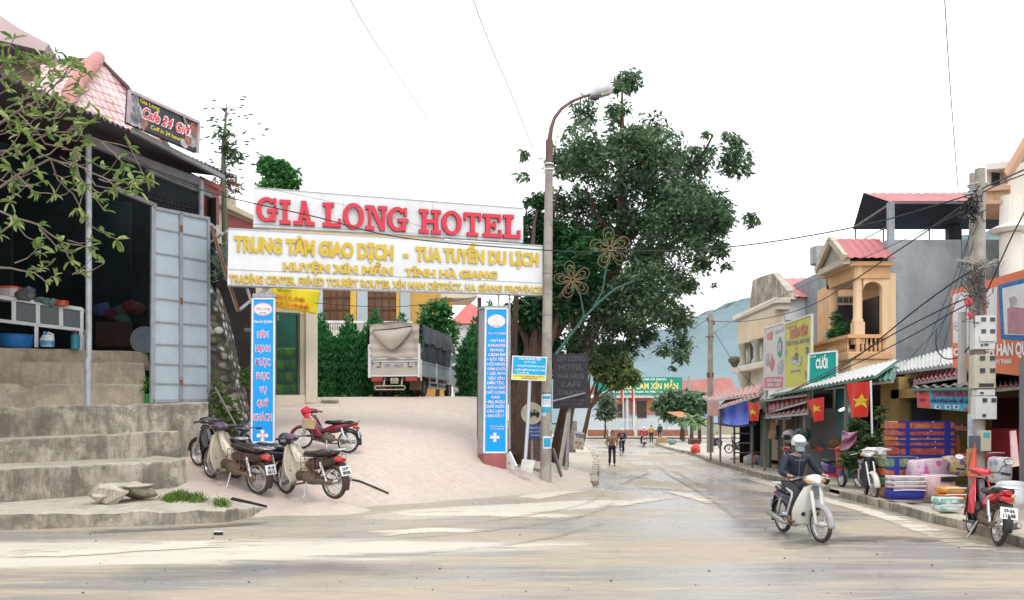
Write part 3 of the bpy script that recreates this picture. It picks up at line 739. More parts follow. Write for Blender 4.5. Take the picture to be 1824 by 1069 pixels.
b = MB(); b.tube([ap + Vc((0, -.1, .02)), W(160, 118, 25.8), W(139, 145, 24.6), W(124, 172, 23.7), hp0], [.2, .25, .24, .23, .23], 10); b.build('ridge', RIDGE, tr, wd=1, sm=1)
b = MB(); b.tube([W(20, 112, 25.4), ap], .07, 8); b.tube([ap, W(227, 155, 27.2), W(300, 262, 27.3)], .07, 8); b.build('ridge', M('dark ridge', (.14, .09, .10), .7), tr, wd=1)
# rooftop cafe sign
sg = thing('cafe_sign', 'dark rooftop board lettered Cafe 24 Gio in red with yellow lines', 'sign', W(292, 270, 20.4))
SP = Plane(229, 19.3, 354, 21.5)
SBLK = M('sign black print', (.03, .03, .04), .4, 0, .3, 2)
b = MB(); b.prism(SP.poly([(232, 163), (354, 218), (352, 272), (229, 219)]), -SP.n * .12); b.build('board', SBLK, sg, wd=1)
b = MB()
for a, c_ in (((231, 162), (228, 219)), ((354, 218), (352, 272)), ((231, 162), (354, 218))): b.bar(SP.pt(*a, .02), SP.pt(*c_, .02), .07, .05, up=SP.n)
b.bar(SP.pt(326, 205, .03), SP.pt(331, 221, .03), .04, .03); b.build('frame', M('mauve frame', (.45, .38, .42), .5), sg, wd=1)
YEL = M('yellow lettering', (.72, .62, .05), .5, 0, .08); WHT = M('white lettering', (.82, .82, .82), .5, 0, .05); REDL = M('red lettering', (.70, .03, .06), .45, 0, .06)
b = MB(); text_quad(b, 'Gia Long', SP.pt, ((250, 174), (284, 190), (250, 182), (284, 198)), .015, .004); text_quad(b, 'Coff in 24 hours', SP.pt, ((269, 222), (326, 246), (268, 229), (325, 253)), .02, .004); b.build('small_lettering', YEL, sg, wd=1)
b = MB(); q = ((254, 189), (341, 227), (252, 208), (339, 243)); text_quad(b, 'Cafe 24 Giờ', SP.pt, q, .075, .004, .25); b.build('lettering_outline', WHT, sg, wd=1)
b = MB(); text_quad(b, 'Cafe 24 Giờ', SP.pt, ((255.5, 189.5), (339.5, 227), (253.5, 207.5), (337.5, 242.5)), .02, .006, .25, lift=.01); b.build('lettering', REDL, sg, wd=1)
b = MB(); rg = random.Random(9)
for (x, y, s_) in ((241, 178, .16), (240, 186, .2), (244, 196, .24), (241, 204, .26), (238, 212, .2), (249, 212, .22), (256, 217, .2), (344, 226, .15), (346, 236, .2), (343, 245, .22), (347, 254, .18), (336, 252, .18), (329, 256, .16)):
 b.mat(0 if rg.random() < .6 else 1); pc = SP.pt(x, y, .006)
 vs = [pc + SP.d * (cos(a) * s_ * rg.uniform(.5, 1)) + Vc((0, 0, sin(a) * s_ * rg.uniform(.6, 1.2))) for a in np.linspace(0, 6.28, 9)[:-1]]; b.poly(vs)
b.build('cup_pattern', [M('grey print', (.42, .42, .46), .6, 0, .4, 12), M('brown print', (.38, .16, .10), .6, 0, .4, 12)], sg, wd=1, fx=0)
# neighbour's eave, upper left
nb = thing('neighbouring_house', 'pale pink eave corner of the house rising above the tree', 'building', W(20, 110, 22))
b = MB(); b.prism([W(-120, 0, 21), W(0, 27, 21), W(34, 50, 21), W(87, 78, 21), W(79, 91, 21), W(-120, 44, 21)], (-.4, 1.2, .1)); b.build('eave', M('pink plaster', (.60, .47, .46), .7, 0, .15, 1), nb, wd=1)
b = MB(); b.prism([W(-120, 48, 21.3), W(78, 92, 21.3), W(60, 97, 22.4), W(-120, 95, 23)], (0, 0, -.12)); b.build('soffit', M('mauve soffit', (.30, .23, .27), .8), nb, wd=1)
b = MB(); b.prism([W(-120, 80, 22.4), W(45, 97, 22.4), W(72, 112, 22.4), W(72, 135, 22.4), W(-120, 135, 22.4)], (-.2, .4, 0)); b.build('wall', M('cream plaster', (.60, .52, .38), .75, 0, .15, 1.2), nb, wd=1)
# display cabinet and the things on it
cab = thing('display_cabinet', 'white aluminium food cabinet with square panes on the cafe floor', 'cabinet', W(70, 622, 21.6))
CPn = Plane(-30, 21.2, 148, 22.0)
b = MB()
def cb(a, c_, w=.09): b.bar(CPn.pt(*a), CPn.pt(*c_), w, .09, up=CPn.n)
cb((-30, 525), (146, 551), .10); cb((-30, 568), (146, 588), .09); 
for x in (-28, 25, 68, 109, 146): cb((x, 525 + (x + 30) * .148), (x, 568 + (x + 30) * .114), .1 if x < 140 else .08)
cb((65, 578), (65, 619), .09); cb((145, 586), (143, 624), .09)
back = [CPn.pt(x, y) - CPn.n * .55 for x, y in ((-30, 525), (146, 551), (146, 588), (-30, 568))]
for x, y in ((146, 551), (146, 588)): b.bar(CPn.pt(x, y), CPn.pt(x, y) - CPn.n * .55, .07, .07)
b.bar(back[0], back[1], .07, .07); b.bar(CPn.pt(145, 586) - CPn.n * .55, CPn.pt(143, 624) - CPn.n * .55, .06, .06)
b.build('frame', WHITEP, cab, wd=1, bevel=.01)
b = MB(); b.prism(CPn.poly([(-30, 524), (146, 549), (146, 552), (-30, 527)]), -CPn.n * .55); b.build('top_sheet', WHITEP, cab, wd=1)
GLS = M('dark cabinet glass', (.02, .035, .04), .08, 0, .2, 2, spec=.6)
for a, c_ in ((27, 66), (70, 107), (111, 144)):
 f = lambda x, k: 525 + (x + 30) * .148 + 5 if k == 0 else 568 + (x + 30) * .114 - 4
 b = MB(); b.prism(CPn.poly([(a, f(a, 0)), (c_, f(c_, 0)), (c_, f(c_, 1)), (a, f(a, 1))], -.03), -CPn.n * .01); b.build('pane', GLS, cab, wd=1)
b = MB(); c0 = W(28, 620, 21.5); b.lathe(c0, [(.33, 0), (.38, .05), (.43, .3), (.46, .31), (.45, .33), (.40, .30), (.35, .06)], 20)
tag(b.build('plastic_basin', M('blue plastic', (.02, .16, .45), .35), sm=1), 'blue plastic basin under the white cabinet', 'basin')
b = MB(); c0 = W(84, 619, 21.5); b.mat(0).loft([(c0 + Vc((0, 0, .02)), .14, .11), (c0 + Vc((0, 0, .1)), .16, .12), (c0 + Vc((0, 0, .22)), .16, .12), (c0 + Vc((0, 0, .32)), .1, .08)], 12, 3, 'z'); b.tube([c0 + Vc((.02, 0, .32)), c0 + Vc((.03, 0, .38)), c0 + Vc((.14, 0, .33)), c0 + Vc((.15, 0, .2))], .03, 6); b.mat(1).loft([(c0 + Vc((0, 0, .05)), .165, .125), (c0 + Vc((0, 0, .17)), .168, .128)], 12, 3, 'z'); b.cyl(c0 + Vc((-.06, 0, .37)), .04, .07, 10)
tag(b.build('detergent_jug', [WHITEP, M('pale blue label', (.10, .32, .62), .4)], sm=1), 'white jug with handle and blue label under the cabinet', 'jug')
b = MB(); c0 = W(134, 622, 21.7); b.lathe(c0, [(.10, 0), (.105, .03), (.105, .36), (.07, .38)], 14); b.mat(1).lathe(c0 + Vc((0, 0, .38)), [(.075, 0), (.075, .09), (.05, .1)], 12)
tag(b.build('thermos_flask', [M('teal enamel', (.03, .25, .32), .35), M('maroon cap', (.12, .04, .04), .5)], sm=1), 'teal thermos flask standing beside the cabinet leg', 'flask')
b = MB(); c0 = W(16, 530, 21.6); b.loft([(c0 + Vc((0, 0, 0)), .26, .2), (c0 + Vc((0, 0, .22)), .28, .21)], 12, 4, 'z'); b.mat(1).loft([(c0 + Vc((0, 0, .22)), .29, .22), (c0 + Vc((0, 0, .27)), .28, .21)], 12, 4, 'z')
tag(b.build('plastic_tub', [M('pinkish tub', (.6, .5, .48), .5), M('orange lid', (.75, .12, .04), .4)]), 'pale tub with an orange lid on the cabinet top', 'tub')
b = MB(); b.blob(W(44, 527, 21.6), (.28, .22, .2), 1, .5); b.blob(W(52, 520, 21.6), (.15, .15, .12), 3, .5)
tag(b.build('cloth_bundle', M('grey cloth', (.16, .16, .18), .9, 0, .5, 6), sm=1), 'heap of grey cloth on the cabinet top', 'cloth')
b = MB(); 
for x, s_ in ((70, 1), (83, 2), (96, 3)): b.blob(W(x, 536 + (x - 70) * .14, 21.7), (.17, .15, .1), s_, .4)
tag(b.build('vegetable_bag', M('grey green bag', (.16, .25, .22), .6, 0, .5, 8), sm=1), 'grey-green bag of vegetables lying along the cabinet top', 'bag')
b = MB(); c0 = W(110, 543, 21.7); b.loft([(c0 + Vc((0, 0, -.02)), .16, .12), (c0 + Vc((0, 0, .1)), .17, .12)], 10, 3, 'z')
tag(b.build('plastic_box', M('red orange plastic', (.62, .08, .03), .4)), 'small red box on the right end of the cabinet top', 'box')
b = MB(); c0 = W(256, 606, 22.6); b.cyl(c0, .34, .05, 24, 'y'); b.torus(c0, .34, .03, 'y', 24, 6)
tag(b.build('metal_basin', M('dull grey basin', (.16, .20, .23), .5, .3), sm=1), 'grey round basin leaning in the dark beside the iron door', 'basin')
rg = random.Random(12)
for i, (x, y, cc) in enumerate(((182, 552, (.05, .07, .16)), (200, 562, (.09, .02, .04)), (214, 556, (.06, .05, .07)), (234, 548, (.12, .02, .03)), (246, 552, (.09, .03, .03)), (218, 569, (.04, .12, .10)))):
 b = MB(); b.blob(W(x, y, 24.6), (.26, .2, .2), i, .4)
 tag(b.build('clothes_bundle', M('dim cloth %d' % i, cc, .9, 0, .4, 5), sm=1), ['navy bundle leftmost on the shelf in the dim cafe', 'maroon bundle between navy and grey bundles in the dim cafe', 'grey bundle in the middle of the dim cafe shelf', 'red bundle near the iron door in the dim cafe', 'brown bundle closest to the iron door in the dim cafe', 'green bundle lowest on the dim cafe shelf'][i], 'bundle', 'bundles inside the cafe')
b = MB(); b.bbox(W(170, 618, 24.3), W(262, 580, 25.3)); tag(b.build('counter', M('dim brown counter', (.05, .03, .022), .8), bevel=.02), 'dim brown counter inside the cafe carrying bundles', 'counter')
b = MB(); V, Fc = leaf_cloud([(*W(263, 683, 21.5), .14, .12, .2)], 60, .16, 3); b.add(V, Fc); b.cyl(W(263, 712, 21.5), .08, .3, 8)
tag(b.build('green_plant', leaf_mat('bright leaf', (.02, .16, .03), (.03, .30, .05), (.05, .4, .08))), 'small bright green plant at the foot of the iron door', 'plant')
# rubble-stone retaining wall
t = NT('rubble stone wall'); vo = t.n('ShaderNodeTexVoronoi'); vo.inputs['Scale'].default_value = 3.6; vo.inputs['Randomness'].default_value = .9
nzv = t.noise(wpos(t), 2.2, 3); mp_ = t.n('ShaderNodeVectorMath'); mp_.operation = 'ADD'; t.l(wpos(t, (1, 1, 1.3)), mp_.inputs[0])
cv = t.n('ShaderNodeCombineXYZ'); t.l(t.math('MULTIPLY', nzv, .25), cv.inputs[0]); t.l(t.math('MULTIPLY', nzv, .2), cv.inputs[2]); t.l(cv.outputs[0], mp_.inputs[1]); t.l(mp_.outputs[0], vo.inputs['Vector'])
seps = t.n('ShaderNodeSeparateColor'); t.l(vo.outputs['Color'], seps.inputs[0])
c = t.ramp(seps.outputs[0], [(.1, (.10, .085, .07)), (.40, (.22, .19, .16)), (.6, (.42, .39, .35)), (.85, (.68, .66, .63))])
c = t.mix(t.ramp(vo.outputs['Distance'], [(.34, 0), (.52, .95)]), c, (.045, .036, .03))
c = t.mix(t.ramp(t.noise(wpos(t), 1.1, 5, .7), [(.5, 0), (.7, .7)]), c, (.10, .12, .05)); t.col(c); t.rough(.95); t.bump(t.math('SUBTRACT', 1.0, vo.outputs['Distance']), .9, .12); STONE = t.m
edge = [(505, 380), (520, 392), (540, 400), (577, 412), (637, 424), (693, 438), (740, 446), (800, 456), (850, 464)]
def ex(y):
 for (a, xa), (c_, xc) in zip(edge, edge[1:]):
  if y <= c_: return xa + (xc - xa) * (y - a) / (c_ - a)
 return edge[-1][1]
b = MB()
def stone(u, v):
 y = 505 + v * 330; px = 345 + (ex(y) - 345) * u + (u > .999) * 0; Y = 22.75 + .7 * u * u + 1.6 * max(0, u - .8) * 3 - .4 * v
 p = W(px, y, Y); k = mnoise.voronoi(p * 3.2)[0]
 return p + Vc((0, -1, 0)) * (.16 * max(0, .55 - k[0]) + .05 * mno(p * 3)) * 1.2
b.sheet(stone, 44, 90)
tag(b.build('retaining_wall', STONE, sm=2, fx=0), 'rough rubble-stone retaining wall curving out beside the iron door', 'wall')
b = MB(); b.prism([W(372, 425, 24.6), W(450, 460, 25.6), W(452, 810, 25.6), W(372, 810, 24.6)], (0, .3, 0)); tag(b.build('board_shade', M('painted board shade', (.035, .027, .027), .95, 0, .5, 1.5, bump=.6), ), kind='structure')  # dark sheet standing in for the shade beneath the gate board
IVY = leaf_mat('weedy leaf', (.05, .10, .02), (.10, .20, .04), (.20, .33, .07))
WEEDS = [((387, 710, 22.3), .5, 'weeds sprouting on the stone wall below the iron door'), ((404, 728, 22.2), .42, 'low weeds on the stone wall above the parked motorbikes'), ((436, 672, 22.8), .3, 'tuft of weeds by the pipe beside the left blue panel'), ((420, 745, 22.1), .35, 'weeds lowest on the stone wall behind the handlebars')]
for i, (c0, r_, lb) in enumerate(WEEDS):
 b = MB(); V, Fc = leaf_cloud([(*W(*c0), r_ * .55, .15, r_)], 160, .15, i + 2); b.add(V, Fc); tag(b.build('weed', IVY, fx=0), lb, 'plant', 'weeds on the stone wall')
b = MB(); b.tube([W(436, 588, 22.9), W(452, 589, 22.9), W(455, 592, 22.9), W(466, 700, 22.7)], .05, 8); b.tube([W(383, 690, 22.2), W(438, 790, 21.6)], .025, 6)
tag(b.build('water_pipe', M('grey pipe', (.20, .20, .18), .6), sm=1), 'bent grey pipe running down beside the left blue panel', 'pipe')
b = MB(); b.prism([W(414, 888, 17.28), W(440, 894, 17.24), W(476, 903, 17.5), W(468, 905, 17.4), W(436, 898, 17.1), (W(410, 891, 17.2))], (0, 0, .03)); tag(b.build('drain_gap', M('black hole', (.012, .010, .009), .95)), kind='structure')
# frangipani tree leaning in from the left, near the viewer
FRL = leaf_mat('frangipani leaf', (.06, .13, .028), (.17, .27, .06), (.38, .45, .18), .3, .4); FRB = M('pale grey bark', (.21, .165, .13), .85, 0, .35, 12, bump=.4)
fy = 10.6; fb_ = Vc((-8.6, 11.2, road_z(11)))
fr_t = thing('frangipani_tree', 'frangipani tree with bare forked twigs and pale leaf whorls at the left edge', 'tree', fb_)
BR_ = [[(-190, 420), (-40, 362), (30, 312), (90, 283), (150, 300), (192, 321), (250, 326), (275, 321)], [(90, 283), (130, 302), (165, 345), (186, 376)], [(-40, 362), (20, 385), (70, 402), (110, 432), (158, 441)], [(110, 432), (126, 466), (141, 486)], [(-190, 470), (20, 478), (60, 486), (76, 478)], [(60, 486), (80, 500), (98, 492)],
  [(-190, 330), (-30, 240), (30, 200), (80, 170), (110, 140), (128, 112)], [(30, 200), (62, 230), (120, 236), (180, 252), (232, 262), (258, 318)], [(80, 170), (60, 130), (42, 100), (20, 82)], [(20, 385), (45, 420), (68, 432), (74, 452)], [(90, 283), (102, 320), (130, 346), (160, 402), (185, 416), (208, 427)], [(30, 312), (60, 342), (96, 346)], [(-190, 240), (-20, 150), (30, 132), (80, 112)],
  [(62, 230), (80, 255), (130, 268), (185, 300), (215, 302)], [(120, 236), (150, 225), (178, 205)], [(-60, 300), (0, 270), (40, 262), (85, 240)], [(0, 270), (20, 300), (25, 340), (18, 360)], [(150, 300), (170, 330), (215, 338), (262, 322)], [(180, 252), (205, 275), (228, 300), (240, 322)], [(110, 140), (95, 120), (100, 95)], [(-20, 150), (10, 110), (24, 70)], [(70, 402), (82, 420), (108, 446), (128, 452)], [(130, 268), (140, 310), (150, 335), (140, 372)], [(192, 321), (218, 345), (246, 340)], [(-190, 520), (-40, 440), (15, 405), (28, 395)]]
TIPS = []; b = MB(); rg = random.Random(14)
def fw(x, y, k=0.): return W(x, y, fy + k)
for i, P in enumerate(BR_):
 dk = rg.uniform(-.7, .7); n_ = len(P); pts = []
 for j in range(n_ - 1):
  for q_ in range(3): u = q_ / 3; pts.append(fw(P[j][0] * (1 - u) + P[j + 1][0] * u, P[j][1] * (1 - u) + P[j + 1][1] * u + (rg.uniform(-1.5, 1.5)), dk * (j + u) / n_))
 pts.append(fw(*P[-1], dk)); r0 = .017 if P[0][0] < -30 else .0105
 b.tube(pts, [r0 * (1 - .62 * k / len(pts)) for k in range(len(pts))], 6); TIPS.append((pts[-1], pts[-1] - pts[-3])); TIPS.append((pts[len(pts) // 2], pts[len(pts) // 2] - pts[len(pts) // 2 - 2]))
 if n_ > 3: TIPS.append((pts[int(len(pts) * .75)], Vc((.1, 0, .2))))
b.tube([fb_ - Vc((0, 0, .2)), fb_ + Vc((.05, -.1, 1.6)), W(-190, 420, 11)], [.17, .14, .10], 9); b.tube([W(-190, 430, 11), W(-200, 330, 10.9), W(-190, 240, 10.8)], [.1, .08, .06], 8)
for (p_, q_) in (((-190, 470), (-190, 420)), ((-190, 520), (-190, 430))): b.tube([W(*p_, fy), W(*q_, 11)], [.034, .06], 6)
b.build('trunk', FRB, fr_t, wd=1, sm=1, fx=0)
extra_t = [(55, 160), (40, 180), (20, 130), (30, 105), (70, 135), (120, 195), (35, 240), (15, 215), (60, 262), (165, 290), (100, 200), (12, 160), (75, 185), (150, 255), (210, 282), (20, 300), (48, 330), (185, 470), (170, 452), (165, 430), (92, 470), (70, 440), (205, 318), (140, 215), (95, 230), (45, 205), (110, 255), (190, 340)]
for _ in range(46): extra_t.append((rg.uniform(0, 165), rg.uniform(95, 330)))
for x, y in extra_t: TIPS.append((fw(x, y, rg.uniform(-.8, .8)), Vc((rg.uniform(-.3, .3), 0, .2))))
b = MB(); b.mat(1)
for c, d in TIPS[-70:]:
 q_ = c - Vc((rg.uniform(.1, .35), rg.uniform(-.1, .1), rg.uniform(-.05, .3))); b.tube([q_, (q_ + c) / 2 + Vc((0, 0, -.04)), c], [.009, .007, .005], 4)
b.mat(0)
for c, d in TIPS:
 if c.x < -7.6: continue
 d = d.normalized() if d.length > 1e-4 else Vc((0, 0, 1)); n_ = rg.choice((4, 6, 7, 8))
 for k in range(n_):
  a = rg.uniform(0, 6.28); sd0 = d.cross(Vc((0, 0, 1)) if abs(d.z) < .9 else Vc((1, 0, 0))).normalized(); t2 = d.cross(sd0)
  ax = (d * rg.uniform(.2, .9) + (sd0 * cos(a) + t2 * sin(a)) * .9 + Vc((0, 0, rg.uniform(-.35, .2)))).normalized(); L_ = rg.uniform(.07, .18); sd = ax.cross(Vc((rg.gauss(0, .5), rg.gauss(0, .5), 1))).normalized(); up = sd.cross(ax); w_ = L_ * .15
  m_ = [c, c + ax * L_ * .35 + sd * w_ + up * .012, c + ax * L_ * .75 + sd * w_ * .95 - up * .004, c + ax * L_ - up * .03, c + ax * L_ * .75 - sd * w_ * .95 - up * .004, c + ax * L_ * .35 - sd * w_ + up * .012, c + ax * L_ * .5 - up * .008]
  b.add(m_, [(0, 1, 6), (1, 2, 6), (2, 3, 6), (3, 4, 6), (4, 5, 6), (5, 0, 6)])
b.build('crown', [FRL, FRB], fr_t, wd=1, fx=0)
# spindly tree behind the eaves
sp_t = thing('spindly_tree', 'spindly tree with sparse dark leaves rising behind the cafe roof corner', 'tree', W(400, 500, 24.6)); b = MB(); b.tube([W(402, 500, 24.6), W(398, 300, 24.6), W(399, 250, 24.6), W(402, 215, 24.6), W(404, 185, 24.6)], [.09, .07, .06, .03, .012], 7)
rg = random.Random(6); LV = []
for k in range(46):
 a = rg.uniform(0, 2 * math.pi); rr = rg.uniform(.35, 1); x = 408 + 66 * rr * cos(a); y = 238 + 72 * rr * sin(a)
 if y > 305 and x < 415: continue
 LV.append((x, y))
for x, y in LV[::2]: b.tube([W(400 + rg.uniform(-1, 3), min(300, max(190, y + 22)), 24.6), W((400 + x) / 2, y + 9, 24.6), W(x, y, 24.6)], [.014, .009, .005], 4)
b.build('trunk', M('grey green bark', (.12, .14, .09), .9), sp_t, wd=1, sm=1, fx=0)
b = MB()
for x, y in LV:
 for q_ in range(rg.choice((1, 2))):
  c = W(x + rg.uniform(-3, 3), y + rg.uniform(-2, 2), 24.6); a = rg.uniform(-.5, .5) + (math.pi if rg.random() < .5 else 0); ax = Vc((cos(a), rg.uniform(-.3, .3), .4 * sin(a) - .15)); sd = Vc((0, .4, 1)).cross(ax).normalized() * .3 + Vc((0, 0, .03)); L_ = rg.uniform(.14, .26); b.add([c, c + ax * L_ * .5 + Vc((0, .03, .026)), c + ax * L_, c + ax * L_ * .5 - Vc((0, -.03, .026))], [(0, 1, 2), (0, 2, 3)])
V, Fc = leaf_cloud([(*W(398, 236, 24.6), .28, .28, .30), (*W(412, 268, 24.6), .32, .3, .34), (*W(420, 282, 24.6), .25, .25, .25), (*W(400, 262, 24.6), .2, .2, .2)], 190, .26, 4, .6, .3, shell=0); b.add(V, Fc)
b.build('crown', leaf_mat('dark spindly leaf', (.03, .06, .03), (.07, .13, .06), (.16, .22, .11)), sp_t, wd=1, fx=0)
b = MB(); V, Fc = leaf_cloud([(*W(415, 330, 25), .5, .4, .4), (*W(398, 322, 24.8), .4, .3, .3)], 150, .22, 9, .3, .3, shell=0); b.add(V, Fc); V = []; 
for k in range(30): p = W(408 + rg.gauss(0, 12), 345, 25); b.tube([p, p + Vc((rg.gauss(0, .12), 0, rg.uniform(.4, .9)))], .008, 4)
tag(b.build('dry_shrub', leaf_mat('dry leaf', (.16, .10, .06), (.24, .18, .10), (.34, .28, .16)), fx=0), 'dry brownish shrub below the cafe roof corner', 'shrub')
b = MB(); V, Fc = leaf_cloud([(*W(388, 478, 22.4), .25, .2, .5), (*W(396, 455, 22.5), .2, .2, .4)], 120, .3, 3, -.6, .16, shell=0); b.add(V, Fc); tag(b.build('aloe_plant', leaf_mat('grey blade', (.10, .14, .10), (.20, .26, .20), (.34, .40, .34)), fx=0), 'grey-green bladed plant on the wall between iron door and gate board', 'plant')
# hotel gate
BOARD = M('white gate board', (.70, .72, .75), .35, 0, .10, .7, grime=.40, grimecol=(.48, .47, .46))
BOARDE = M('board edge', (.48, .49, .52), .5, 0, .1)
gate = thing('hotel_gate', 'wide white gateway board lettered GIA LONG HOTEL on two blue pillars', 'gate', yard_pt(680, 845))
GP = Plane(405, 21.5, 967, 24.3)
gd = -GP.n
b = MB(); b.prism(GP.poly([(453, 333), (700, 352), (932, 370), (932, 432), (690, 416), (451, 404)], .02), gd * .22); nb_ = b.build('name_board', BOARD, gate, wd=1, bevel=.008)
b = MB(); b.prism(GP.poly([(407, 406), (967, 437), (967, 526), (405, 508)], .10), gd * .30); tb_ = b.build('text_board', BOARD, gate, wd=1, bevel=.008)
b = MB()
b.bar(GP.pt(407, 479.5, .104), GP.pt(967, 504, .104), .012, .02, up=GP.n); b.bar(GP.pt(407, 407, .104), GP.pt(967, 438, .104), .03, .02, up=GP.n); b.bar(GP.pt(405, 507, .104), GP.pt(967, 525, .104), .035, .02, up=GP.n)
b.build('trim', BOARDE, tb_, wd=1)
b = MB()
for (a, c_) in (((453, 334), (932, 371)), ((452, 399), (932, 427))): b.bar(GP.pt(*a, .024), GP.pt(*c_, .024), .025, .02, up=GP.n)
for x in (611, 771): b.bar(GP.pt(x, 346 + (x - 611) * .075, .022), GP.pt(x, 410 + (x - 611) * .06, .022), .008, .01, up=GP.n)
b.build('trim', BOARDE, nb_, wd=1)
# big red slab-serif letters, drawn in a unit box (x 0..1, y 0..1)
def arc(cx, cy, rx, ry, t, a0, a1, n=20, wx=None):
 """stroke along an ellipse: heavier at the sides, lighter at top and bottom"""
 out, inn = [], []
 for i in range(n + 1):
  a = R(a0 + (a1 - a0) * i / n); ca, sa = cos(a), sin(a)
  out.append((cx + rx * ca, cy + ry * sa)); inn.append((cx + (rx - t) * ca, cy + (ry - t * .62) * sa))
 return [[out[i], out[i + 1], inn[i + 1], inn[i]] for i in range(n)]
def rc(x0, y0, x1, y1): return [(x0, y0), (x1, y0), (x1, y1), (x0, y1)]
S = .16
GLY = {
 'I': [rc(.28, 0, .72, 1), rc(0, 0, 1, S), rc(0, 1 - S, 1, 1)],
 'L': [rc(.16, 0, .44, 1), rc(0, 0, 1, S), rc(0, 1 - S, .62, 1), rc(.84, 0, 1, .36)],
 'H': [rc(.13, 0, .33, 1), rc(.67, 0, .87, 1), rc(.3, .43, .7, .43 + S), rc(0, 0, .44, S), rc(.56, 0, 1, S), rc(0, 1 - S, .44, 1), rc(.56, 1 - S, 1, 1)],
 'T': [rc(.38, 0, .63, 1), rc(.18, 0, .82, S), rc(0, 1 - S, 1, 1), rc(0, .66, .14, 1), rc(.86, .66, 1, 1)],
 'E': [rc(.14, 0, .38, 1), rc(0, 0, 1, S), rc(0, 1 - S, .96, 1), rc(.38, .44, .68, .44 + S * .9), rc(.84, 0, 1, .34), rc(.82, .68, .96, 1), rc(.58, .34, .70, .70)],
 'O': arc(.5, .5, .5, .5, .24, 0, 360, 36),
 'G': arc(.48, .5, .48, .5, .24, 42, 320, 30) + [rc(.70, 0.02, .88, .42), rc(.50, .38, 1, .38 + S), rc(.80, .64, .92, .98), [(.62, .86), (.92, .76), (.92, .98), (.80, .98)]],
 'A': [[(.16, .02), (.36, .02), (.56, 1), (.40, 1)], [(.60, .02), (.86, .02), (.60, 1), (.44, 1)], rc(.26, .28, .74, .28 + S * .8), rc(0, 0, .46, S), rc(.54, 0, 1, S), rc(.36, .88, .60, 1)],
 'N': [rc(.14, 0, .28, 1), rc(.74, 0, .90, 1), [(.16, 1), (.40, 1), (.90, 0), (.70, 0)], rc(0, 0, .42, S), rc(.60, 1 - S, 1, 1), rc(0, 1 - S, .36, 1)],
}
REDS = M('red letter face', (.60, .018, .045), .35, 0, .05, 1, coat=.3); REDE = M('red letter edge', (.30, .02, .04), .5)
LT = [('G', 456, 496, 351, 394.5), ('I', 498, 518, 355.5, 399), ('A', 523, 561, 357.5, 401), ('L', 575, 608, 361, 404), ('O', 611, 649, 361.5, 408), ('N', 651, 690, 366, 410), ('G', 690, 728, 368.5, 412),
  ('H', 747, 786, 373, 416), ('O', 787, 823, 375, 418.5), ('T', 827, 857.5, 378.5, 420.5), ('E', 861, 894, 381, 422.5), ('L', 897, 927.5, 382.5, 424.5)]
for ch, x0, x1, y0, y1 in LT:
 b = MB(); sl = .062; k0 = 0
 for pi_, pg in enumerate(GLY[ch]):
  off = .125 + (pi_ % 7) * .0012
  f = [GP.pt(x0 + (x1 - x0) * u, y1 - (y1 - y0) * v + sl * ((x1 - x0) * u - (x1 - x0) / 2), off) for u, v in pg]
  b.mat(0).poly(f); m = len(f); bk = [p + gd * .1 for p in f]
  b.mat(1)
  for i in range(m): b.poly([f[i], bk[i], bk[(i + 1) % m], f[(i + 1) % m]])
 b.build('letter', [REDS, REDE], nb_, wd=1, fx=0)
GOLD = M('gold letter face', (.60, .42, .05), .35, .15, .1, 2); GOLDE = M('gold letter edge', (.42, .26, .03), .5)
def lettering(name, body, pf, quad, parent, mats, bold=.03, ext=.035, lift=.105):
 b = MB(); text_quad(b, body, pf, quad, bold, ext, 0, lift)
 if len(mats) > 1:
  vs, fs = text_mesh(body, bold)
  b.mi = [0 if len({round(vs[i][2], 3) for i in f}) == 1 and vs[f[0]][2] > 0 else 1 for f in fs]
 return b.build(name, mats, parent, wd=1, fx=0)
GL = [GOLD, GOLDE]
lettering('lettering', 'TRUNG TÂM GIAO DỊCH', GP.pt, ((417, 420), (701, 437), (416, 446), (701, 462)), tb_, GL, .06)
lettering('lettering', '-', GP.pt, ((718, 439), (727.5, 439.5), (718, 462), (727.5, 462.5)), tb_, GL, .06)
lettering('lettering', 'TUA TUYẾN DU LỊCH', GP.pt, ((740, 439.5), (960, 451), (740, 463), (960, 472.5)), tb_, GL, .06)
lettering('lettering', 'HUYỆN XÍN MẦN', GP.pt, ((504, 467), (700, 476), (504, 481.5), (700, 489.5)), tb_, GL, .055)
lettering('lettering', 'TỈNH HÀ GIANG', GP.pt, ((721, 478), (886, 483.5), (721, 491), (886, 496)), tb_, GL, .055)
lettering('lettering', 'TRADÍNG CENTER, FRÍNED TOURÍST ROUTES, XÍN MAN DÍSTRÍCT, HA GÍANG PROVÍNCE', GP.pt, ((408, 488.5), (965.5, 511), (408, 503), (965.5, 522)), tb_, GL, .04)
# stays behind and under the board
b = MB()
for p, q, r_ in (((376, 402, 22.0), (424, 554, 21.9), .035), ((424, 554, 21.9), (480, 511, 21.9), .035), ((440, 514, 21.9), (452, 548, 21.9), .03), ((374, 398, 22.0), (398, 418, 22.0), .03), ((374, 432, 22.2), (404, 412, 22.0), .025)): b.bar(W(*p), W(*q), r_ * 2, r_ * 2)
b.build('brace', STEEL, gate, wd=1)
b = MB(); b.bar(W(376, 402, 21.9), W(425, 555, 21.8), .06, .06); b.build('brace', RUST, gate, wd=1)
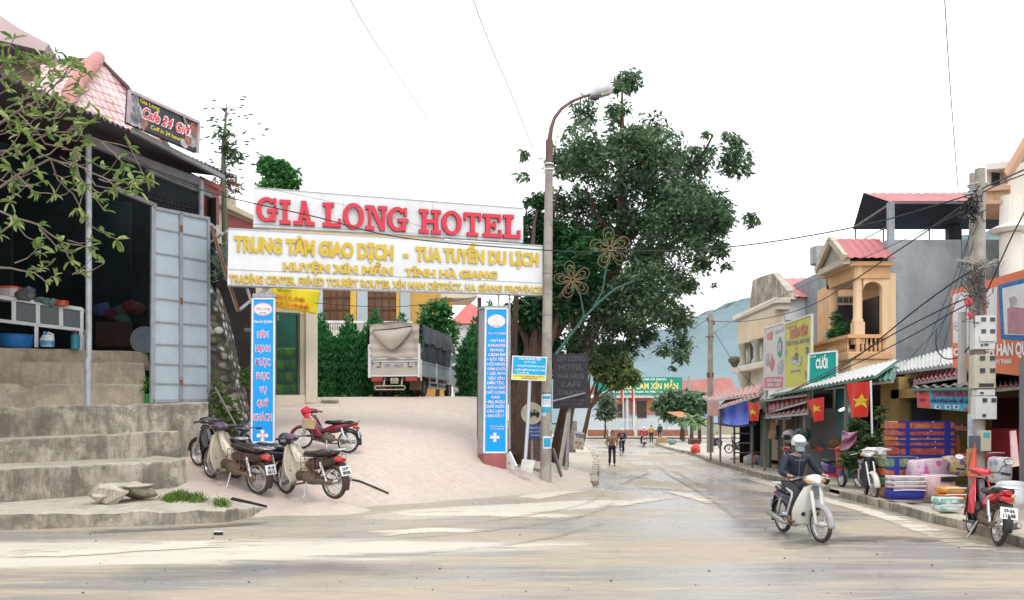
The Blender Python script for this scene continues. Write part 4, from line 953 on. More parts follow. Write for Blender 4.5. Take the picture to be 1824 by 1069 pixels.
# blue pillars
BLUE = M('blue panel print', (.0, .31, .80), .35, 0, .06, .8, grime=.08, grimecol=(.02, .2, .45)); PILM = M('pillar grey metal', (.36, .38, .42), .5, .3, .2, 2, grime=.5)
PINKT = M('pink red print', (.78, .34, .42), .5)
def pillar(q, Yb, capq, baseq, basemat):
 pl = Plane(405, 21.5, 967, 24.3)
 (tlx, tly), (trx, try_), (blx, bly), (brx, bry) = q
 b = MB(); b.prism(pl.poly([(tlx - 2, tly - 2), (trx + 3, try_ - 2), (brx + 3, bry + 3), (blx - 2, bly + 3)], -.03), gd * .55); p = b.build('pillar', PILM, gate, wd=1, bevel=.01)
 b = MB(); b.prism(pl.poly(q[:2] + (q[3], q[2]), .005), gd * .03); pn = b.build('panel', BLUE, p, wd=1)
 b = MB()
 for a, c_ in ((q[0], q[1]), (q[1], q[3]), (q[3], q[2]), (q[2], q[0])): b.bar(pl.pt(*a, .0), pl.pt(*c_, .0), .045, .045, up=pl.n)
 b.build('panel_frame', WHITEP, p, wd=1)
 b = MB(); b.prism(pl.poly(capq, .0), gd * .5); b.build('cap', PILM, p, wd=1)
 b = MB(); b.prism(pl.poly(baseq, .02), gd * .6); b.build('base', basemat, p, wd=1, bevel=.01)
 return p, pl
def oval(pl, cx, cy, rx, ry, off, n=28): return [pl.pt(cx + rx * cos(a), cy + ry * sin(a), off) for a in np.linspace(0, 2 * math.pi, n + 1)[:-1]]
def cross_mark(b, pl, cx, cy, s):
 for a, c_ in ((0, 1), (1, 0)):
  b.mat(0); b.prism(pl.poly([(cx - s * (.32 + .68 * a), cy - s * (.32 + .68 * c_)), (cx + s * (.32 + .68 * a), cy - s * (.32 + .68 * c_)), (cx + s * (.32 + .68 * a), cy + s * (.32 + .68 * c_)), (cx - s * (.32 + .68 * a), cy + s * (.32 + .68 * c_))], .010 + a * .003), gd * .004)
 for k in range(4):
  dx, dy = ((1, 1), (1, -1), (-1, 1), (-1, -1))[k]; b.mat(1); b.prism(pl.poly([(cx + dx * s * .1, cy + dy * s * .1), (cx + dx * s * .55, cy + dy * s * .2), (cx + dx * s * .2, cy + dy * s * .55)], .018), gd * .003)
OVAL = M('oval logo white', (.78, .70, .74), .5, 0, .12, 3)
p1, pl = pillar(((450, 532), (488.5, 532), (448, 788), (487.5, 788)), 22, [(450, 523), (492, 522), (492, 529), (450, 529)], [(446, 790), (492, 790), (492, 830), (446, 830)], CONC)
b = MB(); b.mat(0).prism(oval(pl, 468.5, 551, 17, 11.5, .008), gd * .004); b.mat(1).prism(oval(pl, 468.5, 551, 15.6, 10.2, .012), gd * .004); b.build('logo_oval', [PINKT, OVAL], p1, wd=1)
b = MB(); text_line(b, 'Gia Long', pl.pt, 468.5, 547, 552, 24, .01, .003, .015); text_line(b, 'HOTEL', pl.pt, 468.5, 556, 559, 13, .02, .003, .015); b.build('logo_lettering', M('logo ink', (.42, .30, .34), .6), p1, wd=1, fx=0)
b = MB(); text_line(b, 'Chào mừng Quý khách', pl.pt, 468.5, 570, 575, 33, .02, .003, .01); b.build('small_lettering', WHT, p1, wd=1, fx=0)
for s_, y0, y1, w_ in (('HÂN', 590, 601.5, 18.5), ('HẠNH', 614.5, 626, 25), ('ĐƯỢC', 639, 651, 25.5), ('PHỤC', 663.5, 675, 22), ('VỤ', 688.5, 699, 12), ('QUÝ', 712, 723.5, 19), ('KHÁCH', 737, 749, 31)):
 b = MB(); text_line(b, s_, pl.pt, 468, y0, y1, w_, .05, .003, .008, w=w_ + 1.6); b.build('lettering_outline', WHT, p1, wd=1, fx=0)
 b = MB(); text_line(b, s_, pl.pt, 468, y0 + .6, y1 - .4, w_, .012, .003, .013, w=w_ + .2); b.build('lettering', M('crimson print', (.74, .14, .22), .5), p1, wd=1, fx=0)
b = MB(); cross_mark(b, pl, 467.5, 776, 10); b.build('flower_emblem', [WHT, M('crimson print', (.74, .14, .22), .5)], p1, wd=1)
REDB = M('red painted base', (.36, .10, .10), .7, 0, .3, 2, grime=.5)
p2, pl = pillar(((865, 550), (903.5, 550), (862, 806), (901.5, 806)), 24, [(860, 545), (905, 544), (905, 549), (860, 549)], [(862, 808), (902, 808), (902, 850), (862, 850)], REDB)
b = MB(); b.prism(oval(pl, 884.5, 572, 15.5, 11.5, .012), gd * .004); b.build('logo_oval', OVAL, p2, wd=1)
b = MB(); text_line(b, 'GIA LONG', pl.pt, 884.5, 579, 581.5, 14, .02, .003, .015); b.build('logo_lettering', M('logo pink', (.75, .30, .30), .6), p2, wd=1, fx=0)
b = MB(); text_line(b, 'Chào mừng Quý khách', pl.pt, 885, 591.5, 595.5, 31, .02, .003, .01)
L = ['• PHÒNG', 'KARAOKE', 'PHÒNG', 'CÁCH ÂM', '• ĐẶT TIỆC', 'HỘI NGHỊ,', 'ĐÁM CƯỚI,', '• CÁC MÓN', 'ĐẶC SẢN', 'DÂN TỘC', '• PHÒNG NGHỈ', 'CHẤT LƯỢNG', 'CAO', '• BIA, RƯỢU', 'CHẤT NƯỚC', 'CÁC LOẠI', '• BÁN KIỂU Ý']
for i, s_ in enumerate(L):
 y0 = 604.3 + i * 8.37; text_line(b, s_, pl.pt, 884 - (0 if i > 8 else -1) - i * .12, y0, y0 + 4.9, 33, .035, .003, .01)
text_line(b, 'ĐC: Xín Mần - Hà Giang', pl.pt, 886, 758, 760.5, 26, .02, .003, .01); text_line(b, 'ĐT: 0219 836 268', pl.pt, 886, 762.5, 765, 24, .02, .003, .01)
b.build('lettering', M('pale pink print', (.80, .68, .74), .5), p2, wd=1, fx=0)
b = MB(); cross_mark(b, pl, 881.5, 779, 8); b.build('flower_emblem', [WHT, PINKT], p2, wd=1)
b = MB(); b.bar(GP.pt(888, 524, -.1), GP.pt(888, 546, -.1), .06); b.bar(GP.pt(470, 508, -.1), GP.pt(470, 524, -.1), .06); b.bar(GP.pt(907.5, 525, -.1), GP.pt(907.5, 800, -.3), .06); b.build('support_bar', STEEL, gate, wd=1)
b = MB(); b.bar(W(854, 530, 25.0), W(853, 782, 25.0), .12, .12); tag(b.build('wooden_post', M('old timber', (.16, .12, .095), .85, 0, .4, 6, bump=.4), bevel=.01), 'old timber post standing just left of the right blue pillar', 'post')
# reception lobby beside the gate
CREAM = M('cream render', (.58, .49, .36), .75, 0, .12, .9, grime=.15); CREAM2 = M('pale cream render', (.66, .59, .47), .7, 0, .1, .8)
lob = thing('lobby_building', 'cream lobby with column and tall mirror-glass window behind the left pillar', 'building', W(520, 725, 29))
LP = Plane(488, 28.2, 600, 29.4)
def lbox(pts, off, dep, name, mat, **k):
 b = MB(); b.prism(LP.poly(pts, off), -LP.n * dep); return b.build(name, mat, lob, wd=1, **k)
lbox([(545, 520), (566, 520), (566, 718), (545, 718)], .2, .5, 'column', CREAM2, bevel=.02)
lbox([(532, 553), (545, 553), (545, 710), (532, 710)], .0, .3, 'wall', CREAM)
lbox([(470, 515), (548, 525), (546, 562), (470, 555)], .02, .3, 'wall', CREAM)
lbox([(470, 704), (560, 704), (560, 745), (470, 745)], .12, .3, 'plinth', CREAM2, bevel=.01)
t = NT('tinted shop glass'); t.col((.03, .06, .055)); t.rough(.04); tr_ = t.n('ShaderNodeBsdfTransparent'); tr_.inputs[0].default_value = (.72, .90, .84, 1); mx_ = t.n('ShaderNodeMixShader'); mx_.inputs[0].default_value = .16; t.l(tr_.outputs[0], mx_.inputs[1]); t.l(t.b.outputs[0], mx_.inputs[2]); t.l(mx_.outputs[0], t.out.inputs[0]); MIRR = t.m
lbox([(470, 545), (548, 545), (548, 715), (470, 715)], -1.1, .1, 'inner_wall', M('teal inner wall', (.10, .26, .24), .8, 0, .3, 1))
SACK = [M('yellow green sack', (.40, .42, .05), .6, 0, .45, 7), M('leaf green sack', (.10, .28, .06), .6, 0, .45, 7)]
for r_ in range(4):
 for k in range(3):
  c0 = LP.pt(499 + k * 13 + (r_ % 2) * 3, 694 - r_ * 22, -.6); b = MB(); b.loft([(c0 + Vc((-.16, 0, 0)), .14, .10), (c0 + Vc((-.10, 0, 0)), .22, .17), (c0 + Vc((.10, 0, 0)), .22, .17), (c0 + Vc((.16, 0, 0)), .14, .10)], 12, 3)
  tag(b.build('goods_sack', SACK[(r_ + k) % 2], sm=1), 'yellow-green sack stacked behind the lobby window glass', 'sack', 'sacks behind the lobby window')
lbox([(490, 556), (532, 558), (532, 706), (490, 706)], -.05, .05, 'window_pane', MIRR)
b = MB()
for a, c_ in (((491, 556), (491, 706)), ((532, 558), (532, 706)), ((490, 704), (532, 704)), ((490, 558), (532, 560))): b.bar(LP.pt(*a, .0), LP.pt(*c_, .0), .08, .06, up=LP.n)
b.build('window_frame', M('dark green frame', (.05, .10, .08), .5), lob, wd=1)
lbox([(547, 514), (568, 514), (568, 522), (547, 522)], .3, .6, 'capital', CREAM2, bevel=.03)
LP2 = Plane(378, 25.4, 470, 27.6)
b = MB(); b.prism(LP2.poly([(378, 346), (470, 391), (470, 401), (378, 359)], .25), (0, 1.0, 0)); b.build('cornice', CREAM, lob, wd=1, bevel=.03)
b = MB(); b.prism(LP2.poly([(378, 361), (470, 403), (470, 560), (378, 560)], 0), (0, 2.0, 0)); b.build('wall', CREAM2, lob, wd=1)
b = MB(); b.prism(LP2.poly([(400, 378), (470, 407), (470, 425), (400, 405)], .03), -LP2.n * .05); b.build('red_band', M('maroon render', (.34, .09, .085), .7), lob, wd=1)
b = MB(); b.prism([W(380, 332, 27.0), W(415, 350, 27.8), W(415, 400, 27.8), W(380, 390, 27.0)], (0, .3, 0)); b.build('parapet', M('weathered tile coping', (.50, .40, .33), .8, 0, .4, 5, bump=.4), lob, wd=1)
b = MB(); p = W(548, 737, 28.0); b.prism([W(470, 723, 28.6), W(605, 723, 28.6), W(604, 727, 27.4), W(470, 727, 27.2)], (0, 0, -.5)); tag(b.build('entrance_step', CREAM2, bevel=.02), 'low cream landing step in front of the lobby column', 'step')
b = MB(); b.prism([W(572, 707, 29.3), W(602, 707, 29.3), W(604, 713, 28.7), W(572, 713, 28.7)], (0, 0, -.5)); tag(b.build('entrance_step', CONC, bevel=.02), 'small upper concrete step right of the lobby column', 'step')
ban = thing('yellow_banner', 'yellow cloth banner with red lines hanging on the cream lobby', 'banner', LP.pt(525, 562, .4))
BP = Plane(483, 27.0, 570, 27.9)
YB = M('yellow cloth', (.78, .66, .02), .6, 0, .1, 1.5)
b = MB(); f = lambda u, v: BP.pt(484 + 87 * u - 10 * u * v + 2 * v, 509 + 9 * u + (37 + 5 * u) * v + sin(u * 7) * .6, .03 * sin(u * 9 + v * 3)); b.sheet(f, 24, 10); b.build('cloth', YB, ban, wd=1, sm=2, solid=.01)
b = MB(); text_quad(b, 'GIA LONG', BP.pt, ((494, 513), (519, 516), (494, 518), (519, 521)), .01, .004, .2, .05); b.build('lettering', M('brown ink', (.22, .14, .02), .6), ban, wd=1, fx=0)
b = MB(); text_quad(b, 'HỘ ĂN, TỔ HỘI, CẤP ĐIỆN', BP.pt, ((489, 525), (543, 532), (489, 531), (543, 538)), .04, .004, .15, .05); text_quad(b, 'TRUNG CỦA HUYỆN XÍN MẦN', BP.pt, ((491, 537), (551, 545), (491, 543.5), (551, 551.5)), .04, .004, .15, .05); b.build('lettering', M('orange red ink', (.72, .10, .02), .6), ban, wd=1, fx=0)
# yellow hotel behind the hedge
hot = thing('hotel_building', 'ochre hotel with brown doors and white balcony balusters behind the hedge', 'building', W(660, 708, 43))
OCH = M('ochre render', (.62, .36, .09), .7, 0, .12, .6, grime=.1); PBLU = M('pale blue render', (.42, .50, .54), .7, 0, .1, .7)
HP = Plane(440, 42.5, 860, 45)
def hbox(pts, off, dep, name, mat, **k):
 b = MB(); b.prism(HP.poly(pts, off), -HP.n * dep); return b.build(name, mat, hot, wd=1, **k)
hbox([(430, 400), (792, 420), (792, 770), (430, 770)], 0, 9, 'wall', OCH)
WOOD = M('brown door timber', (.16, .075, .03), .5, 0, .35, 1.5, grime=.3, grimecol=(.07, .03, .015))
for x0, x1 in ((576, 624), (655, 706)):
 hbox([(x0, 505), (x1, 508), (x1, 640), (x0, 640)], .03, .1, 'door', WOOD)
 b = MB()
 for k in (.25, .5, .75): b.bar(HP.pt(x0 + (x1 - x0) * k, 512, .05), HP.pt(x0 + (x1 - x0) * k, 600, .05), .07, .05, up=HP.n)
 for yy in (530, 552, 575): b.bar(HP.pt(x0, yy, .05), HP.pt(x1, yy, .05), .07, .05, up=HP.n)
 b.build('door_rail', M('dark timber', (.09, .04, .02), .5), hot, wd=1)
for x0, x1 in ((545, 575), (636, 655), (713, 731)): hbox([(x0, 500), (x1, 502), (x1, 640), (x0, 640)], .25, .3, 'pier', PBLU, bevel=.03)
for x0, x1 in ((624, 635), (706, 712)): hbox([(x0, 500), (x1, 502), (x1, 640), (x0, 640)], .18, .3, 'pier', M('bright ochre', (.70, .42, .08), .6))
b = MB(); b.bar(HP.pt(545, 573, .9), HP.pt(735, 575, .9), .16, .12)
b.bar(HP.pt(545, 598, .9), HP.pt(735, 600, .9), .16, .14)
for i in range(48):
 x = 548 + i * 3.9; p = HP.pt(x, 598, .9); b.lathe(p, [(.035, 0), (.055, .16), (.03, .34), (.05, .55), (.04, .72)], 6)
b.build('balustrade', M('white baluster', (.74, .73, .70), .6), hot, wd=1)
hbox([(430, 601), (740, 603), (740, 612), (430, 612)], 1.0, 1.0, 'balcony_slab', CREAM2)
hbox([(786, 520), (850, 524), (850, 531), (786, 530)], .6, 3, 'roof_slab', CREAM2); hbox([(799, 530), (806, 530), (806, 560), (799, 560)], .3, .3, 'pier', M('bright ochre', (.70, .42, .08), .6)); hbox([(786, 570), (812, 571), (812, 578), (786, 578)], .4, 2, 'ledge', M('dark ledge', (.12, .07, .06), .7))
rh = thing('red_roofed_house', 'white house under a plain red roof seen beyond the parked truck', 'house', W(835, 690, 70))
REDROOF = M('red sheet roof', (.52, .13, .12), .5, 0, .15, 1.2, grime=.15, grimecol=(.32, .12, .10)); PINKR = M('faded pink roof', (.56, .24, .22), .55, 0, .2, .8, grime=.2)
b = MB(); b.prism([W(800, 576, 70), W(836, 538, 72), W(872, 560, 71), W(900, 576, 70)], (0, 8, .0)); b.build('roof', REDROOF, rh, wd=1)
b = MB(); b.prism([W(806, 578, 70.5), W(900, 578, 70.5), W(900, 720, 70.5), W(806, 720, 70.5)], (0, 7, 0)); b.build('wall', M('pale wall', (.62, .62, .62), .8), rh, wd=1)
# clipped conifers and the round tree
HEDGE = leaf_mat('conifer spray', (.018, .10, .034), (.04, .19, .06), (.085, .30, .10), .35)
BARK = M('brown bark', (.10, .065, .045), .95, 0, .45, 5, bump=.8, bscale=14)
def conifer(px, ytop, wpx, Y, label, seed, ybase=712):
 base = W(px, ybase, Y); top = W(px, ytop, Y); H_ = top.z - base.z; r_ = wpx * Y / F / 2 * 1.08
 t_ = thing('conifer', label, 'tree', base, group='clipped conifers along the yard')
 b = MB(); b.tube([(0, 0, -.2), (0, 0, H_ * .8)], [.09, .03], 7); b.build('trunk', BARK, t_)
 cs = []; n_ = 9
 for i in range(n_):
  u = i / (n_ - 1); rr = r_ * (.92 + .25 * sin(u * 2.2)) * (1 - max(0, u - .35) ** 1.6 * 1.75); cs.append((0, 0, H_ * (.06 + .88 * u), max(.16, rr), max(.16, rr), H_ * .10))
 b = MB(); V, Fc = leaf_cloud(cs, 8000, .19, seed, -1.1, .30, shell=.74); b.add(V, Fc)
 b.build('crown', HEDGE, t_, fx=0)
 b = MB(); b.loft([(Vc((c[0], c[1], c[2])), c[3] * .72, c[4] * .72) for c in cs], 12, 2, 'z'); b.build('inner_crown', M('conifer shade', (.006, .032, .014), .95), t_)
 return t_
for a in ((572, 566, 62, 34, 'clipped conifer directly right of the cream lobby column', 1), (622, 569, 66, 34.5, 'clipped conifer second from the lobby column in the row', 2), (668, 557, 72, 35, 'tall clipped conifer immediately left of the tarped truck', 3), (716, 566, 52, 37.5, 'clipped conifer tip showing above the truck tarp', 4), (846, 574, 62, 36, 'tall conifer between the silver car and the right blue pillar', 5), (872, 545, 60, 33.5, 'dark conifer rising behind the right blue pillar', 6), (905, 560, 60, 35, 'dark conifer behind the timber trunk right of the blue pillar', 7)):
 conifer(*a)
LIGHTL = leaf_mat('mid green leaf', (.02, .10, .03), (.05, .20, .06), (.12, .32, .10))
def broad(name, label, cs, Yb, base, trunk_r, mat, count, size, seed, targets=None, group=None, cut=.0, barkm=None, aspect=.42, shell=.3, droop=.3, inner=0.):
 t_ = thing(name, label, 'tree', base, group=group); base = Vc(base)
 loc = [(c[0] - base.x, c[1] - base.y, c[2] - base.z, *c[3:]) for c in cs]
 b = MB(); top = Vc((sum(c[0] for c in loc) / len(loc), sum(c[1] for c in loc) / len(loc), sum(c[2] for c in loc) / len(loc)))
 fork = Vc((top.x * .3, top.y * .3, top.z * .45)); b.tube([(0, 0, -.3), fork * .5 + Vc((.05, 0, 0)), fork], [trunk_r, trunk_r * .85, trunk_r * .7], 9)
 limbs(b, fork, [Vc(c[:3]) for c in loc], trunk_r * .55, seed, 6, .08, .015)
 b.build('trunk', barkm or BARK, t_, sm=1, fx=0)
 b = MB(); V, Fc = leaf_cloud(loc, count, size, seed, droop, aspect, shell=shell, noise_cut=cut); b.add(V, Fc); b.build('crown', mat, t_, fx=0)
 return t_
broad('round_tree', 'bushy light green tree behind the tarped truck', [(*W(776, 560, 41), .8, .8, .8), (*W(760, 590, 41), .8, .8, .7), (*W(795, 590, 41), .7, .7, .7), (*W(778, 620, 41), 1.0, 1, .9), (*W(790, 555, 41), .4, .4, .5)], 41, W(778, 712, 41), .12, LIGHTL, 3200, .3, 5)
broad('tall_tree', 'green tree crown rising behind the top left corner of the hotel board', [(*W(490, 300, 48), .9, .9, .6), (*W(505, 315, 48), 1.0, 1, .7), (*W(478, 290, 48), .5, .5, .4), (*W(495, 335, 48), 1.2, 1.2, .7), (*W(470, 298, 48), .4, .4, .3)], 48, W(495, 708, 48), .2, LIGHTL, 3400, .32, 6)
# tarped truck, seen from behind
def wheel_set(parent, c, r, w_, name='wheel', axis='x', rimcol=None):
 b = MB(); b.torus(c, r - w_ * .42, w_ * .42, axis, 24, 8, 1.15); o = b.build(name, RUBBER, parent, sm=2)
 b = MB(); b.cyl(c, r * .62, w_ * .5, 18, axis); b.cyl(c, r * .22, w_ * .8, 10, axis)
 b.build('rim', rimcol or M('muddy rim', (.30, .22, .15), .8, .1, .3, 5), o); return o
BEIGE = M('dusty beige paint', (.54, .49, .45), .6, 0, .14, 1.5, grime=.35, grimecol=(.34, .29, .25)); TARPB = M('beige tarp', (.50, .44, .39), .85, 0, .2, 2, bump=.3, bscale=6, grime=.2)
TARPG = M('grey tarp', (.085, .098, .112), .8, 0, .28, 1.5, bump=.5, bscale=5); LBLUE = M('pale blue truck paint', (.36, .43, .46), .5, 0, .15, 1.5, grime=.4, grimecol=(.30, .26, .22))
TR = 32.2; tp = W(703, 712, TR); tp.z = yard_z(tp.x, TR) + .02
trk = thing('truck', 'dusty beige truck with grey tarpaulin over its load parked in the yard', 'truck', tp, rz=R(-9))
def TB(f, name, mat, parent=None, **k):
 b = MB(); f(b); return b.build(name, mat, parent or trk, **k)
bw = .98
TB(lambda b: b.bbox((-.45, .1, .62), (.45, 6.6, .80)) , 'chassis', M('muddy chassis', (.10, .07, .05), .9, 0, .4, 4))
bed = TB(lambda b: b.bbox((-bw, 0.02, .82), (bw, 4.9, .95)), 'cargo_bed', BEIGE, bevel=.01)
tg = TB(lambda b: b.bbox((-bw, -.05, .78), (bw, .0, 1.42)), 'tailgate', BEIGE, bevel=.02)
def fr(b):
 for x in (-bw, -.0 + bw): b.bbox((x - .05, -.09, .72), (x + .05, -.02, 2.0))
 b.bbox((-bw, -.08, 1.42), (bw, -.05, 1.46)); b.bbox((-bw, -.08, .76), (bw, -.055, .82)); b.bbox((-.9, -.075, 1.32), (.9, -.052, 1.35))
TB(fr, 'tailgate_frame', WHITEP, tg)
def plan(b):
 for x in (-.62, .62): b.bbox((x - .09, -.07, 1.12), (x + .09, -.055, 1.15))
 for x in (-.86, -.55, .56, .86): b.bbox((x - .02, -.075, 1.2), (x + .02, -.055, 1.34))
TB(plan, 'latch', M('dark latch', (.14, .12, .11), .7), tg)
b = MB(); text_quad(b, '29C - 446.75', lambda x, y, o: Vc((x, -.055 - o, y)), ((-.38, 1.24), (.36, 1.24), (-.38, 1.12), (.36, 1.12)), .01, .004); b.build('lettering', M('blue stencil', (.22, .28, .42), .7), tg, fx=0)
def tarp_side(sgn):
 def P(u, v):
  y = -.02 + 4.95 * u; z = 1.38 + 1.36 * v; sag = .05 * sin(u * 34 + v * 2) + .03 * sin(u * 60)
  bulge = .07 * sin(v * math.pi) + (.06 if v > .45 else 0) * sin(u * 22) ** 2
  x = sgn * (bw + .02 + bulge + sag * .5) * (1 if v < .92 else .95); return Vc((x, y, z - (.06 if v > .9 else 0) + .05 * sin(u * 9) * (v > .5)))
 return P
TB(lambda b: (b.sheet(tarp_side(1), 60, 14), b.sheet(tarp_side(-1), 60, 14)), 'side_tarp', TARPG, sm=2, fx=0)
def flap(u, v):
 y = 5 * u; z = 2.74 - .62 * v - .10 * abs(sin(u * 11)) * v; return Vc((bw + .10 + .05 * v + .03 * sin(u * 30 + v * 4), y, z))
TB(lambda b: b.sheet(flap, 60, 8), 'tarp_flap', TARPG, sm=2, fx=0)
def top(u, v):
 x = -bw + 2 * bw * v; return Vc((x * 1.05, -.05 + 5.05 * u, 2.70 + .16 * sin(v * math.pi) + .035 * sin(u * 26) * sin(v * math.pi)))
TB(lambda b: b.sheet(top, 50, 10), 'top_tarp', M('pale tarp top', (.40, .41, .42), .8, 0, .2, 2), sm=2, fx=0)
def rear(u, v):
 x = -bw + 2 * bw * u; z = 1.46 + 1.3 * v; y = -.06 - .05 * sin(v * 5 + u * 3) * sin(u * 3.14) - .03 * sin(u * 17 + v * 6) - .02 * sin(v * 25); return Vc((x, y, z + .07 * sin(u * math.pi) * (v > .9)))
TB(lambda b: b.sheet(rear, 30, 24), 'rear_tarp', TARPB, sm=2, fx=0)
def fold(u, v):
 x = -.78 + 1.5 * u; s_ = sin(u * math.pi); z = 2.52 + .14 * u - v * (.12 + .62 * s_ * (1.15 - .45 * abs(u - .45))); y = -.13 - .10 * sin(v * math.pi) * s_ - .07 * v * s_; return Vc((x, y, z))
TB(lambda b: b.sheet(fold, 30, 14), 'tarp_fold', TARPB, sm=2, fx=0, solid=.015)
TB(lambda b: b.tube([(-.8, -.12, 2.52), (.0, -.15, 2.57), (.72, -.13, 2.66)], .025, 6), 'tarp_rope', M('dark rope', (.05, .04, .04), .9))  # rope along the tarp fold in one dark colour
TB(lambda b: (b.bbox((bw, 0, .80), (bw + .04, 4.9, 1.36)),  b.bbox((bw + .04, 0, .78), (bw + .07, 4.9, .86)), b.bbox((bw + .04, 0, 1.30), (bw + .06, 4.9, 1.36))), 'side_board', LBLUE, bevel=.008)
TB(lambda b: [b.bbox((bw + .04, y, .6), (bw + .08, y + .08, 1.4)) for y in (0.0, 2.4, 4.8)], 'stanchion', WHITEP)
TB(lambda b: b.bbox((-bw - .04, 0, .80), (-bw, 4.9, 1.36)), 'side_board', LBLUE)
LAMP = M('red lamp lens', (.42, .07, .06), .3, 0, .2, 6, grime=.3)
for x in (-.68, .68): TB(lambda b: b.bbox((x - .22, -.10, .58), (x + .22, -.02, .74)), 'tail_light', LAMP, bevel=.02)
TB(lambda b: b.bbox((-.13, -.09, .50), (.16, -.06, .70)), 'number_plate', M('plate cream', (.60, .58, .42), .5, 0, .1, 5))
b = MB(); text_quad(b, '29C', lambda x, y, o: Vc((x, -.09 - o, y)), ((-.08, .68), (.10, .68), (-.08, .62), (.10, .62)), .02, .003); text_quad(b, '446.75', lambda x, y, o: Vc((x, -.09 - o, y)), ((-.11, .60), (.14, .60), (-.11, .53), (.14, .53)), .02, .003); b.build('plate_lettering', BLACKP, trk, fx=0)
TB(lambda b: (b.tube([(-.7, -.14, .40), (.42, -.14, .40), (.46, -.14, .33), (.42, -.14, .26), (-.7, -.14, .26), (-.74, -.14, .33), (-.7, -.14, .40)], .025, 6), b.bar((-.4, -.12, .38), (-.4, .1, .8), .04), b.bar((.3, -.12, .38), (.3, .1, .8), .04)), 'bumper_bar', M('muddy white bar', (.50, .44, .38), .7, 0, .2, 5, grime=.4))
for x in (-.72, .72): TB(lambda b: b.bbox((x - .24, .35, .25), (x + .24, .38, .80)), 'mudguard', M('brown mud flap', (.16, .105, .07), .95, 0, .3, 4))
for x in (-.80, -.56, .56, .80): wheel_set(trk, Vc((x, 1.15, .40)), .40, .22)
for x in (-.76, .76): wheel_set(trk, Vc((x, 5.6, .40)), .40, .22)
TB(lambda b: (b.bar((bw - .1, 1.8, .62), (bw - .1, 4.6, .62), .05, .07), b.bar((bw - .1, 1.8, .42), (bw - .1, 4.6, .42), .05, .07), [b.bar((bw - .1, y, .40), (bw - .1, y, .8), .05) for y in (1.9, 3.2, 4.5)]), 'side_guard', WHITEP)
TB(lambda b: b.loft([((0, 5.0, 1.35), .95, .75), ((0, 5.2, 1.4), .97, .85), ((0, 6.2, 1.35), .97, .85), ((0, 6.7, 1.2), .93, .65)], 16, 5, 'y'), 'cab', M('cab paint', (.34, .42, .46), .35, 0, .1), sm=1)
TB(lambda b: (b.bbox((.965, 5.45, 1.35), (.985, 6.25, 2.0)), b.bbox((-.985, 5.45, 1.35), (-.965, 6.25, 2.0))), 'cab_window', GLS)
# pale car further in
cp = W(838, 712, 39.5); cp.z = yard_z(cp.x, 39.5)
car = thing('parked_car', 'silver grey car half hidden behind the front of the tarped truck', 'car', cp, rz=R(-6))
SILV = M('silver car paint', (.50, .52, .53), .25, .3, .06, 1, coat=.5)
def CB(f, name, mat, **k): b = MB(); f(b); return b.build(name, mat, car, **k)
CB(lambda b: b.loft([((0, 0, .62), .78, .26), ((0, .12, .64), .84, .36), ((0, 2.6, .66), .86, .38), ((0, 3.9, .58), .8, .28)], 18, 4, 'y'), 'body', SILV, sm=1)
CB(lambda b: b.loft([((0, .05, 1.05), .70, .14), ((0, .35, 1.36), .70, .40), ((0, 1.9, 1.38), .70, .40), ((0, 2.7, 1.0), .72, .15)], 16, 4, 'y'), 'cabin', SILV, sm=1)
CB(lambda b: b.prism([(-.58, .02, 1.10), (.58, .02, 1.10), (.54, .22, 1.62), (-.54, .22, 1.62)], (0, -.03, .01)), 'rear_window', GLS)
for x in (-.70, .70): CB(lambda b: b.bbox((x - .09, -.06, .72), (x + .09, .04, 1.0)), 'tail_light', M('red car lamp', (.6, .04, .04), .2), bevel=.02)
CB(lambda b: b.bbox((-.8, -.12, .36), (.8, .02, .58)), 'bumper', M('pale bumper', (.55, .55, .54), .4), bevel=.04)
for x, y in ((-.74, .75), (.74, .75), (-.74, 3.1), (.74, 3.1)): wheel_set(car, Vc((x, y, .34)), .34, .2)
CB(lambda b: b.bbox((-.16, -.135, .62), (.16, -.125, .74)), 'number_plate', WHITEP)
# motorbikes
SEATM = M('black vinyl seat', (.016, .016, .018), .38, 0, .3, 6, spec=.5); ENG = M('muddy engine metal', (.17, .135, .10), .6, .4, .35, 9, grime=.6, grimecol=(.16, .11, .07)); REDLENS = M('red lens', (.42, .02, .02), .15, 0, .1, coat=.5)
MIRG = M('mirror glass', (.75, .78, .80), .05, .9, .02); HLG = M('headlamp glass', (.62, .64, .66), .08, .3, .08, 8, coat=.8); ORANGEL = M('amber lens', (.7, .25, .03), .2)
GREYP = M('grey plastic', (.10, .10, .11), .5); PLATE = M('white number plate', (.74, .75, .76), .45, 0, .05)
def bike_wheel(parent, name, c, r, tr, spokes, rimm, hub=.05):
 c = Vc(c); b = MB(); b.torus(c, r - tr, tr, 'y', 30, 8, 1.0); t_ = b.build(name, RUBBER, parent, sm=2)
 b = MB(); b.torus(c, r - tr * 1.9, tr * .55, 'y', 30, 6, 1.5); b.cyl(c, hub, .12, 14, 'y'); b.cyl(c, hub * .5, .18, 8, 'y')
 if spokes > 8:
  for i in range(spokes):
   a = 2 * math.pi * i / spokes; a2 = a + (.5 if i % 2 else -.5); s_ = 1 if i % 4 < 2 else -1
   b.bar(c + Vc((cos(a2) * hub * .9, .045 * s_, sin(a2) * hub * .9)), c + Vc((cos(a) * (r - tr * 2), 0, sin(a) * (r - tr * 2))), .006)
 else:
  for i in range(spokes):
   a = 2 * math.pi * i / spokes; b.bar(c, c + Vc((cos(a) * (r - tr * 2), 0, sin(a) * (r - tr * 2))), .05, .03)
 b.build('rim', rimm, t_, sm=1); return t_
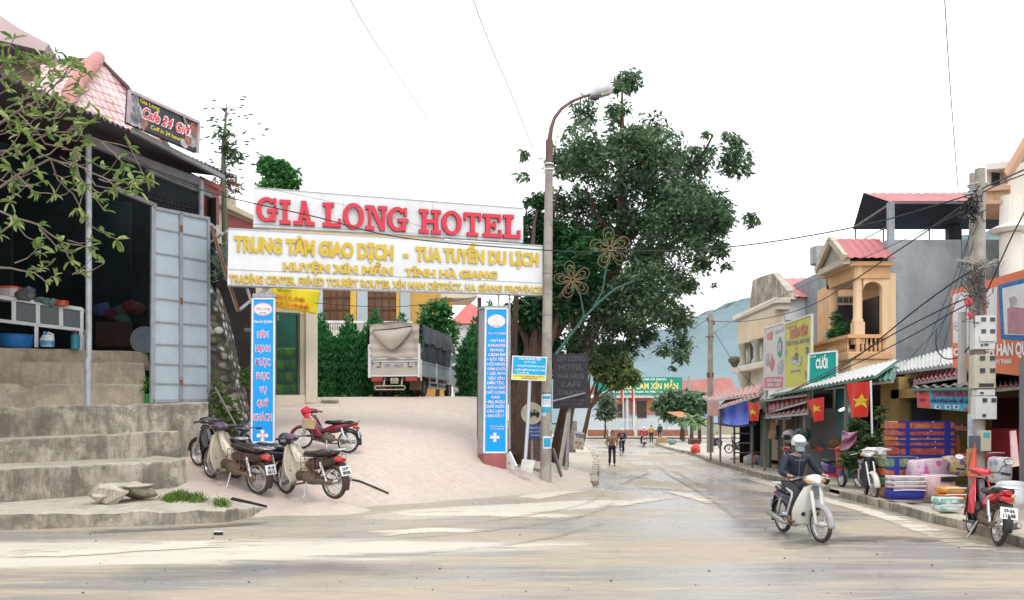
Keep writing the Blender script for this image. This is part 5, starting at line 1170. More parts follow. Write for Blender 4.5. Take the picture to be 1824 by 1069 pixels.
def fender(c, r, a0, a1, w_, drop=.04):
 c = Vc(c)
 def P(u, v):
  a = R(a0 + (a1 - a0) * u); k = (v - .5) * 2; rr = r - drop * abs(k) ** 3; return c + Vc((cos(a) * rr, k * w_ / 2, sin(a) * rr))
 return P
def motorbike(name, label, pr, pf, body, shield, tail, style='cub', lean=0, plate='59', cages=False, group=None, cat='motorbike', rack=True, steer=0, seatm=None, mirrors=True, rimm=None, cowl=None, scale=1.0, basket=False, anchor='m', fend=None):
 pr, pf = Vc(pr), Vc(pf); d = (pf - pr).normalized(); mid = (pr + pf) / 2 if anchor == 'm' else pr + d * .60 * scale if anchor == 'r' else pf - d * .62 * scale
 yaw = math.atan2(d.y, d.x); pitch = -math.atan2(d.z, math.hypot(d.x, d.y))
 o = thing(name, label, cat, mid, group=group); rot = MR(yaw, 3, 'Z') @ MR(pitch, 3, 'Y') @ MR(R(lean), 3, 'X'); o.rotation_euler = rot.to_euler()
 wr, rd = .285, .60; cowl = cowl or body; rimm = rimm or CHROME
 S = Matrix.Scale(scale, 4)
 def B(f, nm, mat, parent=o, **k):
  b = MB(); f(b)
  if scale != 1: b.xf(S)
  return b.build(nm, mat, parent, **k)
 fr = Vc((.62, 0, wr)); st_ = Matrix.Translation((.46, 0, 0)) @ MR(R(steer), 4, 'Z') @ Matrix.Translation((-.46, 0, 0))
 fx = lambda p: st_ @ Vc(p)
 sp_ = 5 if style == 'scooter' else 28
 rw = bike_wheel(o, 'rear_wheel', Vc((-rd, 0, wr)) * scale, wr * scale, .036 * scale, sp_, rimm, .06)
 fw = bike_wheel(o, 'front_wheel', (0, 0, 0), wr * scale, .033 * scale, sp_, rimm, .055); fw.location = fx(fr) * scale; fw.rotation_euler = (0, 0, R(steer))
 def X(f):
  def g(b): f(b); b.xf(st_)
  return g
 B(X(lambda b: [b.tube([(.47, s * .075, .80), (.55, s * .075, .52), (.61, s * .075, .30)], [.028, .03, .024], 8) for s in (-1, 1)] + [b.tube([(.61, -.08, wr), (.61, .08, wr)], .02, 6)]), 'front_fork', CHROME if style != 'cub' else shield, sm=1)
 B(X(lambda b: b.sheet(fender(fr, wr + .035, -5, 142, .13, .055), 20, 8)), 'front_fender', fend or cowl, sm=2, solid=.006)
 # leg shield
 def shieldP(u, v):
  k = (u - .5) * 2; z = .90 - .66 * v
  wdt = (.12 + .17 * sin(min(1, v * 1.35) * math.pi / 2) - .06 * max(0, v - .7) / .3) * (1 if style == 'cub' else .72)
  x = .44 - .10 * v - .05 * v * v - .10 * abs(k) ** 2.2 * (0.5 + .6 * v) + (.02 if style != 'cub' else 0)
  return Vc((x, k * wdt, z - .05 * abs(k) ** 3 * (v < .05)))
 B(lambda b: b.sheet(shieldP, 14, 16), 'leg_shield', shield, sm=2, solid=.012)
 B(lambda b: b.tube([(.40, 0, .86), (.26, 0, .62), (.06, 0, .50), (-.22, 0, .52), (-.55, 0, .62)], [.05, .055, .05, .05, .04], 8), 'frame', shield if style == 'cub' else GREYP, sm=1)
 if style == 'cub':
  B(lambda b: b.loft([((.31, 0, .74), .035, .05), ((.18, 0, .60), .06, .09), ((.04, 0, .55), .07, .09), ((-.06, 0, .60), .06, .06)], 10), 'frame_cover', shield, sm=1)
  B(lambda b: [b.cyl((.335, s * .13, .42), .035, .02, 12, 'x') for s in (-1, 1)], 'shield_vent', BLACKP)
 else:
  for s in (-1, 1):
   B(lambda b: b.prism([(.44, s * .09, .86), (.30, s * .15, .62), (.22, s * .17, .36), (.05, s * .14, .36), (.10, s * .12, .50), (.26, s * .09, .74), (.38, s * .07, .90)], (0, s * .025, 0)), 'side_fairing', body, bevel=.012)
 # engine, chain case, exhaust
 B(lambda b: (b.loft([((-.22, 0, .34), .07, .08), ((-.12, 0, .33), .11, .12), ((.04, 0, .33), .11, .11), ((.10, 0, .33), .07, .07)], 12), b.cyl((.18, 0, .35), .065, .16, 12, 'x'), [b.cyl((.12 + .03 * i, 0, .35), .085, .012, 12, 'x') for i in range(5)], b.bar((-.1, .02, .40), (-.05, .02, .52), .08), b.bar((.1, -.22, .23), (.1, .22, .23), .03), b.bar((.06, -.24, .24), (.14, -.24, .24), .07, .03), b.bar((.06, .24, .24), (.14, .24, .24), .07, .03)), 'engine', ENG, sm=1)
 B(lambda b: b.loft([((-.10, .105, .31), .022, .05), ((-.35, .105, .31), .018, .034), ((-.62, .105, .29), .02, .05), ((-.66, .105, .29), .014, .025)], 10), 'chain_case', ENG if style == 'cub' else ENG, sm=1)
 B(lambda b: b.tube([(.16, -.06, .26), (.05, -.12, .20), (-.25, -.15, .22), (-.32, -.155, .235), (-.80, -.165, .33), (-.83, -.165, .335)], [.018, .02, .024, .045, .05, .03], 10), 'exhaust', ALU, sm=1)
 for s in (-1, 1): B(lambda b: (b.tube([(-.56, s * .125, .31), (-.42, s * .125, .62)], .018, 8), b.tube([(-.52, s * .125, .40), (-.43, s * .125, .60)], .032, 10)), 'shock', CHROME, sm=1)
 B(lambda b: [b.tube([(-.6, s * .1, .285), (-.15, s * .08, .33)], .02, 6) for s in (-1, 1)], 'swingarm', GREYP)
 # rear body, fender, seat
 if style == 'cub':
  B(lambda b: b.loft([((-.02, 0, .56), .09, .06), ((-.20, 0, .58), .125, .11), ((-.50, 0, .62), .12, .10), ((-.72, 0, .66), .085, .07)], 14, 3), 'tail_body', tail, sm=1)
  B(lambda b: b.sheet(fender((-rd, 0, wr), wr + .05, 20, 200, .15, .06), 22, 8), 'rear_fender', tail, sm=2, solid=.006)
 else:
  B(lambda b: b.loft([((.06, 0, .52), .06, .05), ((-.16, 0, .58), .12, .10), ((-.46, 0, .67), .125, .075), ((-.74, 0, .76), .07, .045), ((-.80, 0, .77), .04, .03)], 14, 3), 'tail_body', body, sm=1)
  B(lambda b: b.sheet(fender((-rd, 0, wr), wr + .06, 60, 190, .13, .05), 18, 8), 'rear_fender', BLACKP, sm=2, solid=.006)
 B(lambda b: b.loft([((.06, 0, .715), .05, .02), ((0, 0, .73), .11, .05), ((-.18, 0, .735), .135, .055), ((-.36, 0, .76), .14, .065), ((-.64, 0, .775), .125, .055), ((-.70, 0, .775), .07, .02)], 14, 3), 'seat', seatm or SEATM, sm=1)
 B(lambda b: b.loft([((-.70, 0, .68), .085, .05), ((-.79, 0, .67), .08, .05), ((-.84, 0, .66), .05, .03)], 12, 3), 'tail_light', REDLENS, sm=1)
 if rack: B(lambda b: (b.tube([(-.40, .13, .77), (-.62, .14, .83), (-.84, .11, .84), (-.87, 0, .84), (-.84, -.11, .84), (-.62, -.14, .83), (-.40, -.13, .77)], .011, 6), b.tube([(-.66, -.13, .83), (-.66, .13, .83)], .009, 6), b.tube([(-.77, -.12, .84), (-.77, .12, .84)], .009, 6)), 'grab_rail', CHROME, sm=1)
 pl_ = B(lambda b: b.box((-.885, 0, .49), (.012, .22, .165), MR(R(20), 3, 'Y')), 'number_plate', PLATE)
 mrot = MR(R(20), 3, 'Y')
 b = MB(); pf_ = lambda x, y, o_: (mrot @ Vc((-.007 - o_, -x, y)) + Vc((-.885, 0, .49)))
 a_, c_ = plate.split('/') if '/' in plate else ('23-H1', plate)
 text_quad(b, a_, pf_, ((-.07, .06), (.07, .06), (-.07, .012), (.07, .012)), .03, .002); text_quad(b, c_, pf_, ((-.08, -.006), (.08, -.006), (-.08, -.062), (.08, -.062)), .03, .002)
 if scale != 1: b.xf(S)
 b.build('plate_lettering', BLACKP, pl_, fx=0)
 B(lambda b: b.bar((-.80, 0, .62), (-.89, 0, .40), .13, .012), 'mud_flap', BLACKP)
 # handlebar group
 B(X(lambda b: b.loft([((.28, 0, .97), .05, .03), ((.36, 0, .99), .13, .055), ((.45, 0, .985), .14, .075), ((.51, 0, .965), .085, .065)], 14, 2.6)), 'handlebar_cowl', cowl, sm=1)
 B(X(lambda b: b.loft([((.49, 0, .965), .085, .062), ((.53, 0, .96), .08, .055), ((.55, 0, .955), .05, .035)], 14, 2.3)), 'headlight', HLG, sm=1)
 for s in (-1, 1): B(X(lambda b: b.loft([((.44, s * .15, .965), .03, .025), ((.485, s * .15, .96), .022, .02)], 8, 2)), 'indicator', ORANGEL, sm=1)
 hb = B(X(lambda b: b.tube([(.28, -.34, 1.0), (.34, -.20, 1.01), (.38, -.08, .99), (.38, .08, .99), (.34, .20, 1.01), (.28, .34, 1.0)], .014, 8)), 'handlebar', GREYP, sm=1)
 for s in (-1, 1):
  B(X(lambda b: b.tube([(.31, s * .25, 1.005), (.27, s * .37, .997)], .021, 8)), 'grip', BLACKP, hb, sm=1)
  B(X(lambda b: b.tube([(.35, s * .20, 1.0), (.37, s * .26, .99), (.33, s * .36, .975)], .008, 5)), 'brake_lever', CHROME, hb, sm=1)
  if mirrors:
   B(X(lambda b: (b.tube([(.33, s * .22, 1.01), (.35, s * .26, 1.10), (.33, s * .33, 1.16)], .007, 5), b.loft([((.345, s * .34, 1.185), .07, .045), ((.325, s * .34, 1.185), .068, .043)], 14, 2.3))), 'mirror', BLACKP, hb, sm=1)
   B(X(lambda b: b.loft([((.324, s * .34, 1.185), .062, .038), ((.321, s * .34, 1.185), .060, .036)], 14, 2.3)), 'mirror_glass', MIRG, hb)
 B(lambda b: b.bar((-.08, .13, .27), (-.16, .27, .01), .02), 'kickstand', STEEL)
 if cages:
  for s in (-1, 1):
   def cage(b):
    x0, x1, z0, z1, y0, y1 = -.62, -.12, .40, .72, s * .15, s * .27
    for z in (z0, (z0 * 2 + z1) / 3, (z0 + z1 * 2) / 3, z1):
     for a, c2 in (((x0, y1), (x1, y1)), ((x0, y0), (x0, y1)), ((x1, y0), (x1, y1))): b.bar((*a, z), (*c2, z), .007)
    for i in range(6):
     x = x0 + (x1 - x0) * i / 5; b.bar((x, y1, z0), (x, y1, z1), .007); b.bar((x, y0, z0), (x, y1, z0), .006)
    b.bar((x0, y0, z1 + .06), (x1, y0, z1 + .06), .012)
   B(cage, 'side_basket', RUST)
 if basket:
  B(lambda b: [b.bar((.50, -.14 + .04 * i, .80), (.54, -.15 + .043 * i, .98), .008) for i in range(8)] + [b.bar((.62 + .03 * k, -.15, .80 + .09 * k), (.62 + .03 * k, .15, .80 + .09 * k), .008) for k in range(3)] + [b.bar((.50, s * .15, .82), (.68, s * .15, .82), .008) for s in (-1, 1)], 'front_basket', GREYP)
 return o
# people
SKIN = M('skin', (.40, .225, .15), .55, 0, .12, 6, spec=.35); HAIR = M('black hair', (.012, .010, .010), .5, 0, .3, 20); LIPS = M('lips', (.30, .12, .10), .5); EYEW = M('eye white', (.6, .6, .58), .3)
def skinned(verts, edges, rad, root=0, sub=2):
 me = bpy.data.meshes.new('s'); me.from_pydata([tuple(v) for v in verts], edges, []); ob = bpy.data.objects.new('s', me); COL.objects.link(ob)
 m = ob.modifiers.new('skin', 'SKIN'); m.use_smooth_shade = True
 for i, v in enumerate(me.skin_vertices[0].data):
  r_ = rad[i]; v.radius = r_ if hasattr(r_, '__len__') else (r_, r_); v.use_root = (i == root)
 s_ = ob.modifiers.new('sub', 'SUBSURF'); s_.levels = sub; s_.render_levels = sub
 dg = bpy.context.evaluated_depsgraph_get(); dg.update()
 e = bpy.data.meshes.new_from_object(ob.evaluated_get(dg))
 vs = [tuple(v.co) for v in e.vertices]; fs = [tuple(p.vertices) for p in e.polygons]
 bpy.data.objects.remove(ob); bpy.data.meshes.remove(me); bpy.data.meshes.remove(e); return vs, fs
def graph(J, chain, rad):
 """J joints, chain list of joint-name sequences, rad radius per name -> skin graph"""
 names = []; E = []
 for ch in chain:
  for n_ in ch:
   if n_ not in names: names.append(n_)
  E += [(a, b_) for a, b_ in zip(ch, ch[1:])]
 ix = {n_: i for i, n_ in enumerate(names)}
 return [J[n_] for n_ in names], [(ix[a], ix[b_]) for a, b_ in E], [rad[n_] for n_ in names]
def lerp(a, b_, t_): return Vc(a) * (1 - t_) + Vc(b_) * t_
def fingers(b, wrist, fore, palm, curl, side, s=1.0):
 """palm pad, four unequal curled fingers, thumb from the side of the palm. fore = hand direction, palm = direction the palm faces"""
 f = Vc(fore).normalized(); p = Vc(palm); p = (p - f * p.dot(f)).normalized(); c = f.cross(p) * side; w_ = Vc(wrist)
 b.loft_dir = None
 pts = [w_, w_ + f * .045 * s, w_ + f * .085 * s]
 for k in (-1, 0, 1): b.tube([q + c * k * .024 * s for q in pts], [.017 * s, .019 * s, .014 * s], 7)
 for i, (o_, L_) in enumerate(((-.034, .070), (-.012, .080), (.011, .075), (.033, .058))):
  q = w_ + f * (.082 - .004 * abs(i - 1)) * s + c * o_ * s; d = f.copy(); P = [q]
  for k, seg_ in enumerate((.45, .32, .23)):
   d = MR(curl * (.75 + .15 * k), 3, f.cross(p).normalized()) @ d; q = q + d * L_ * seg_ * s; P.append(q)
  b.tube(P, [.0095 * s, .009 * s, .008 * s, .006 * s], 6)
 q = w_ + f * .03 * s - c * .036 * s; P = [q, q + (f * .6 - c * .55 + p * .35) * .035 * s, q + (f * 1.1 - c * .5 + p * .9) * .055 * s]; b.tube(P, [.012 * s, .0105 * s, .008 * s], 6)
def head_mesh(b, c, fwd, s=1.0, tilt=0.):
 """head with brow, nose, mouth, ears; c = centre, fwd = facing direction"""
 f = Vc(fwd).normalized(); u = Vc((0, 0, 1)); f = (f + u * tilt).normalized(); l = u.cross(f).normalized(); u = f.cross(l)
 bm = bmesh.new(); bmesh.ops.create_uvsphere(bm, u_segments=20, v_segments=14, radius=1); vs = []
 for v in bm.verts:
  x, y, z = v.co
  wdt = .077 * (1 - .28 * max(0, -z) ** 1.5); dep = .096 * (1 - .12 * max(0, -z)); h = .118
  px_ = x * dep; py_ = y * wdt; pz_ = z * h
  if x > .3 and z < -.1: px_ += .012 * x
  if x > .75 and abs(y) < .3 and -.35 < z < .05: px_ += .022 * (1 - abs(y) / .3) * (1 - abs(z + .18) / .2 if abs(z + .18) < .2 else 0)
  if x > .6 and .02 < z < .22 and .2 < abs(y) < .6: px_ -= .008
  vs.append(Vc(c) + (f * px_ + l * py_ + u * pz_) * s)
 b.add(vs, [tuple(v.index for v in fc.verts) for fc in bm.faces]); bm.free()
 for sd in (-1, 1): b.blob(Vc(c) + (l * sd * .078 - f * .005 - u * .005) * s, (.012 * s, .02 * s, .03 * s), 1, .1, 1)
 return f, l, u
def person(label, loc, yaw, J, sex='m', top=None, trousers=None, shoes=None, hair='short', grip=None, rot=None, extra=None, s=1.0, top_long=0., parent_rot=None, name='person', look=None, curl=.35, barefoot=False):
 o = thing(name, label, 'person', loc, yaw)
 if rot: o.rotation_euler = rot
 J = {k: Vc(v) for k, v in J.items()}
 for sd in 'lr':
  J['fore_' + sd] = lerp(J['elbow_' + sd], J['wrist_' + sd], .45); J['arm_' + sd] = lerp(J['shoulder_' + sd], J['elbow_' + sd], .5)
  J['thigh_' + sd] = lerp(J['hip_' + sd], J['knee_' + sd], .45); J['calf_' + sd] = lerp(J['knee_' + sd], J['ankle_' + sd], .35)
 J['waist'] = lerp(J['pelvis'], J['chest'], .45)
 rad = dict(pelvis=(.13, .10), waist=(.125, .095), chest=(.145, .105), neckb=.06, neck=.05, skull=.055)
 for sd in 'lr': rad.update({'shoulder_' + sd: .055, 'arm_' + sd: .047, 'elbow_' + sd: .038, 'fore_' + sd: .037, 'wrist_' + sd: .024, 'hip_' + sd: .088, 'thigh_' + sd: .078, 'knee_' + sd: .055, 'calf_' + sd: .054, 'ankle_' + sd: .035, 'toe_' + sd: .028})
 J['neckb'] = lerp(J['chest'], J['neck'], .6); J['skull'] = lerp(J['neck'], J['head'], .6)
 ch = [['pelvis', 'waist', 'chest', 'neckb', 'neck', 'skull']]
 for sd in 'lr': ch += [['chest', 'shoulder_' + sd, 'arm_' + sd, 'elbow_' + sd, 'fore_' + sd, 'wrist_' + sd], ['pelvis', 'hip_' + sd, 'thigh_' + sd, 'knee_' + sd, 'calf_' + sd, 'ankle_' + sd, 'toe_' + sd]]
 vs, fs = skinned(*graph(J, ch, rad), 0, 1)
 b = MB(); b.add(vs, fs); f, l, u = head_mesh(b, J['head'], look or (1, 0, 0))
 for sd, k in (('l', 1), ('r', -1)):
  fo = J['wrist_' + sd] - J['elbow_' + sd]; pal = (0, -k, 0) if not grip else grip[1]; fd = grip[0] if grip else fo
  fingers(b, J['wrist_' + sd], fd, pal, curl, k if not grip else k)
 body = b.build('body', SKIN, o, sm=2)
 hc = J['head']
 b = MB()
 for sd in (-1, 1): b.blob(hc + f * .085 + l * sd * .031 + u * .012, (.008, .013, .007), 1, 0, 1)
 b.build('eye', HAIR, o, sm=2)
 b = MB(); b.blob(hc + f * .094 - u * .055, (.008, .024, .007), 1, 0, 1); b.build('mouth', LIPS, o, sm=2)
 # clothing a little proud of the body
 def cloth(nm, names_ch, grow, mat, cut=None):
  r2 = {k: (tuple(x + grow for x in v) if hasattr(v, '__len__') else v + grow) for k, v in rad.items()}
  r2.update(cut or {})
  v2, f2 = skinned(*graph(J, names_ch, r2), 0, 2); b2 = MB(); b2.add(v2, f2); return b2.build(nm, mat, o, sm=2)
 J['hem'] = lerp(J['pelvis'], J['waist'], -.35 - top_long)
 for sd in 'lr': J['cuff_' + sd] = lerp(J['elbow_' + sd], J['wrist_' + sd], .93); J['hemleg_' + sd] = lerp(J['knee_' + sd], J['ankle_' + sd], .95)
 rad['hem'] = (.135, .105)
 for sd in 'lr': rad['cuff_' + sd] = .032; rad['hemleg_' + sd] = .05
 if top: cloth('jacket', [['hem', 'pelvis', 'waist', 'chest', 'neckb']] + [['chest', 'shoulder_' + sd, 'arm_' + sd, 'elbow_' + sd, 'fore_' + sd, 'cuff_' + sd] for sd in 'lr'], .021, top, {'neckb': .055})
 if trousers: cloth('trousers', [['pelvis', 'hip_' + sd, 'thigh_' + sd, 'knee_' + sd, 'calf_' + sd, 'hemleg_' + sd] for sd in 'lr'], .014, trousers)
 if shoes:
  for sd in 'lr':
   b = MB(); a = J['ankle_' + sd]; t_ = J['toe_' + sd]; d = (t_ - a); d.z = 0; d.normalize()
   b.loft([(Vc((-.045, 0, .0)), .034, .035), (Vc((.0, 0, .0)), .042, .045), (Vc((.09, 0, -.012)), .045, .033), (Vc((.165, 0, -.02)), .038, .022), (Vc((.19, 0, -.022)), .02, .012)], 12, 2.6)
   ang = math.atan2(d.y, d.x); b.xf(Matrix.Translation(Vc((a.x, a.y, a.z - .03))) @ MR(ang, 4, 'Z')); b.build('shoe', shoes, o, sm=2)
 if hair:
  b = MB(); bm = bmesh.new(); bmesh.ops.create_uvsphere(bm, u_segments=18, v_segments=12, radius=1); V = []
  for v in bm.verts:
   x, y, z = v.co; k = 1.07 + .05 * mno(v.co * 5)
   if x > .35 and z < .45: k = .8
   if z < -.25: k = .78
   V.append(hc + (f * x * .098 + l * y * .082 + u * (z * .118 + .006)) * k)
  b.add(V, [tuple(v.index for v in fc.verts) for fc in bm.faces]); bm.free(); b.build('hair', HAIR, o, sm=2)
 if extra: extra(o, J, f, l, u)
 return o
STAND = dict(pelvis=(0, 0, .95), chest=(.01, 0, 1.28), neck=(.01, 0, 1.47), head=(.03, 0, 1.585), shoulder_l=(0, .185, 1.40), shoulder_r=(0, -.185, 1.40), elbow_l=(-.03, .24, 1.12), elbow_r=(-.03, -.24, 1.12), wrist_l=(.05, .25, .88), wrist_r=(.05, -.25, .88),
    hip_l=(0, .095, .92), hip_r=(0, -.095, .92), knee_l=(.02, .10, .50), knee_r=(.02, -.10, .50), ankle_l=(0, .10, .08), ankle_r=(0, -.10, .08), toe_l=(.15, .11, .03), toe_r=(.15, -.11, .03))
def pose(**k): d = dict(STAND); d.update(k); return d
# lamp post by the gate
POLEC = concrete('pole concrete', (.30, .275, .24), (.42, .39, .35), (.20, .18, .15), .5)
pb = yard_pt(972, 848); PY = 24.15; pb = W(972, 850, PY)
lamp = thing('street_lamp', 'tall concrete lamp post with rusty curved arm beside the gate board', 'street lamp', pb)
b = MB(); b.tube([W(972, 870, PY), W(972.5, 800, PY), W(975.5, 500, PY), W(978, 297, PY)], [.165, .162, .135, .112], 16); pole = b.build('pole', POLEC, lamp, sm=1, wd=1)
b = MB(); b.tube([W(978, 302, PY), W(978.5, 250, PY)], .105, 12); b.tube([W(978.5, 252, PY), W(982, 228, PY), W(988, 210, PY), W(1000, 194, PY + .2), W(1018, 181, PY + .3), W(1040, 172, PY + .4), W(1056, 168, PY + .5)], [.075, .06, .052, .048, .045, .042, .042], 10)
b.build('arm', M('rust brown arm', (.15, .085, .075), .7, .1, .3, 4, grime=.3), lamp, sm=1, wd=1)
b = MB()
for y in (293, 303): b.torus(W(978, y, PY), .125, .022, 'z', 18, 6)
b.build('clamp', WHITEP, lamp, sm=2, wd=1)
b = MB(); c0 = W(1050, 170, PY + .45); c1 = W(1096, 157, PY + .6); dd = c1 - c0
b.loft([(Vc((0, 0, 0)), .10, .07), (Vc((.2, 0, .04)), .16, .14), (Vc((.5, 0, .05)), .19, .17), (Vc((.68, 0, .03)), .15, .12), (Vc((.76, 0, .02)), .06, .05)], 14, 2.4)
mh = Matrix.Translation(c0) @ MR(math.atan2(dd.y, dd.x), 4, 'Z') @ MR(-math.asin(dd.z / dd.length), 4, 'Y')
b.xf(mh); b.build('lamp_head', M('grey lamp housing', (.46, .48, .49), .4, .2, .1), lamp, sm=1, wd=1)
b = MB(); b.loft([(Vc((.30, 0, -.10)), .14, .05), (Vc((.62, 0, -.09)), .13, .06), (Vc((.7, 0, -.06)), .06, .03)], 12, 2.4); b.xf(mh); b.build('lamp_glass', M('lamp glass', (.40, .40, .36), .15), lamp, sm=1, wd=1)
b = MB(); b.loft([(Vc((.02, 0, -.09)), .10, .06), (Vc((.24, 0, -.12)), .11, .07)], 10, 3); b.xf(mh); b.build('gear_box', M('dark gear box', (.07, .065, .075), .6), lamp, wd=1)
CY = M('cyan print', (.02, .35, .62), .5); PAPER = M('white paper', (.70, .72, .74), .7, 0, .1, 3)
def wrap(pxa, pxb, ya, yb, name, mat, off=.006, parent=pole):
 def P(u, v):
  y = ya + (yb - ya) * v; c = W(972.5 + (800 - y) * .0095, y, PY); px = pxa + (pxb - pxa) * u
  r_ = .163 + off - (800 - y) * .00009; x = max(-.98, min(.98, ((px - 972.5 - (800 - y) * .0095) * PY / F) / r_)); a = math.asin(x); return c + Vc((sin(a) * r_, -cos(a) * r_, 0))
 b = MB(); b.sheet(P, 10, 4); return b.build(name, mat, parent, wd=1, sm=2, fx=0)
wrap(964.5, 981, 703, 726, 'poster', PAPER); wrap(966, 980, 705.5, 711, 'poster_print', CY, .009); wrap(965.5, 980.5, 725, 733, 'poster', CY, .008); wrap(964, 972, 735, 742, 'poster', M('pale blue paper', (.35, .55, .68), .7))
wrap(967, 982, 777, 799, 'poster', PAPER); wrap(968.5, 980.5, 780, 796, 'poster_print', CY, .009); wrap(979, 982, 753, 767, 'poster', M('pale blue paper', (.35, .55, .68), .7))
for y in (713, 716, 719): wrap(967, 979, y, y + .8, 'poster_print', M('grey ink', (.3, .3, .35), .7), .009)
b = MB()
for y in (488, 562, 640, 700): b.torus(W(972.5 + (800 - y) * .0095, y, PY), .155 - (800 - y) * .00009 + .004, .008, 'z', 16, 5)
b.build('strap', M('dark strap', (.08, .07, .07), .7), pole, wd=1, sm=2)
# information sign, parking sign, black board
inf = thing('information_sign', 'blue and yellow printed notice on a thin white post in front of the lamp post', 'sign', W(938, 835, 23.7))
IP = Plane(900, 23.6, 985, 23.75)
b = MB(); b.prism(IP.poly([(912.5, 633.5), (974.5, 636), (972.5, 679), (910.5, 676.5)]), (0, .03, 0)); b.build('board', WHITEP, inf, wd=1)
b = MB(); b.prism(IP.poly([(914.5, 635.5), (972.5, 638), (971.5, 668.5), (913.5, 666)], .006), (0, .004, 0)); b.build('blue_field', M('cyan blue print', (.0, .38, .72), .4), inf, wd=1)
b = MB(); b.prism(IP.poly([(913.3, 667.5), (971.2, 670), (970.6, 677), (912.5, 674.5)], .006), (0, .004, 0)); b.build('yellow_field', M('yellow print', (.74, .72, .10), .4), inf, wd=1)
b = MB(); s_ = .04
for tx, xc, y0, y1, w_ in (('CẤM PHƯƠNG TIỆN', 944, 638, 641.2, 42), ('XE Ô TÔ, XE MÁY', 944, 644, 646, 28), ('1. DỪNG ĐỖ XE TẠI KHU VỰC NÀY', 945, 651, 653.6, 52), ('2. ĐIỀU KHIỂN XE VÀO GIỜ CẤM', 943.5, 658, 660.6, 55), ('TỪ 6h ĐẾN 18h', 931, 663, 665.4, 32)): text_line(b, tx, IP.pt, xc, y0, y1, w_, .03, .002, .010, s_)
b.build('lettering', WHT, inf, wd=1, fx=0)
b = MB(); text_line(b, 'UBND HUYỆN XÍN MẦN QUY ĐỊNH KHU VỰC CHỢ', IP.pt, 943, 669.5, 671.4, 54, .03, .002, .010, s_); text_line(b, 'NGHIÊM CẤM VI PHẠM', IP.pt, 943, 673, 675, 40, .03, .002, .010, s_); b.build('lettering', M('brown red ink', (.38, .20, .04), .6), inf, wd=1, fx=0)
b = MB(); b.tube([W(943.5, 678, 23.75), W(941, 740, 23.75), W(935.5, 822, 23.7)], .05, 10); b.build('post', M('pale blue-grey post', (.50, .57, .62), .4, .1, .1, 3, grime=.3), inf, sm=1, wd=1)
tin = MB(); tin.prism([W(930, 818, 23.4), W(954, 820, 23.4), W(948, 843, 23.3), W(926, 838, 23.35)], (0, .02, 0)); tag(tin.build('metal_sheet', M('dented tin', (.55, .54, .50), .45, .3, .3, 5, bump=.4, grime=.3), bevel=.004), 'dented whitish sheet of tin leaning at the foot of the notice post', 'metal sheet')
pk = thing('parking_sign', 'round weathered sign with black car symbol between notice post and lamp post', 'sign', W(948, 840, 25.2))
KP = Plane(900, 25.0, 985, 25.2)
b = MB(); b.prism([KP.pt(947.5 + 19.5 * cos(a), 736.5 + 19.5 * sin(a)) for a in np.linspace(0, 6.2832, 33)[:-1]], (0, .025, 0)); b.build('disc', M('weathered cream disc', (.52, .47, .36), .6, 0, .25, 3, grime=.4), pk, wd=1)
b = MB(); cp_ = [(-12, 5), (-12, -1), (-7, -2), (-3.5, -6.5), (5, -6.5), (9, -2), (11, 0), (11, 5)]
b.prism([KP.pt(951 + x * .92, 736 + y * .95, .01) for x, y in cp_], (0, .006, 0))
for x in (-6.5, 6.5): b.prism([KP.pt(951 + x + 2.6 * cos(a), 741.5 + 2.6 * sin(a), .012) for a in np.linspace(0, 6.28, 13)[:-1]], (0, .004, 0))
b.build('car_symbol', BLACKP, pk, wd=1)
b = MB()
for x0, x1 in ((-5, -.2), (1.2, 6)): b.prism([KP.pt(951 + x, 736 + y, .016) for x, y in ((x0, -1.5), (x0 + 1.4, -4.8), (x1 - .8, -4.8), (x1, -1.5))], (0, .003, 0))
b.build('symbol_window', M('weathered cream disc', (.5, .45, .35)), pk, wd=1)
b = MB(); b.prism(KP.poly([(938, 757), (965, 756), (965, 781), (940, 783)]), (0, .02, 0)); b.build('plate', M('deep blue plate', (.03, .08, .25), .45, 0, .25, 4, grime=.3), pk, wd=1)
b = MB(); text_line(b, 'ĐIỂM ĐỖ XE', KP.pt, 952, 761, 764, 22, .03, .002, .006); text_line(b, 'TAXI - Ô TÔ', KP.pt, 952, 767.5, 770.5, 22, .03, .002, .006); text_line(b, 'HÀ GIANG', KP.pt, 953, 774, 776.6, 16, .03, .002, .006); b.build('lettering', M('pale plate ink', (.45, .55, .62), .6), pk, wd=1, fx=0)
b = MB(); b.tube([W(948, 716, 25.25), W(947, 845, 25.25)], .04, 8); b.build('post', STEEL, pk, sm=1, wd=1)
bk = thing('hotel_board', 'faded black upright board listing hotel services right of the lamp post', 'sign', W(1016, 835, 25.8))
QP = Plane(980, 25.8, 1060, 26.1)
b = MB(); b.prism(QP.poly([(985.5, 629.5), (1048, 630.5), (1048, 727), (985, 728)]), (0, .08, 0)); b.build('board', M('faded black board', (.028, .028, .038), .55, 0, .3, 2), bk, wd=1, bevel=.01)
b = MB()
for tx, y0, y1, w_ in (('GIA LONG', 634, 643, 50), ('HOTEL', 649, 659, 44), ('NHÀ HÀNG', 665, 674, 46), ('CAFE', 680, 689, 36), ('KARAOKE', 695, 704, 44), ('Phòng nghỉ chất lượng', 710, 714.5, 46), ('Phục vụ 24 giờ', 717, 721, 40)): text_line(b, tx, QP.pt, 1017, y0, y1, w_, .03, .003, .006, w=w_)
b.build('lettering', M('ghost grey print', (.085, .085, .10), .6, 0, .3, 6), bk, wd=1, fx=0)
b = MB(); b.tube([W(1015, 720, 26.1), W(1008, 840, 26.1)], .05, 8); b.bar(W(978, 716, 25.4), W(1042, 700, 26.0), .04); b.build('post', STEEL, bk, wd=1)
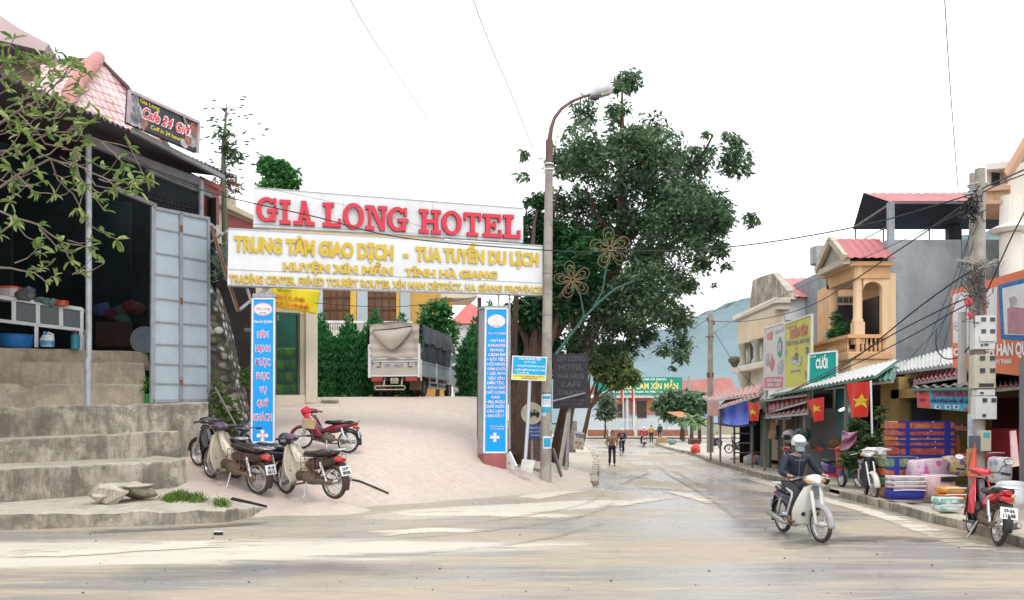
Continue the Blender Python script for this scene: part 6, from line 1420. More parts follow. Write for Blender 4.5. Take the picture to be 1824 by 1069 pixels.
b = MB(); b.bar(W(1013, 735, 25.9), W(997, 832, 25.4), .06, .14); tag(b.build('grey_plank', M('bleached plank', (.42, .38, .33), .8, 0, .3, 5)), 'bleached plank leaning near the foot of the black board', 'plank')
b = MB(); b.bar(W(985, 800, 25.2), W(1000, 848, 24.6), .05, .12); tag(b.build('dark_plank', M('dark plank', (.14, .14, .15), .8)), 'short dark plank leaning on the ground right of the lamp post', 'plank')
b = MB(); b.bar(W(906, 808, 23.9), W(918, 834, 23.6), .05, .2); tag(b.build('white_plank', WHITEP), 'white-edged board leaning beside the right gate pillar', 'plank')
b = MB()
for i in range(14): 
 p = yard_pt(906 + i * 4.2, 834 + i * .9) + Vc((0, .5, .02)); b.blob(p, (.16, .14, .11), i, .4, 1)
tag(b.build('rubble', BANK, sm=0), kind='stuff')
# wire flowers on arms
WIRE = M('gilded wire', (.25, .20, .11), .5, .4, .2, 10); GRNS = M('green stem paint', (.04, .11, .09), .6)
def wire_flower(cx, cy, Y, r_, rot, stem, label, tilt):
 o = thing('wire_flower', label, 'decoration', W(cx, cy, Y), group='wire flower decorations on the arms')
 b = MB()
 for k in range(5):
  a = rot + k * 2 * math.pi / 5
  for q, (L_, w_) in enumerate(((1, .34), (.78, .20), (.5, .10))):
   P = []
   for i in range(17):
    t_ = i / 16 * 2 * math.pi; x = r_ * L_ * (.12 + .88 * (1 - cos(t_)) / 2); y = r_ * w_ * sin(t_) * (.5 + .5 * (1 - cos(t_)) / 2)
    P.append(Vc((cos(a) * x - sin(a) * y, -.05 * sin(t_ / 2) + tilt * (cos(a) * x), sin(a) * x + cos(a) * y)))
   b.tube(P, .010, 5)
 b.torus((0, -.02, 0), .07, .018, 'y', 12, 5); b.build('petal_wire', WIRE, o, sm=2)
 b = MB(); b.tube([W(x, y, Y + .15) for x, y in stem], .028, 7); b.build('stem', GRNS, o, sm=1, wd=1)
wire_flower(1087, 443, 25.0, .62, .45, [(1087, 446), (1080, 476), (1073, 520), (1058, 545)], 'larger gilded wire flower higher on the right, over the tree trunk', .15)
wire_flower(1020, 499, 24.9, .56, .55, [(1022, 505), (1034, 528), (1040, 560), (1040, 568)], 'smaller gilded wire flower lower on the left near the lamp post', .1)
b = MB(); b.tube([W(990, 632, 25.0), W(1010, 605, 25.1), (W(1040, 567, 25.1)), W(1065, 540, 25.15), W(1095, 515, 25.2), W(1130, 500, 25.4)], [.05, .045, .04, .035, .03, .02], 8); tag(b.build('decoration_arm', GRNS, sm=1), 'slanting green arm carrying the two wire flowers above the black board', 'arm')
# the big street trees
DARKL = leaf_mat('dark glossy leaf', (.030, .072, .040), (.078, .160, .085), (.25, .33, .19), .40, .34)
GREENL = leaf_mat('green leaf', (.010, .050, .020), (.028, .105, .038), (.07, .18, .07), .3)
OLIVE = leaf_mat('olive leaf', (.05, .085, .03), (.11, .17, .05), (.21, .28, .10), .35)
def ell(lst, Y, kz=1.0, jit=1.2, seed=1, ky=.9):
 rg = random.Random(seed); out = []
 for px, py, r_ in lst:
  y = Y + rg.uniform(-jit, jit); rr = r_ * Y / F; c = W(px, py, Y); out.append((c.x, y, c.z, rr, rr * ky, rr * kz))
 return out
main = [(1108, 168, 20), (1098, 190, 26), (1118, 208, 24), (1106, 142, 16), (1118, 160, 14), (1108, 180, 22), (1085, 200, 16), (1140, 200, 18), (1040, 225, 34), (1012, 245, 22), (1100, 225, 34), (1160, 232, 34), (1190, 250, 22), (1000, 285, 34), (1048, 275, 40), (1105, 280, 44), (1160, 290, 44), (1218, 262, 28), (1240, 285, 34), (1275, 245, 18), (1268, 225, 9), (1285, 280, 26), (1310, 268, 12), (1332, 286, 8), (1322, 322, 8), (1280, 320, 32), (1230, 330, 44), (1170, 350, 50), (1100, 345, 46), (1045, 340, 40), (1000, 350, 30), (985, 320, 16), (1150, 400, 46), (1205, 390, 44), (1262, 372, 40), (1300, 350, 18), (1300, 385, 20), (1312, 410, 15), (1270, 415, 26), (1230, 430, 28), (1180, 440, 40), (1110, 400, 30), (1075, 395, 30),
  (1140, 470, 40), (1190, 490, 32), (1245, 470, 24), (1270, 450, 18), (1290, 440, 15), (1300, 470, 12), (1292, 492, 10), (1240, 500, 20), (1150, 520, 34), (1100, 500, 34), (1195, 540, 28), (1215, 565, 20), (1060, 560, 46), (1100, 575, 40), (1140, 570, 34), (1040, 600, 40), (1085, 620, 34), (1010, 560, 34), (1020, 620, 30), (1180, 600, 30), (1212, 612, 28), (1200, 570, 30), (1160, 630, 26), (1236, 632, 12), (1222, 648, 8), (1190, 640, 14), (1125, 610, 26), (1060, 645, 20)]
main += [(1050, 300, 70), (1150, 300, 78), (1225, 330, 66), (1100, 420, 84), (1200, 420, 74), (1060, 520, 72), (1130, 540, 66), (1165, 600, 44), (1270, 400, 44), (1010, 400, 50), (1040, 250, 40), (1120, 230, 44), (1230, 490, 40)]
mt = broad('street_tree', 'big dark-leaved street tree spreading above the black board and the road', ell(main, 29.5, 1.0, 2.2, 3), 29.5, W(996, 832, 27.2), .30, DARKL, 66000, .22, 11, cut=-.01, aspect=.38, shell=.05, droop=.55)
for ch in mt.children:
 if ch.name.startswith('trunk'): bpy.data.objects.remove(ch)
base = Vc(mt.location); b = MB()
spine = [W(994, 845, 27.2), W(998, 790, 27.2), W(1010, 730, 27.6), W(1040, 620, 28.4), W(1085, 520, 29.2), W(1105, 440, 29.5), W(1108, 340, 29.5), W(1108, 240, 29.5), W(1108, 160, 29.5)]
b.tube(spine, [.36, .28, .25, .25, .24, .21, .16, .09, .03], 10)
rg = random.Random(5)
for (sx, sy, r0), tg_ in (((1085, 520, .14), [(1200, 430), (1270, 380)]), ((1105, 440, .13), [(1170, 370), (1230, 300), (1270, 240)]), ((1108, 340, .09), [(1040, 300), (1000, 280)]), ((1040, 620, .13), [(1000, 520), (985, 400), (1000, 330)]), ((1085, 520, .12), [(1150, 500), (1220, 560), (1215, 610)]), ((1108, 340, .08), [(1160, 270), (1200, 240)]), ((1105, 440, .1), [(1060, 380), (1040, 330)]), ((1170, 370, .06), [(1240, 350), (1300, 340)]), ((1200, 430, .06), [(1270, 430), (1300, 460)]), ((1108, 300, .06), [(1060, 250), (1040, 215)])):
 P = [W(sx, sy, 29.4)]; Y = 29.4
 for q in tg_: Y += rg.uniform(-.8, .8); P.append(W(q[0], q[1], Y))
 full = []
 for a, c_ in zip(P, P[1:]):
  for k in range(3): full.append(lerp(a, c_, k / 3) + Vc((rg.uniform(-.08, .08), 0, rg.uniform(-.08, .08))))
 full.append(P[-1]); b.tube(full, [r0 * (1 - i / len(full)) + .015 for i in range(len(full))], 7)
b.build('trunk', BARK, mt, wd=1, sm=1, fx=0)
left = [(955, 395, 26), (950, 430, 26), (990, 420, 40), (1030, 430, 40), (1075, 440, 40), (985, 470, 36), (1030, 480, 44), (960, 360, 18), (940, 345, 8), (1010, 520, 40), (1055, 510, 38), (950, 560, 34), (930, 600, 26), (985, 560, 34), (940, 640, 24), (975, 610, 36), (1000, 655, 22), (920, 555, 20)]
lt = broad('leafy_tree', 'greener tree behind the lamp post and the right end of the gate board', ell(left, 27.6, 1, 1.2, 5), 27.6, W(935, 820, 26.6), .40, GREENL, 16000, .24, 13, cut=-.25, aspect=.40, shell=.05, barkm=M('red-brown bark', (.12, .07, .055), .95, 0, .4, 4, bump=.9, bscale=10))
b = MB(); b.tube([W(942, 845, 26.4), W(940, 780, 26.5), W(938, 700, 26.6), W(945, 640, 27), W(985, 560, 27.4)], [.55, .40, .34, .32, .2], 12); b.build('trunk', M('red-brown bark', (.12, .07, .055)), lt, wd=1, sm=1)
b = MB(); b.tube([W(912, 810, 25.6), W(914, 660, 25.7), W(920, 520, 25.9)], [.12, .10, .08], 9); b.build('trunk', BARK, lt, wd=1, sm=1)
b = MB(); cs = ell([(932, 287, 9), (942, 300, 6), (928, 300, 5)], 28); V, Fc = leaf_cloud(cs, 46, .36, 3, .5, .36, shell=0); b.add(V, Fc); o_ = b.build('crown', DARKL, mt, wd=1, fx=0)
broad('pale_tree', 'yellow-green tree hanging in front of the green office sign', ell([(1105, 655, 24), (1085, 650, 24), (1050, 640, 28), (1065, 630, 24), (1120, 670, 18), (1098, 678, 18), (1075, 665, 18), (1112, 640, 18)], 50, .9, .8, 6), 50, W(1034, 790, 50), .16, OLIVE, 4600, .36, 15, shell=.1, droop=.8)
broad('grey_green_tree', 'small grey-green tree in front of the ranger office left of its flagpoles', ell([(1080, 722, 17), (1072, 735, 13), (1088, 735, 14), (1082, 712, 12)], 88, 1, .5, 7), 88, W(1077, 776, 88), .12, leaf_mat('grey green leaf', (.06, .10, .06), (.14, .20, .13), (.25, .32, .22)), 1500, .5, 16, shell=.1)
# left pavement clutter
b = MB(); b.tube([W(1018, 806, 40), W(1021, 750, 40)], .2, 10); tag(b.build('concrete_post', POLEC, sm=1), 'short thick concrete post at the left roadside beside the TIVI board', 'post')
b = MB(); b.tube([W(1006, 830, 30), W(1017, 735, 30)], .1, 8); tag(b.build('leaning_post', M('grey bamboo', (.36, .32, .27), .8), sm=1), 'thin grey pole leaning against the street tree trunk', 'pole')
tv = thing('shop_board', 'small pale upright shop board lettered TIVI at the left roadside', 'sign', W(1031, 806, 39))
TP = Plane(1010, 39, 1050, 39.5)
b = MB(); b.prism(TP.poly([(1023, 768), (1041, 771), (1039, 802), (1021, 800)]), (0, .08, 0)); b.build('board', M('pale board', (.56, .54, .46), .6, 0, .25, 4), tv, wd=1)
b = MB(); text_line(b, 'TIVI', TP.pt, 1032, 773, 780, 17, .05, .004, .006, .12, w=16); b.build('lettering', M('purple print', (.16, .10, .28), .5), tv, wd=1, fx=0)
b = MB()
for i, (x, y, r_) in enumerate(((1027, 788, 3.5), (1034, 790, 3.5), (1030, 796, 3), (1037, 798, 2.6))): b.mat(i % 2).prism([TP.pt(x + r_ * cos(a), y + r_ * sin(a), .006 + .002 * i) for a in np.linspace(0, 6.28, 13)[:-1]], (0, .003, 0))
b.build('printed_picture', [M('pink print', (.50, .26, .26), .6), M('olive print', (.30, .30, .16), .6)], tv, wd=1)
# ranger office at the far end of the street
off = thing('ranger_office', 'single-storey office with long green roof sign at the end of the street', 'building', W(1140, 772, 104))
FP = Plane(1000, 102, 1260, 104)
def fb(pts, o, dep, name, mat, **k): b = MB(); b.prism(FP.poly(pts, o), -FP.n * dep); return b.build(name, mat, off, wd=1, **k)
PB = M('pale blue office wall', (.44, .51, .56), .7, 0, .1, .4); ORB = M('orange brown trim', (.44, .16, .07), .6, 0, .2, 1)
fb([(1035, 702), (1235, 702), (1235, 776), (1035, 776)], 0, 6, 'wall', PB)
fb([(1046, 703), (1222, 703), (1222, 708.5), (1046, 708.5)], .8, 1.2, 'roof_slab', M('white slab', (.76, .77, .78), .6))
for x0, x1, y0, y1 in ((1050, 1062, 710, 716), (1098, 1112, 712, 744), (1121, 1134, 712, 738), (1152, 1166, 712, 738), (1100, 1160, 708.5, 713)): fb([(x0, y0), (x1, y0), (x1, y1), (x0, y1)], .1, .2, 'window_frame', ORB)
for x0, x1, y0, y1 in ((1100, 1110, 720, 743), (1135, 1152, 714, 745), (1168, 1180, 716, 740)): fb([(x0, y0), (x1, y0), (x1, y1), (x0, y1)], .14, .2, 'window', M('dark opening', (.05, .035, .03), .5))
for x in (1116, 1128, 1190): fb([(x, 709), (x + 3, 709), (x + 3, 772), (x, 772)], .6, .3, 'column', M('pale column', (.58, .62, .66), .6))
fb([(1048, 690), (1066, 690), (1062, 704), (1046, 704)], .2, 5, 'roof', PINKR)
fb([(1208, 678), (1300, 672), (1318, 702), (1208, 702)], -.5, 6, 'roof', PINKR)
gs = fb([(1060.5, 672), (1215, 672), (1215, 703), (1060.5, 703)], 1.0, .15, 'sign_board', M('green sign print', (.0, .26, .19), .4, 0, .06, .4))
b = MB(); text_quad(b, 'CHI CỤC KIỂM LÂM HÀ GIANG', FP.pt, rect(1103, 674, 1187, 677.5), .03, .02, 0, 1.02); text_quad(b, 'Địa chỉ: Thị trấn Cốc Pài - Huyện Xín Mần - Tỉnh Hà Giang', FP.pt, rect(1068, 696, 1207, 699.5), .03, .02, 0, 1.02); b.build('lettering', WHT, gs, wd=1, fx=0)
b = MB(); text_quad(b, 'HẠT KIỂM LÂM XÍN MẦN', FP.pt, rect(1078, 682, 1208, 693), .03, .02, 0, 1.02); b.build('lettering', M('bright yellow print', (.80, .74, .25), .5), gs, wd=1, fx=0)
fen = thing('picket_fence', 'white picket fence on a low brick wall before the ranger office', 'fence', W(1130, 775, 97))
NP = Plane(1035, 96, 1230, 97)
b = MB(); b.prism(NP.poly([(1046, 766), (1226, 766), (1226, 777), (1046, 777)]), -NP.n * .3); b.build('brick_base', M('brick base', (.33, .13, .085), .8, 0, .25, 2), fen, wd=1)
b = MB()
for x in np.arange(1050, 1214, 3.0): b.bar(NP.pt(x, 766, -.15), NP.pt(x, 744.5, -.15), .07, .05)
for y in (748.5, 763): b.bar(NP.pt(1048, y, -.1), NP.pt(1214, y, -.1), .08, .06)
b.build('pickets', WHITEP, fen, wd=1)
for x in (1044, 1086, 1132, 1176, 1216): b = MB(); b.bar(NP.pt(x, 777, -.1), NP.pt(x, 742, -.1), .34, .34); b.build('pillar', M('office gate pillar', (.60, .60, .55), .7), fen, wd=1)
FLAGR = M('red flag cloth', (.72, .035, .025), .65, 0, .12, 1.5); FLAGY = M('yellow star cloth', (.80, .62, .04), .6)
def star(c, r_, du, dv):
 return [Vc(c) + Vc(du) * (r_ * (1 if i % 2 == 0 else .4) * sin(i * math.pi / 5)) + Vc(dv) * (r_ * (1 if i % 2 == 0 else .4) * cos(i * math.pi / 5)) for i in range(10)]
for i, (x, y0, y1, lb) in enumerate(((1110, 688, 768, 'left flagpole with limp red flag in front of the ranger office'), (1129, 690, 768, 'right flagpole with limp red flag in front of the ranger office'))):
 o = thing('flagpole', lb, 'flagpole', W(x, y1, 95), group='flagpoles of the ranger office'); b = MB(); b.tube([W(x, y1, 95), W(x, y0, 95)], .05, 6); b.build('pole', WHITEP, o, wd=1)
 b = MB(); b.sheet(lambda u, v: W(x - (6 if i == 0 else 5) * u * (1 - .5 * v) + .5 * sin(v * 9), y0 + 2 + 22 * v + 3 * u, 95 + .1 * sin(u * 5)), 6, 10); b.build('flag', FLAGR, o, wd=1, sm=2, fx=0)
gt = [(1185, 712, 20), (1205, 705, 20), (1225, 715, 20), (1245, 712, 18), (1215, 735, 22), (1195, 735, 18), (1240, 735, 16), (1170, 725, 12), (1260, 722, 14)]
broad('office_tree', 'spreading green tree between the ranger office and the far power pole', ell(gt, 84, .9, 1.5, 8), 84, W(1214, 778, 84), .2, leaf_mat('hazy leaf', (.05, .11, .06), (.11, .20, .11), (.22, .33, .2)), 3200, .7, 18, shell=.1, cut=-.3)
def palm(px, py, Y, r_, lb, seed):
 o = thing('palm', lb, 'palm', W(px, py + 32, Y), group='young palms at the roadside'); c = W(px, py, Y); b = MB(); b.tube([W(px, py + 34, Y), c], [.16, .1], 8); b.build('trunk', BARK, o, wd=1)
 rg = random.Random(seed); b = MB()
 for k in range(22):
  a = rg.uniform(0, 6.28); e = rg.uniform(-.1, 1.2); L_ = r_ * rg.uniform(.8, 1.1); P = []
  for i in range(6):
   t_ = i / 5; P.append(c + Vc((cos(a) * cos(e) * L_ * t_, sin(a) * cos(e) * L_ * t_, L_ * (sin(e) * t_ - .55 * t_ * t_))))
  sd = Vc((-sin(a), cos(a), 0))
  for i in range(5):
   w0 = .16 * (1 - abs(i / 5 - .4)); w1 = .16 * (1 - abs((i + 1) / 5 - .4)) * (i < 4)
   for sg in (-1, 1): b.add([P[i], P[i] + sd * sg * w0 - Vc((0, 0, .08)), P[i + 1] + sd * sg * w1 - Vc((0, 0, .08)), P[i + 1]], [(0, 1, 2, 3)])
 b.build('crown', leaf_mat('palm leaf', (.06, .12, .05), (.13, .24, .10), (.25, .36, .18)), o, wd=1, fx=0)
palm(1217, 752, 70, 1.3, 'leftmost young palm at the right roadside near the far power pole', 1); palm(1232, 748, 66, 1.4, 'middle young palm at the right roadside near the far power pole', 2); palm(1246, 754, 64, 1.2, 'rightmost young palm beside the far power pole', 3)
# stall clutter at the far right roadside
b = MB(); b.prism([W(1188, 735, 80), W(1212, 734, 80), W(1262, 752, 74), W(1240, 756, 72)], (0, 0, .06)); tag(b.build('orange_awning', M('orange sheet', (.50, .20, .10), .7)), 'slanting orange awning sheet among the roadside palms', 'awning')
b = MB(); b.bbox(W(1172, 789, 72), W(1185, 779, 73)); tag(b.build('cardboard_box', M('cardboard', (.38, .24, .13), .8), bevel=.02), 'brown cardboard box on the pavement beside the far shoppers', 'box')
b = MB(); b.blob(W(1197, 787, 70), (.35, .3, .25), 3, .3); tag(b.build('green_sack', M('green sack', (.22, .33, .28), .7, 0, .3, 5), sm=1), 'grey-green sack on the pavement right of the cardboard box', 'sack')
b = MB(); b.blob(W(1239, 801, 52), (.32, .3, .36), 5, .3); b.tube([W(1237, 793, 52), W(1239, 789, 52), W(1241, 793, 52)], .02, 5); tag(b.build('red_bag', M('red plastic bag', (.65, .08, .05), .4), sm=1), 'red plastic bag on the pavement at the far right roadside', 'bag')
b = MB(); b.bbox(W(1231, 792, 54), W(1242, 782, 55)); tag(b.build('dark_crate', M('dark maroon crate', (.10, .04, .045), .7), bevel=.02), 'dark maroon crate behind the red plastic bag', 'crate')
b = MB(); b.bbox(W(1183, 786, 76), W(1208, 784, 77)); b.bar(W(1186, 790, 76.5), W(1186, 785, 76.5), .08); b.bar(W(1205, 790, 76.5), W(1205, 785, 76.5), .08); tag(b.build('low_table', M('pale table', (.6, .6, .56), .6)), 'low pale table at the far right roadside', 'table')
# power poles along the street
def ppole(px0, y0, px1, y1, Y, r0, r1, lb):
 o = thing('power_pole', lb, 'power pole', W(px0, y0, Y), group='concrete power poles'); b = MB(); b.tube([W(px0, y0, Y), W(px1, y1, Y)], [r0, r1], 12); b.build('pole', POLEC, o, wd=1, sm=1); return o
pp = ppole(1265, 806, 1265.5, 560, 47, .20, .13, 'concrete power pole standing alone at the far right kerb')
b = MB(); b.bar(W(1262, 565, 47), W(1270, 580, 47), .12, .3); b.bar(W(1257, 600, 46.9), W(1272, 600, 46.9), .06); b.bar(W(1259, 668, 46.9), W(1271, 668, 46.9), .1, .25); b.build('bracket', RUST, pp, wd=1)
b = MB(); b.tube([W(1269.5, 806, 47), W(1269, 575, 47)], .035, 6); b.build('cable', BLACKP, pp, wd=1)
ppole(1228, 742, 1227, 670, 90, .16, .12, 'small distant power pole above the roadside palms')
def YX(px, X): return X * F / (px - CX)
def WX(px, py, X): return W(px, py, YX(px, X))
PEACH = M('peach orange render', (.68, .40, .21), .65, 0, .18, 1.2, grime=.25, grimecol=(.30, .18, .10)); PEACHL = M('light peach trim', (.76, .53, .33), .6, 0, .12, 1.5); CREAMH = M('cream facade', (.70, .67, .58), .7, 0, .15, 1, grime=.3, grimecol=(.35, .32, .27))
DGLASS = M('dim window glass', (.03, .045, .05), .12, 0, .3, 2, spec=.6)
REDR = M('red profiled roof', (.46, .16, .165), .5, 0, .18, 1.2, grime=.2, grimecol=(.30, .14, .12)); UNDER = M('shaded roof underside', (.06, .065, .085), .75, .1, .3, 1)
def ribbed(b, p0, du, dv, n, amp=.025, upv=(0, 0, 1), m=3):
 """corrugated sheet: p0 corner, du across the ribs, dv along them"""
 p0, du, dv, upv = Vc(p0), Vc(du), Vc(dv), Vc(upv)
 b.sheet(lambda u, v: p0 + du * u + dv * v + upv * amp * sin(u * n * math.pi), n * 2, m)
# peach balcony house with the grey side wall
bh = thing('balcony_house', 'peach balcony house with gabled porch, grey cement side wall and roof shed', 'house', (13.6, 31.5, 0))
def HB(f, nm, mat, parent=bh, **k): b = MB(); f(b); return b.build(nm, mat, parent, wd=1, **k)
zt = W(1590, 427, 29.6).z
HB(lambda b: b.bbox((13.2, 29.6, 0), (20.5, 40, zt)), 'side_wall', GREYW)
HB(lambda b: b.bbox((13.14, 29.5, 0), (13.45, 29.62, zt - 1.2)), 'corner_strip', PEACHL)
HB(lambda b: b.bbox((13.05, 29.7, 0.0), (13.2, 36, 7.4)), 'front_wall', PEACH)
zf = 4.55; ze = 7.25
for x, y in ((12.15, 29.6), (12.15, 31.8)): HB(lambda b: (b.lathe((x, y, zf + .75), [(.19, 0), (.19, .1), (.155, .16), (.15, 1.5), (.17, 1.6), (.22, 1.70), (.22, 1.95)], 14), b.box((x, y, zf + .38), (.36, .36, .76))), 'column', PEACHL, sm=1)
HB(lambda b: b.bbox((12.95, 29.45, 0), (13.2, 29.7, ze)), 'pilaster', PEACHL, bevel=.02)
HB(lambda b: (b.bbox((11.95, 29.4, ze - .42), (13.2, 29.65, ze)), b.bbox((11.95, 29.65, ze - .42), (12.2, 32.0, ze)), b.bbox((11.95, 31.75, ze - .42), (13.1, 32.0, ze)), b.bbox((11.75, 29.25, ze), (13.25, 32.1, ze + .16))), 'entablature', PEACH, bevel=.02)
def archf(b, x0, x1, y, zs, zt_):
 n = 12; cx_ = (x0 + x1) / 2; r_ = (x1 - x0) / 2; P = [(x0, y, zt_)] + [(cx_ - r_ * cos(math.pi * i / n), y, zs + r_ * .8 * sin(math.pi * i / n)) for i in range(n + 1)] + [(x1, y, zt_)]
 b.prism(P, (0, .16, 0))
HB(lambda b: archf(b, 12.3, 12.95, 29.46, ze - .78, ze - .40), 'arch', PEACHL)
HB(lambda b: b.bbox((12.2, 29.7, ze - .40), (13.1, 31.8, ze - .34)), 'porch_ceiling', CREAMH)
HB(lambda b: b.bbox((13.0, 29.9, zf), (13.05, 31.4, zf + 1.75)), 'door', M('dark brown door', (.04, .028, .03), .5))
HB(lambda b: b.bbox((12.2, 31.75, zf), (13.1, 31.82, zf + 1.7)), 'rear_door', M('dark brown door', (.04, .028, .03), .5))
HB(lambda b: b.bbox((12.2, 31.70, zf + 1.66), (13.15, 31.80, zf + 2.0)), 'transom', PEACHL)
for i in range(4): HB(lambda b: b.bbox((12.26 + i * .22, 31.66, zf + 1.74), (12.43 + i * .22, 31.72, zf + 1.94)), 'transom_window', M('green grey glass', (.10, .15, .14), .2))
HB(lambda b: b.bbox((11.7, 29.3, zf - .55), (13.2, 33.6, zf - .28)), 'balcony_slab', PEACH, bevel=.04)
HB(lambda b: b.bbox((11.85, 29.4, zf - 1.2), (13.2, 33.2, zf - .55)), 'slab_band', PEACHL, bevel=.03)
def bal(b):
 for i in range(7): b.lathe((12.1 + i * .15, 29.42, zf - .28), [(.035, 0), (.06, .16), (.03, .36), (.05, .5)], 8)
 for i in range(18): b.lathe((11.8, 29.6 + i * .2, zf - .28), [(.035, 0), (.06, .16), (.03, .36), (.05, .5)], 8)
 b.bbox((11.7, 29.32, zf + .2), (13.1, 29.52, zf + .32)); b.bbox((11.68, 29.52, zf + .2), (11.92, 33.5, zf + .32)); b.bbox((12.0, 29.35, zf - .28), (12.12, 29.47, zf + .2))
HB(bal, 'balustrade', PEACH)
ridge = Vc((11.5, 30.4, 8.42)); ne = Vc((11.5, 29.1, 7.5)); fe = Vc((11.5, 31.8, 7.5)); L13 = Vc((1.75, 0, 0))
pr_ = HB(lambda b: (ribbed(b, ne, L13, ridge - ne, 12, .02), ribbed(b, fe, L13, ridge - fe, 12, .02)), 'porch_roof', REDR, fx=0, solid=.02)
HB(lambda b: b.prism([ne + Vc((.12, .15, -.02)), ridge + Vc((.12, 0, -.12)), fe + Vc((.12, -.15, -.02))], (.1, 0, 0)), 'gable', M('grey gable', (.40, .37, .32), .8, 0, .2, 2))
HB(lambda b: (b.bar(ne, ridge, .16, .22), b.bar(ridge, fe, .16, .22), b.bar(ne + Vc((.1, .1, -.1)), fe + Vc((.1, -.1, -.1)), .25, .2)), 'gable_trim', M('flaking cream trim', (.58, .50, .38), .7, 0, .35, 5, grime=.5))
# roof shed
s_ne, s_ri, s_fe = Vc((13.45, 29.8, 9.58)), Vc((13.1, 31.4, 10.35)), Vc((13.45, 33.2, 9.45)); sx = Vc((6.5, 0, 0))
HB(lambda b: (ribbed(b, s_ne, sx, s_ri - s_ne, 40, .02), ribbed(b, s_fe, sx, s_ri - s_fe, 40, .02)), 'shed_roof', [REDR], fx=0)
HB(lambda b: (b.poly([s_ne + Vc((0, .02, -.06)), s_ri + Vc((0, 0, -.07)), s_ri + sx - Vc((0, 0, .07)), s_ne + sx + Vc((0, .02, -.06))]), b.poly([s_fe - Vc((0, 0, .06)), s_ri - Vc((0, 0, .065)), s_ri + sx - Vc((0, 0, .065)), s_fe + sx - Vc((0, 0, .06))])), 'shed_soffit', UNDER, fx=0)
HB(lambda b: (b.bar(s_ne, s_ne + sx, .06, .10), b.bar(s_fe, s_fe + sx, .06, .06), b.bar(s_ne, s_fe, .05, .07), b.bar(s_ne + Vc((3, 0, 0)), s_fe + Vc((3, 0, 0)), .05, .07)), 'shed_beam', M('shed steel', (.16, .12, .13), .6))
HB(lambda b: b.box((13.42, 29.85, (zt + 9.5) / 2 - .4), (.20, .2, 9.5 - zt + 1.0)), 'shed_post', GREYW)
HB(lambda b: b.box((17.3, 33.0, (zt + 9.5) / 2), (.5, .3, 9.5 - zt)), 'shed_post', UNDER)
for x in (13.5, 14.6, 16.4, 18.4): HB(lambda b: b.bar((x, 33.1, zt - .2), (x, 33.1, 9.5), .04), 'shed_prop', M('shed steel', (.16, .12, .13), .6))
HB(lambda b: b.bar((13.3, 33.0, zt + .5), (13.3, 29.9, zt + .5), .03), 'shed_rail', M('shed steel', (.16, .12, .13), .6))
sat = HB(lambda b: b.lathe((11.9, 32.6, 7.8), [(.05, 0), (.35, .1), (.36, .75), (.1, .85)], 14), 'water_tank', STEEL)
# balcony plants
pot = HB(lambda b: b.lathe(W(1478, 611, 31.6), [(.16, 0), (.24, .3), (.26, .36), (.25, .38)], 14), 'pot', WHITEP, parent=None)
tag(pot, 'white flowerpot on the corner of the peach balcony', 'flowerpot')
bp_ = thing('balcony_plant', 'bushy green plants growing along the peach balcony between its columns', 'plant', W(1500, 608, 30.6)); b = MB(); V, Fc = leaf_cloud([(*W(1490, 596, 31.3), .35, .3, .28), (*W(1510, 590, 30.6), .42, .3, .36), (*W(1480, 600, 31.8), .25, .2, .2), (*W(1525, 598, 30.2), .2, .2, .22), (*W(1488, 570, 31.6), .15, .15, .4)], 1500, .17, 4); b.add(V, Fc); b.build('foliage', LIGHTL, bp_, wd=1, fx=0)
b = MB(); b.bbox(W(1478, 612, 31.6), W(1530, 606, 30.1)); b.build('planter', PEACH, bp_, wd=1)
# cream columned house behind it
ch = thing('columned_house', 'cream house with small columns, concrete gable and red roof behind the billboards', 'house', (13.5, 41, 0))
def CB2(f, nm, mat, parent=ch, **k): b = MB(); f(b); return b.build(nm, mat, parent, wd=1, **k)
ze2 = W(1400, 531, 38).z; zr2 = W(1400, 492, 40.5).z
DGREY = M('dark stained render', (.17, .185, .20), .85, 0, .3, .8, bump=.3)
CB2(lambda b: b.bbox((12.75, 38, 0), (19, 44.5, ze2 + .02)), 'side_wall', DGREY)
CB2(lambda b: b.bbox((12.3, 37.9, ze2 - 1.0), (13.4, 38.0, ze2)), 'white_wall', M('white wash', (.66, .69, .70), .7, 0, .1, 1))
CB2(lambda b: (ribbed(b, (12.7, 37.6, ze2), (6.5, 0, 0), (0, 3.4, zr2 - ze2), 30, .02), ribbed(b, (12.7, 45, ze2), (6.5, 0, 0), (0, -4, zr2 - ze2), 30, .02)), 'roof', M('bright red sheet roof', (.58, .19, .20), .5, 0, .1, .8), fx=0)
CB2(lambda b: b.prism([(12.45, 37.7, ze2 - .1), (12.45, 38.1, ze2 + .35), (12.45, 40.2, zr2 + .1), (12.45, 42.2, zr2 + .25), (12.45, 43.6, zr2 + .3), (12.45, 44.4, ze2 - .1)], (.35, 0, 0)), 'gable', CONC)
CB2(lambda b: b.bbox((12.2, 38.0, 0), (12.75, 44.4, ze2 - .1)), 'facade_wall', CREAMH)
CB2(lambda b: (b.bbox((11.7, 37.7, ze2 - .28), (12.5, 44.7, ze2 - .02)), b.bbox((11.9, 37.8, ze2 - .55), (12.5, 44.6, ze2 - .28))), 'cornice', CREAMH, bevel=.04)
CB2(lambda b: b.bbox((11.85, 38.0, ze2 - 1.6), (12.21, 44.2, ze2 - .55)), 'frieze', M('warm frieze', (.66, .54, .38), .7, 0, .15, 1), bevel=.03)
zb = W(1355, 650, 42).z
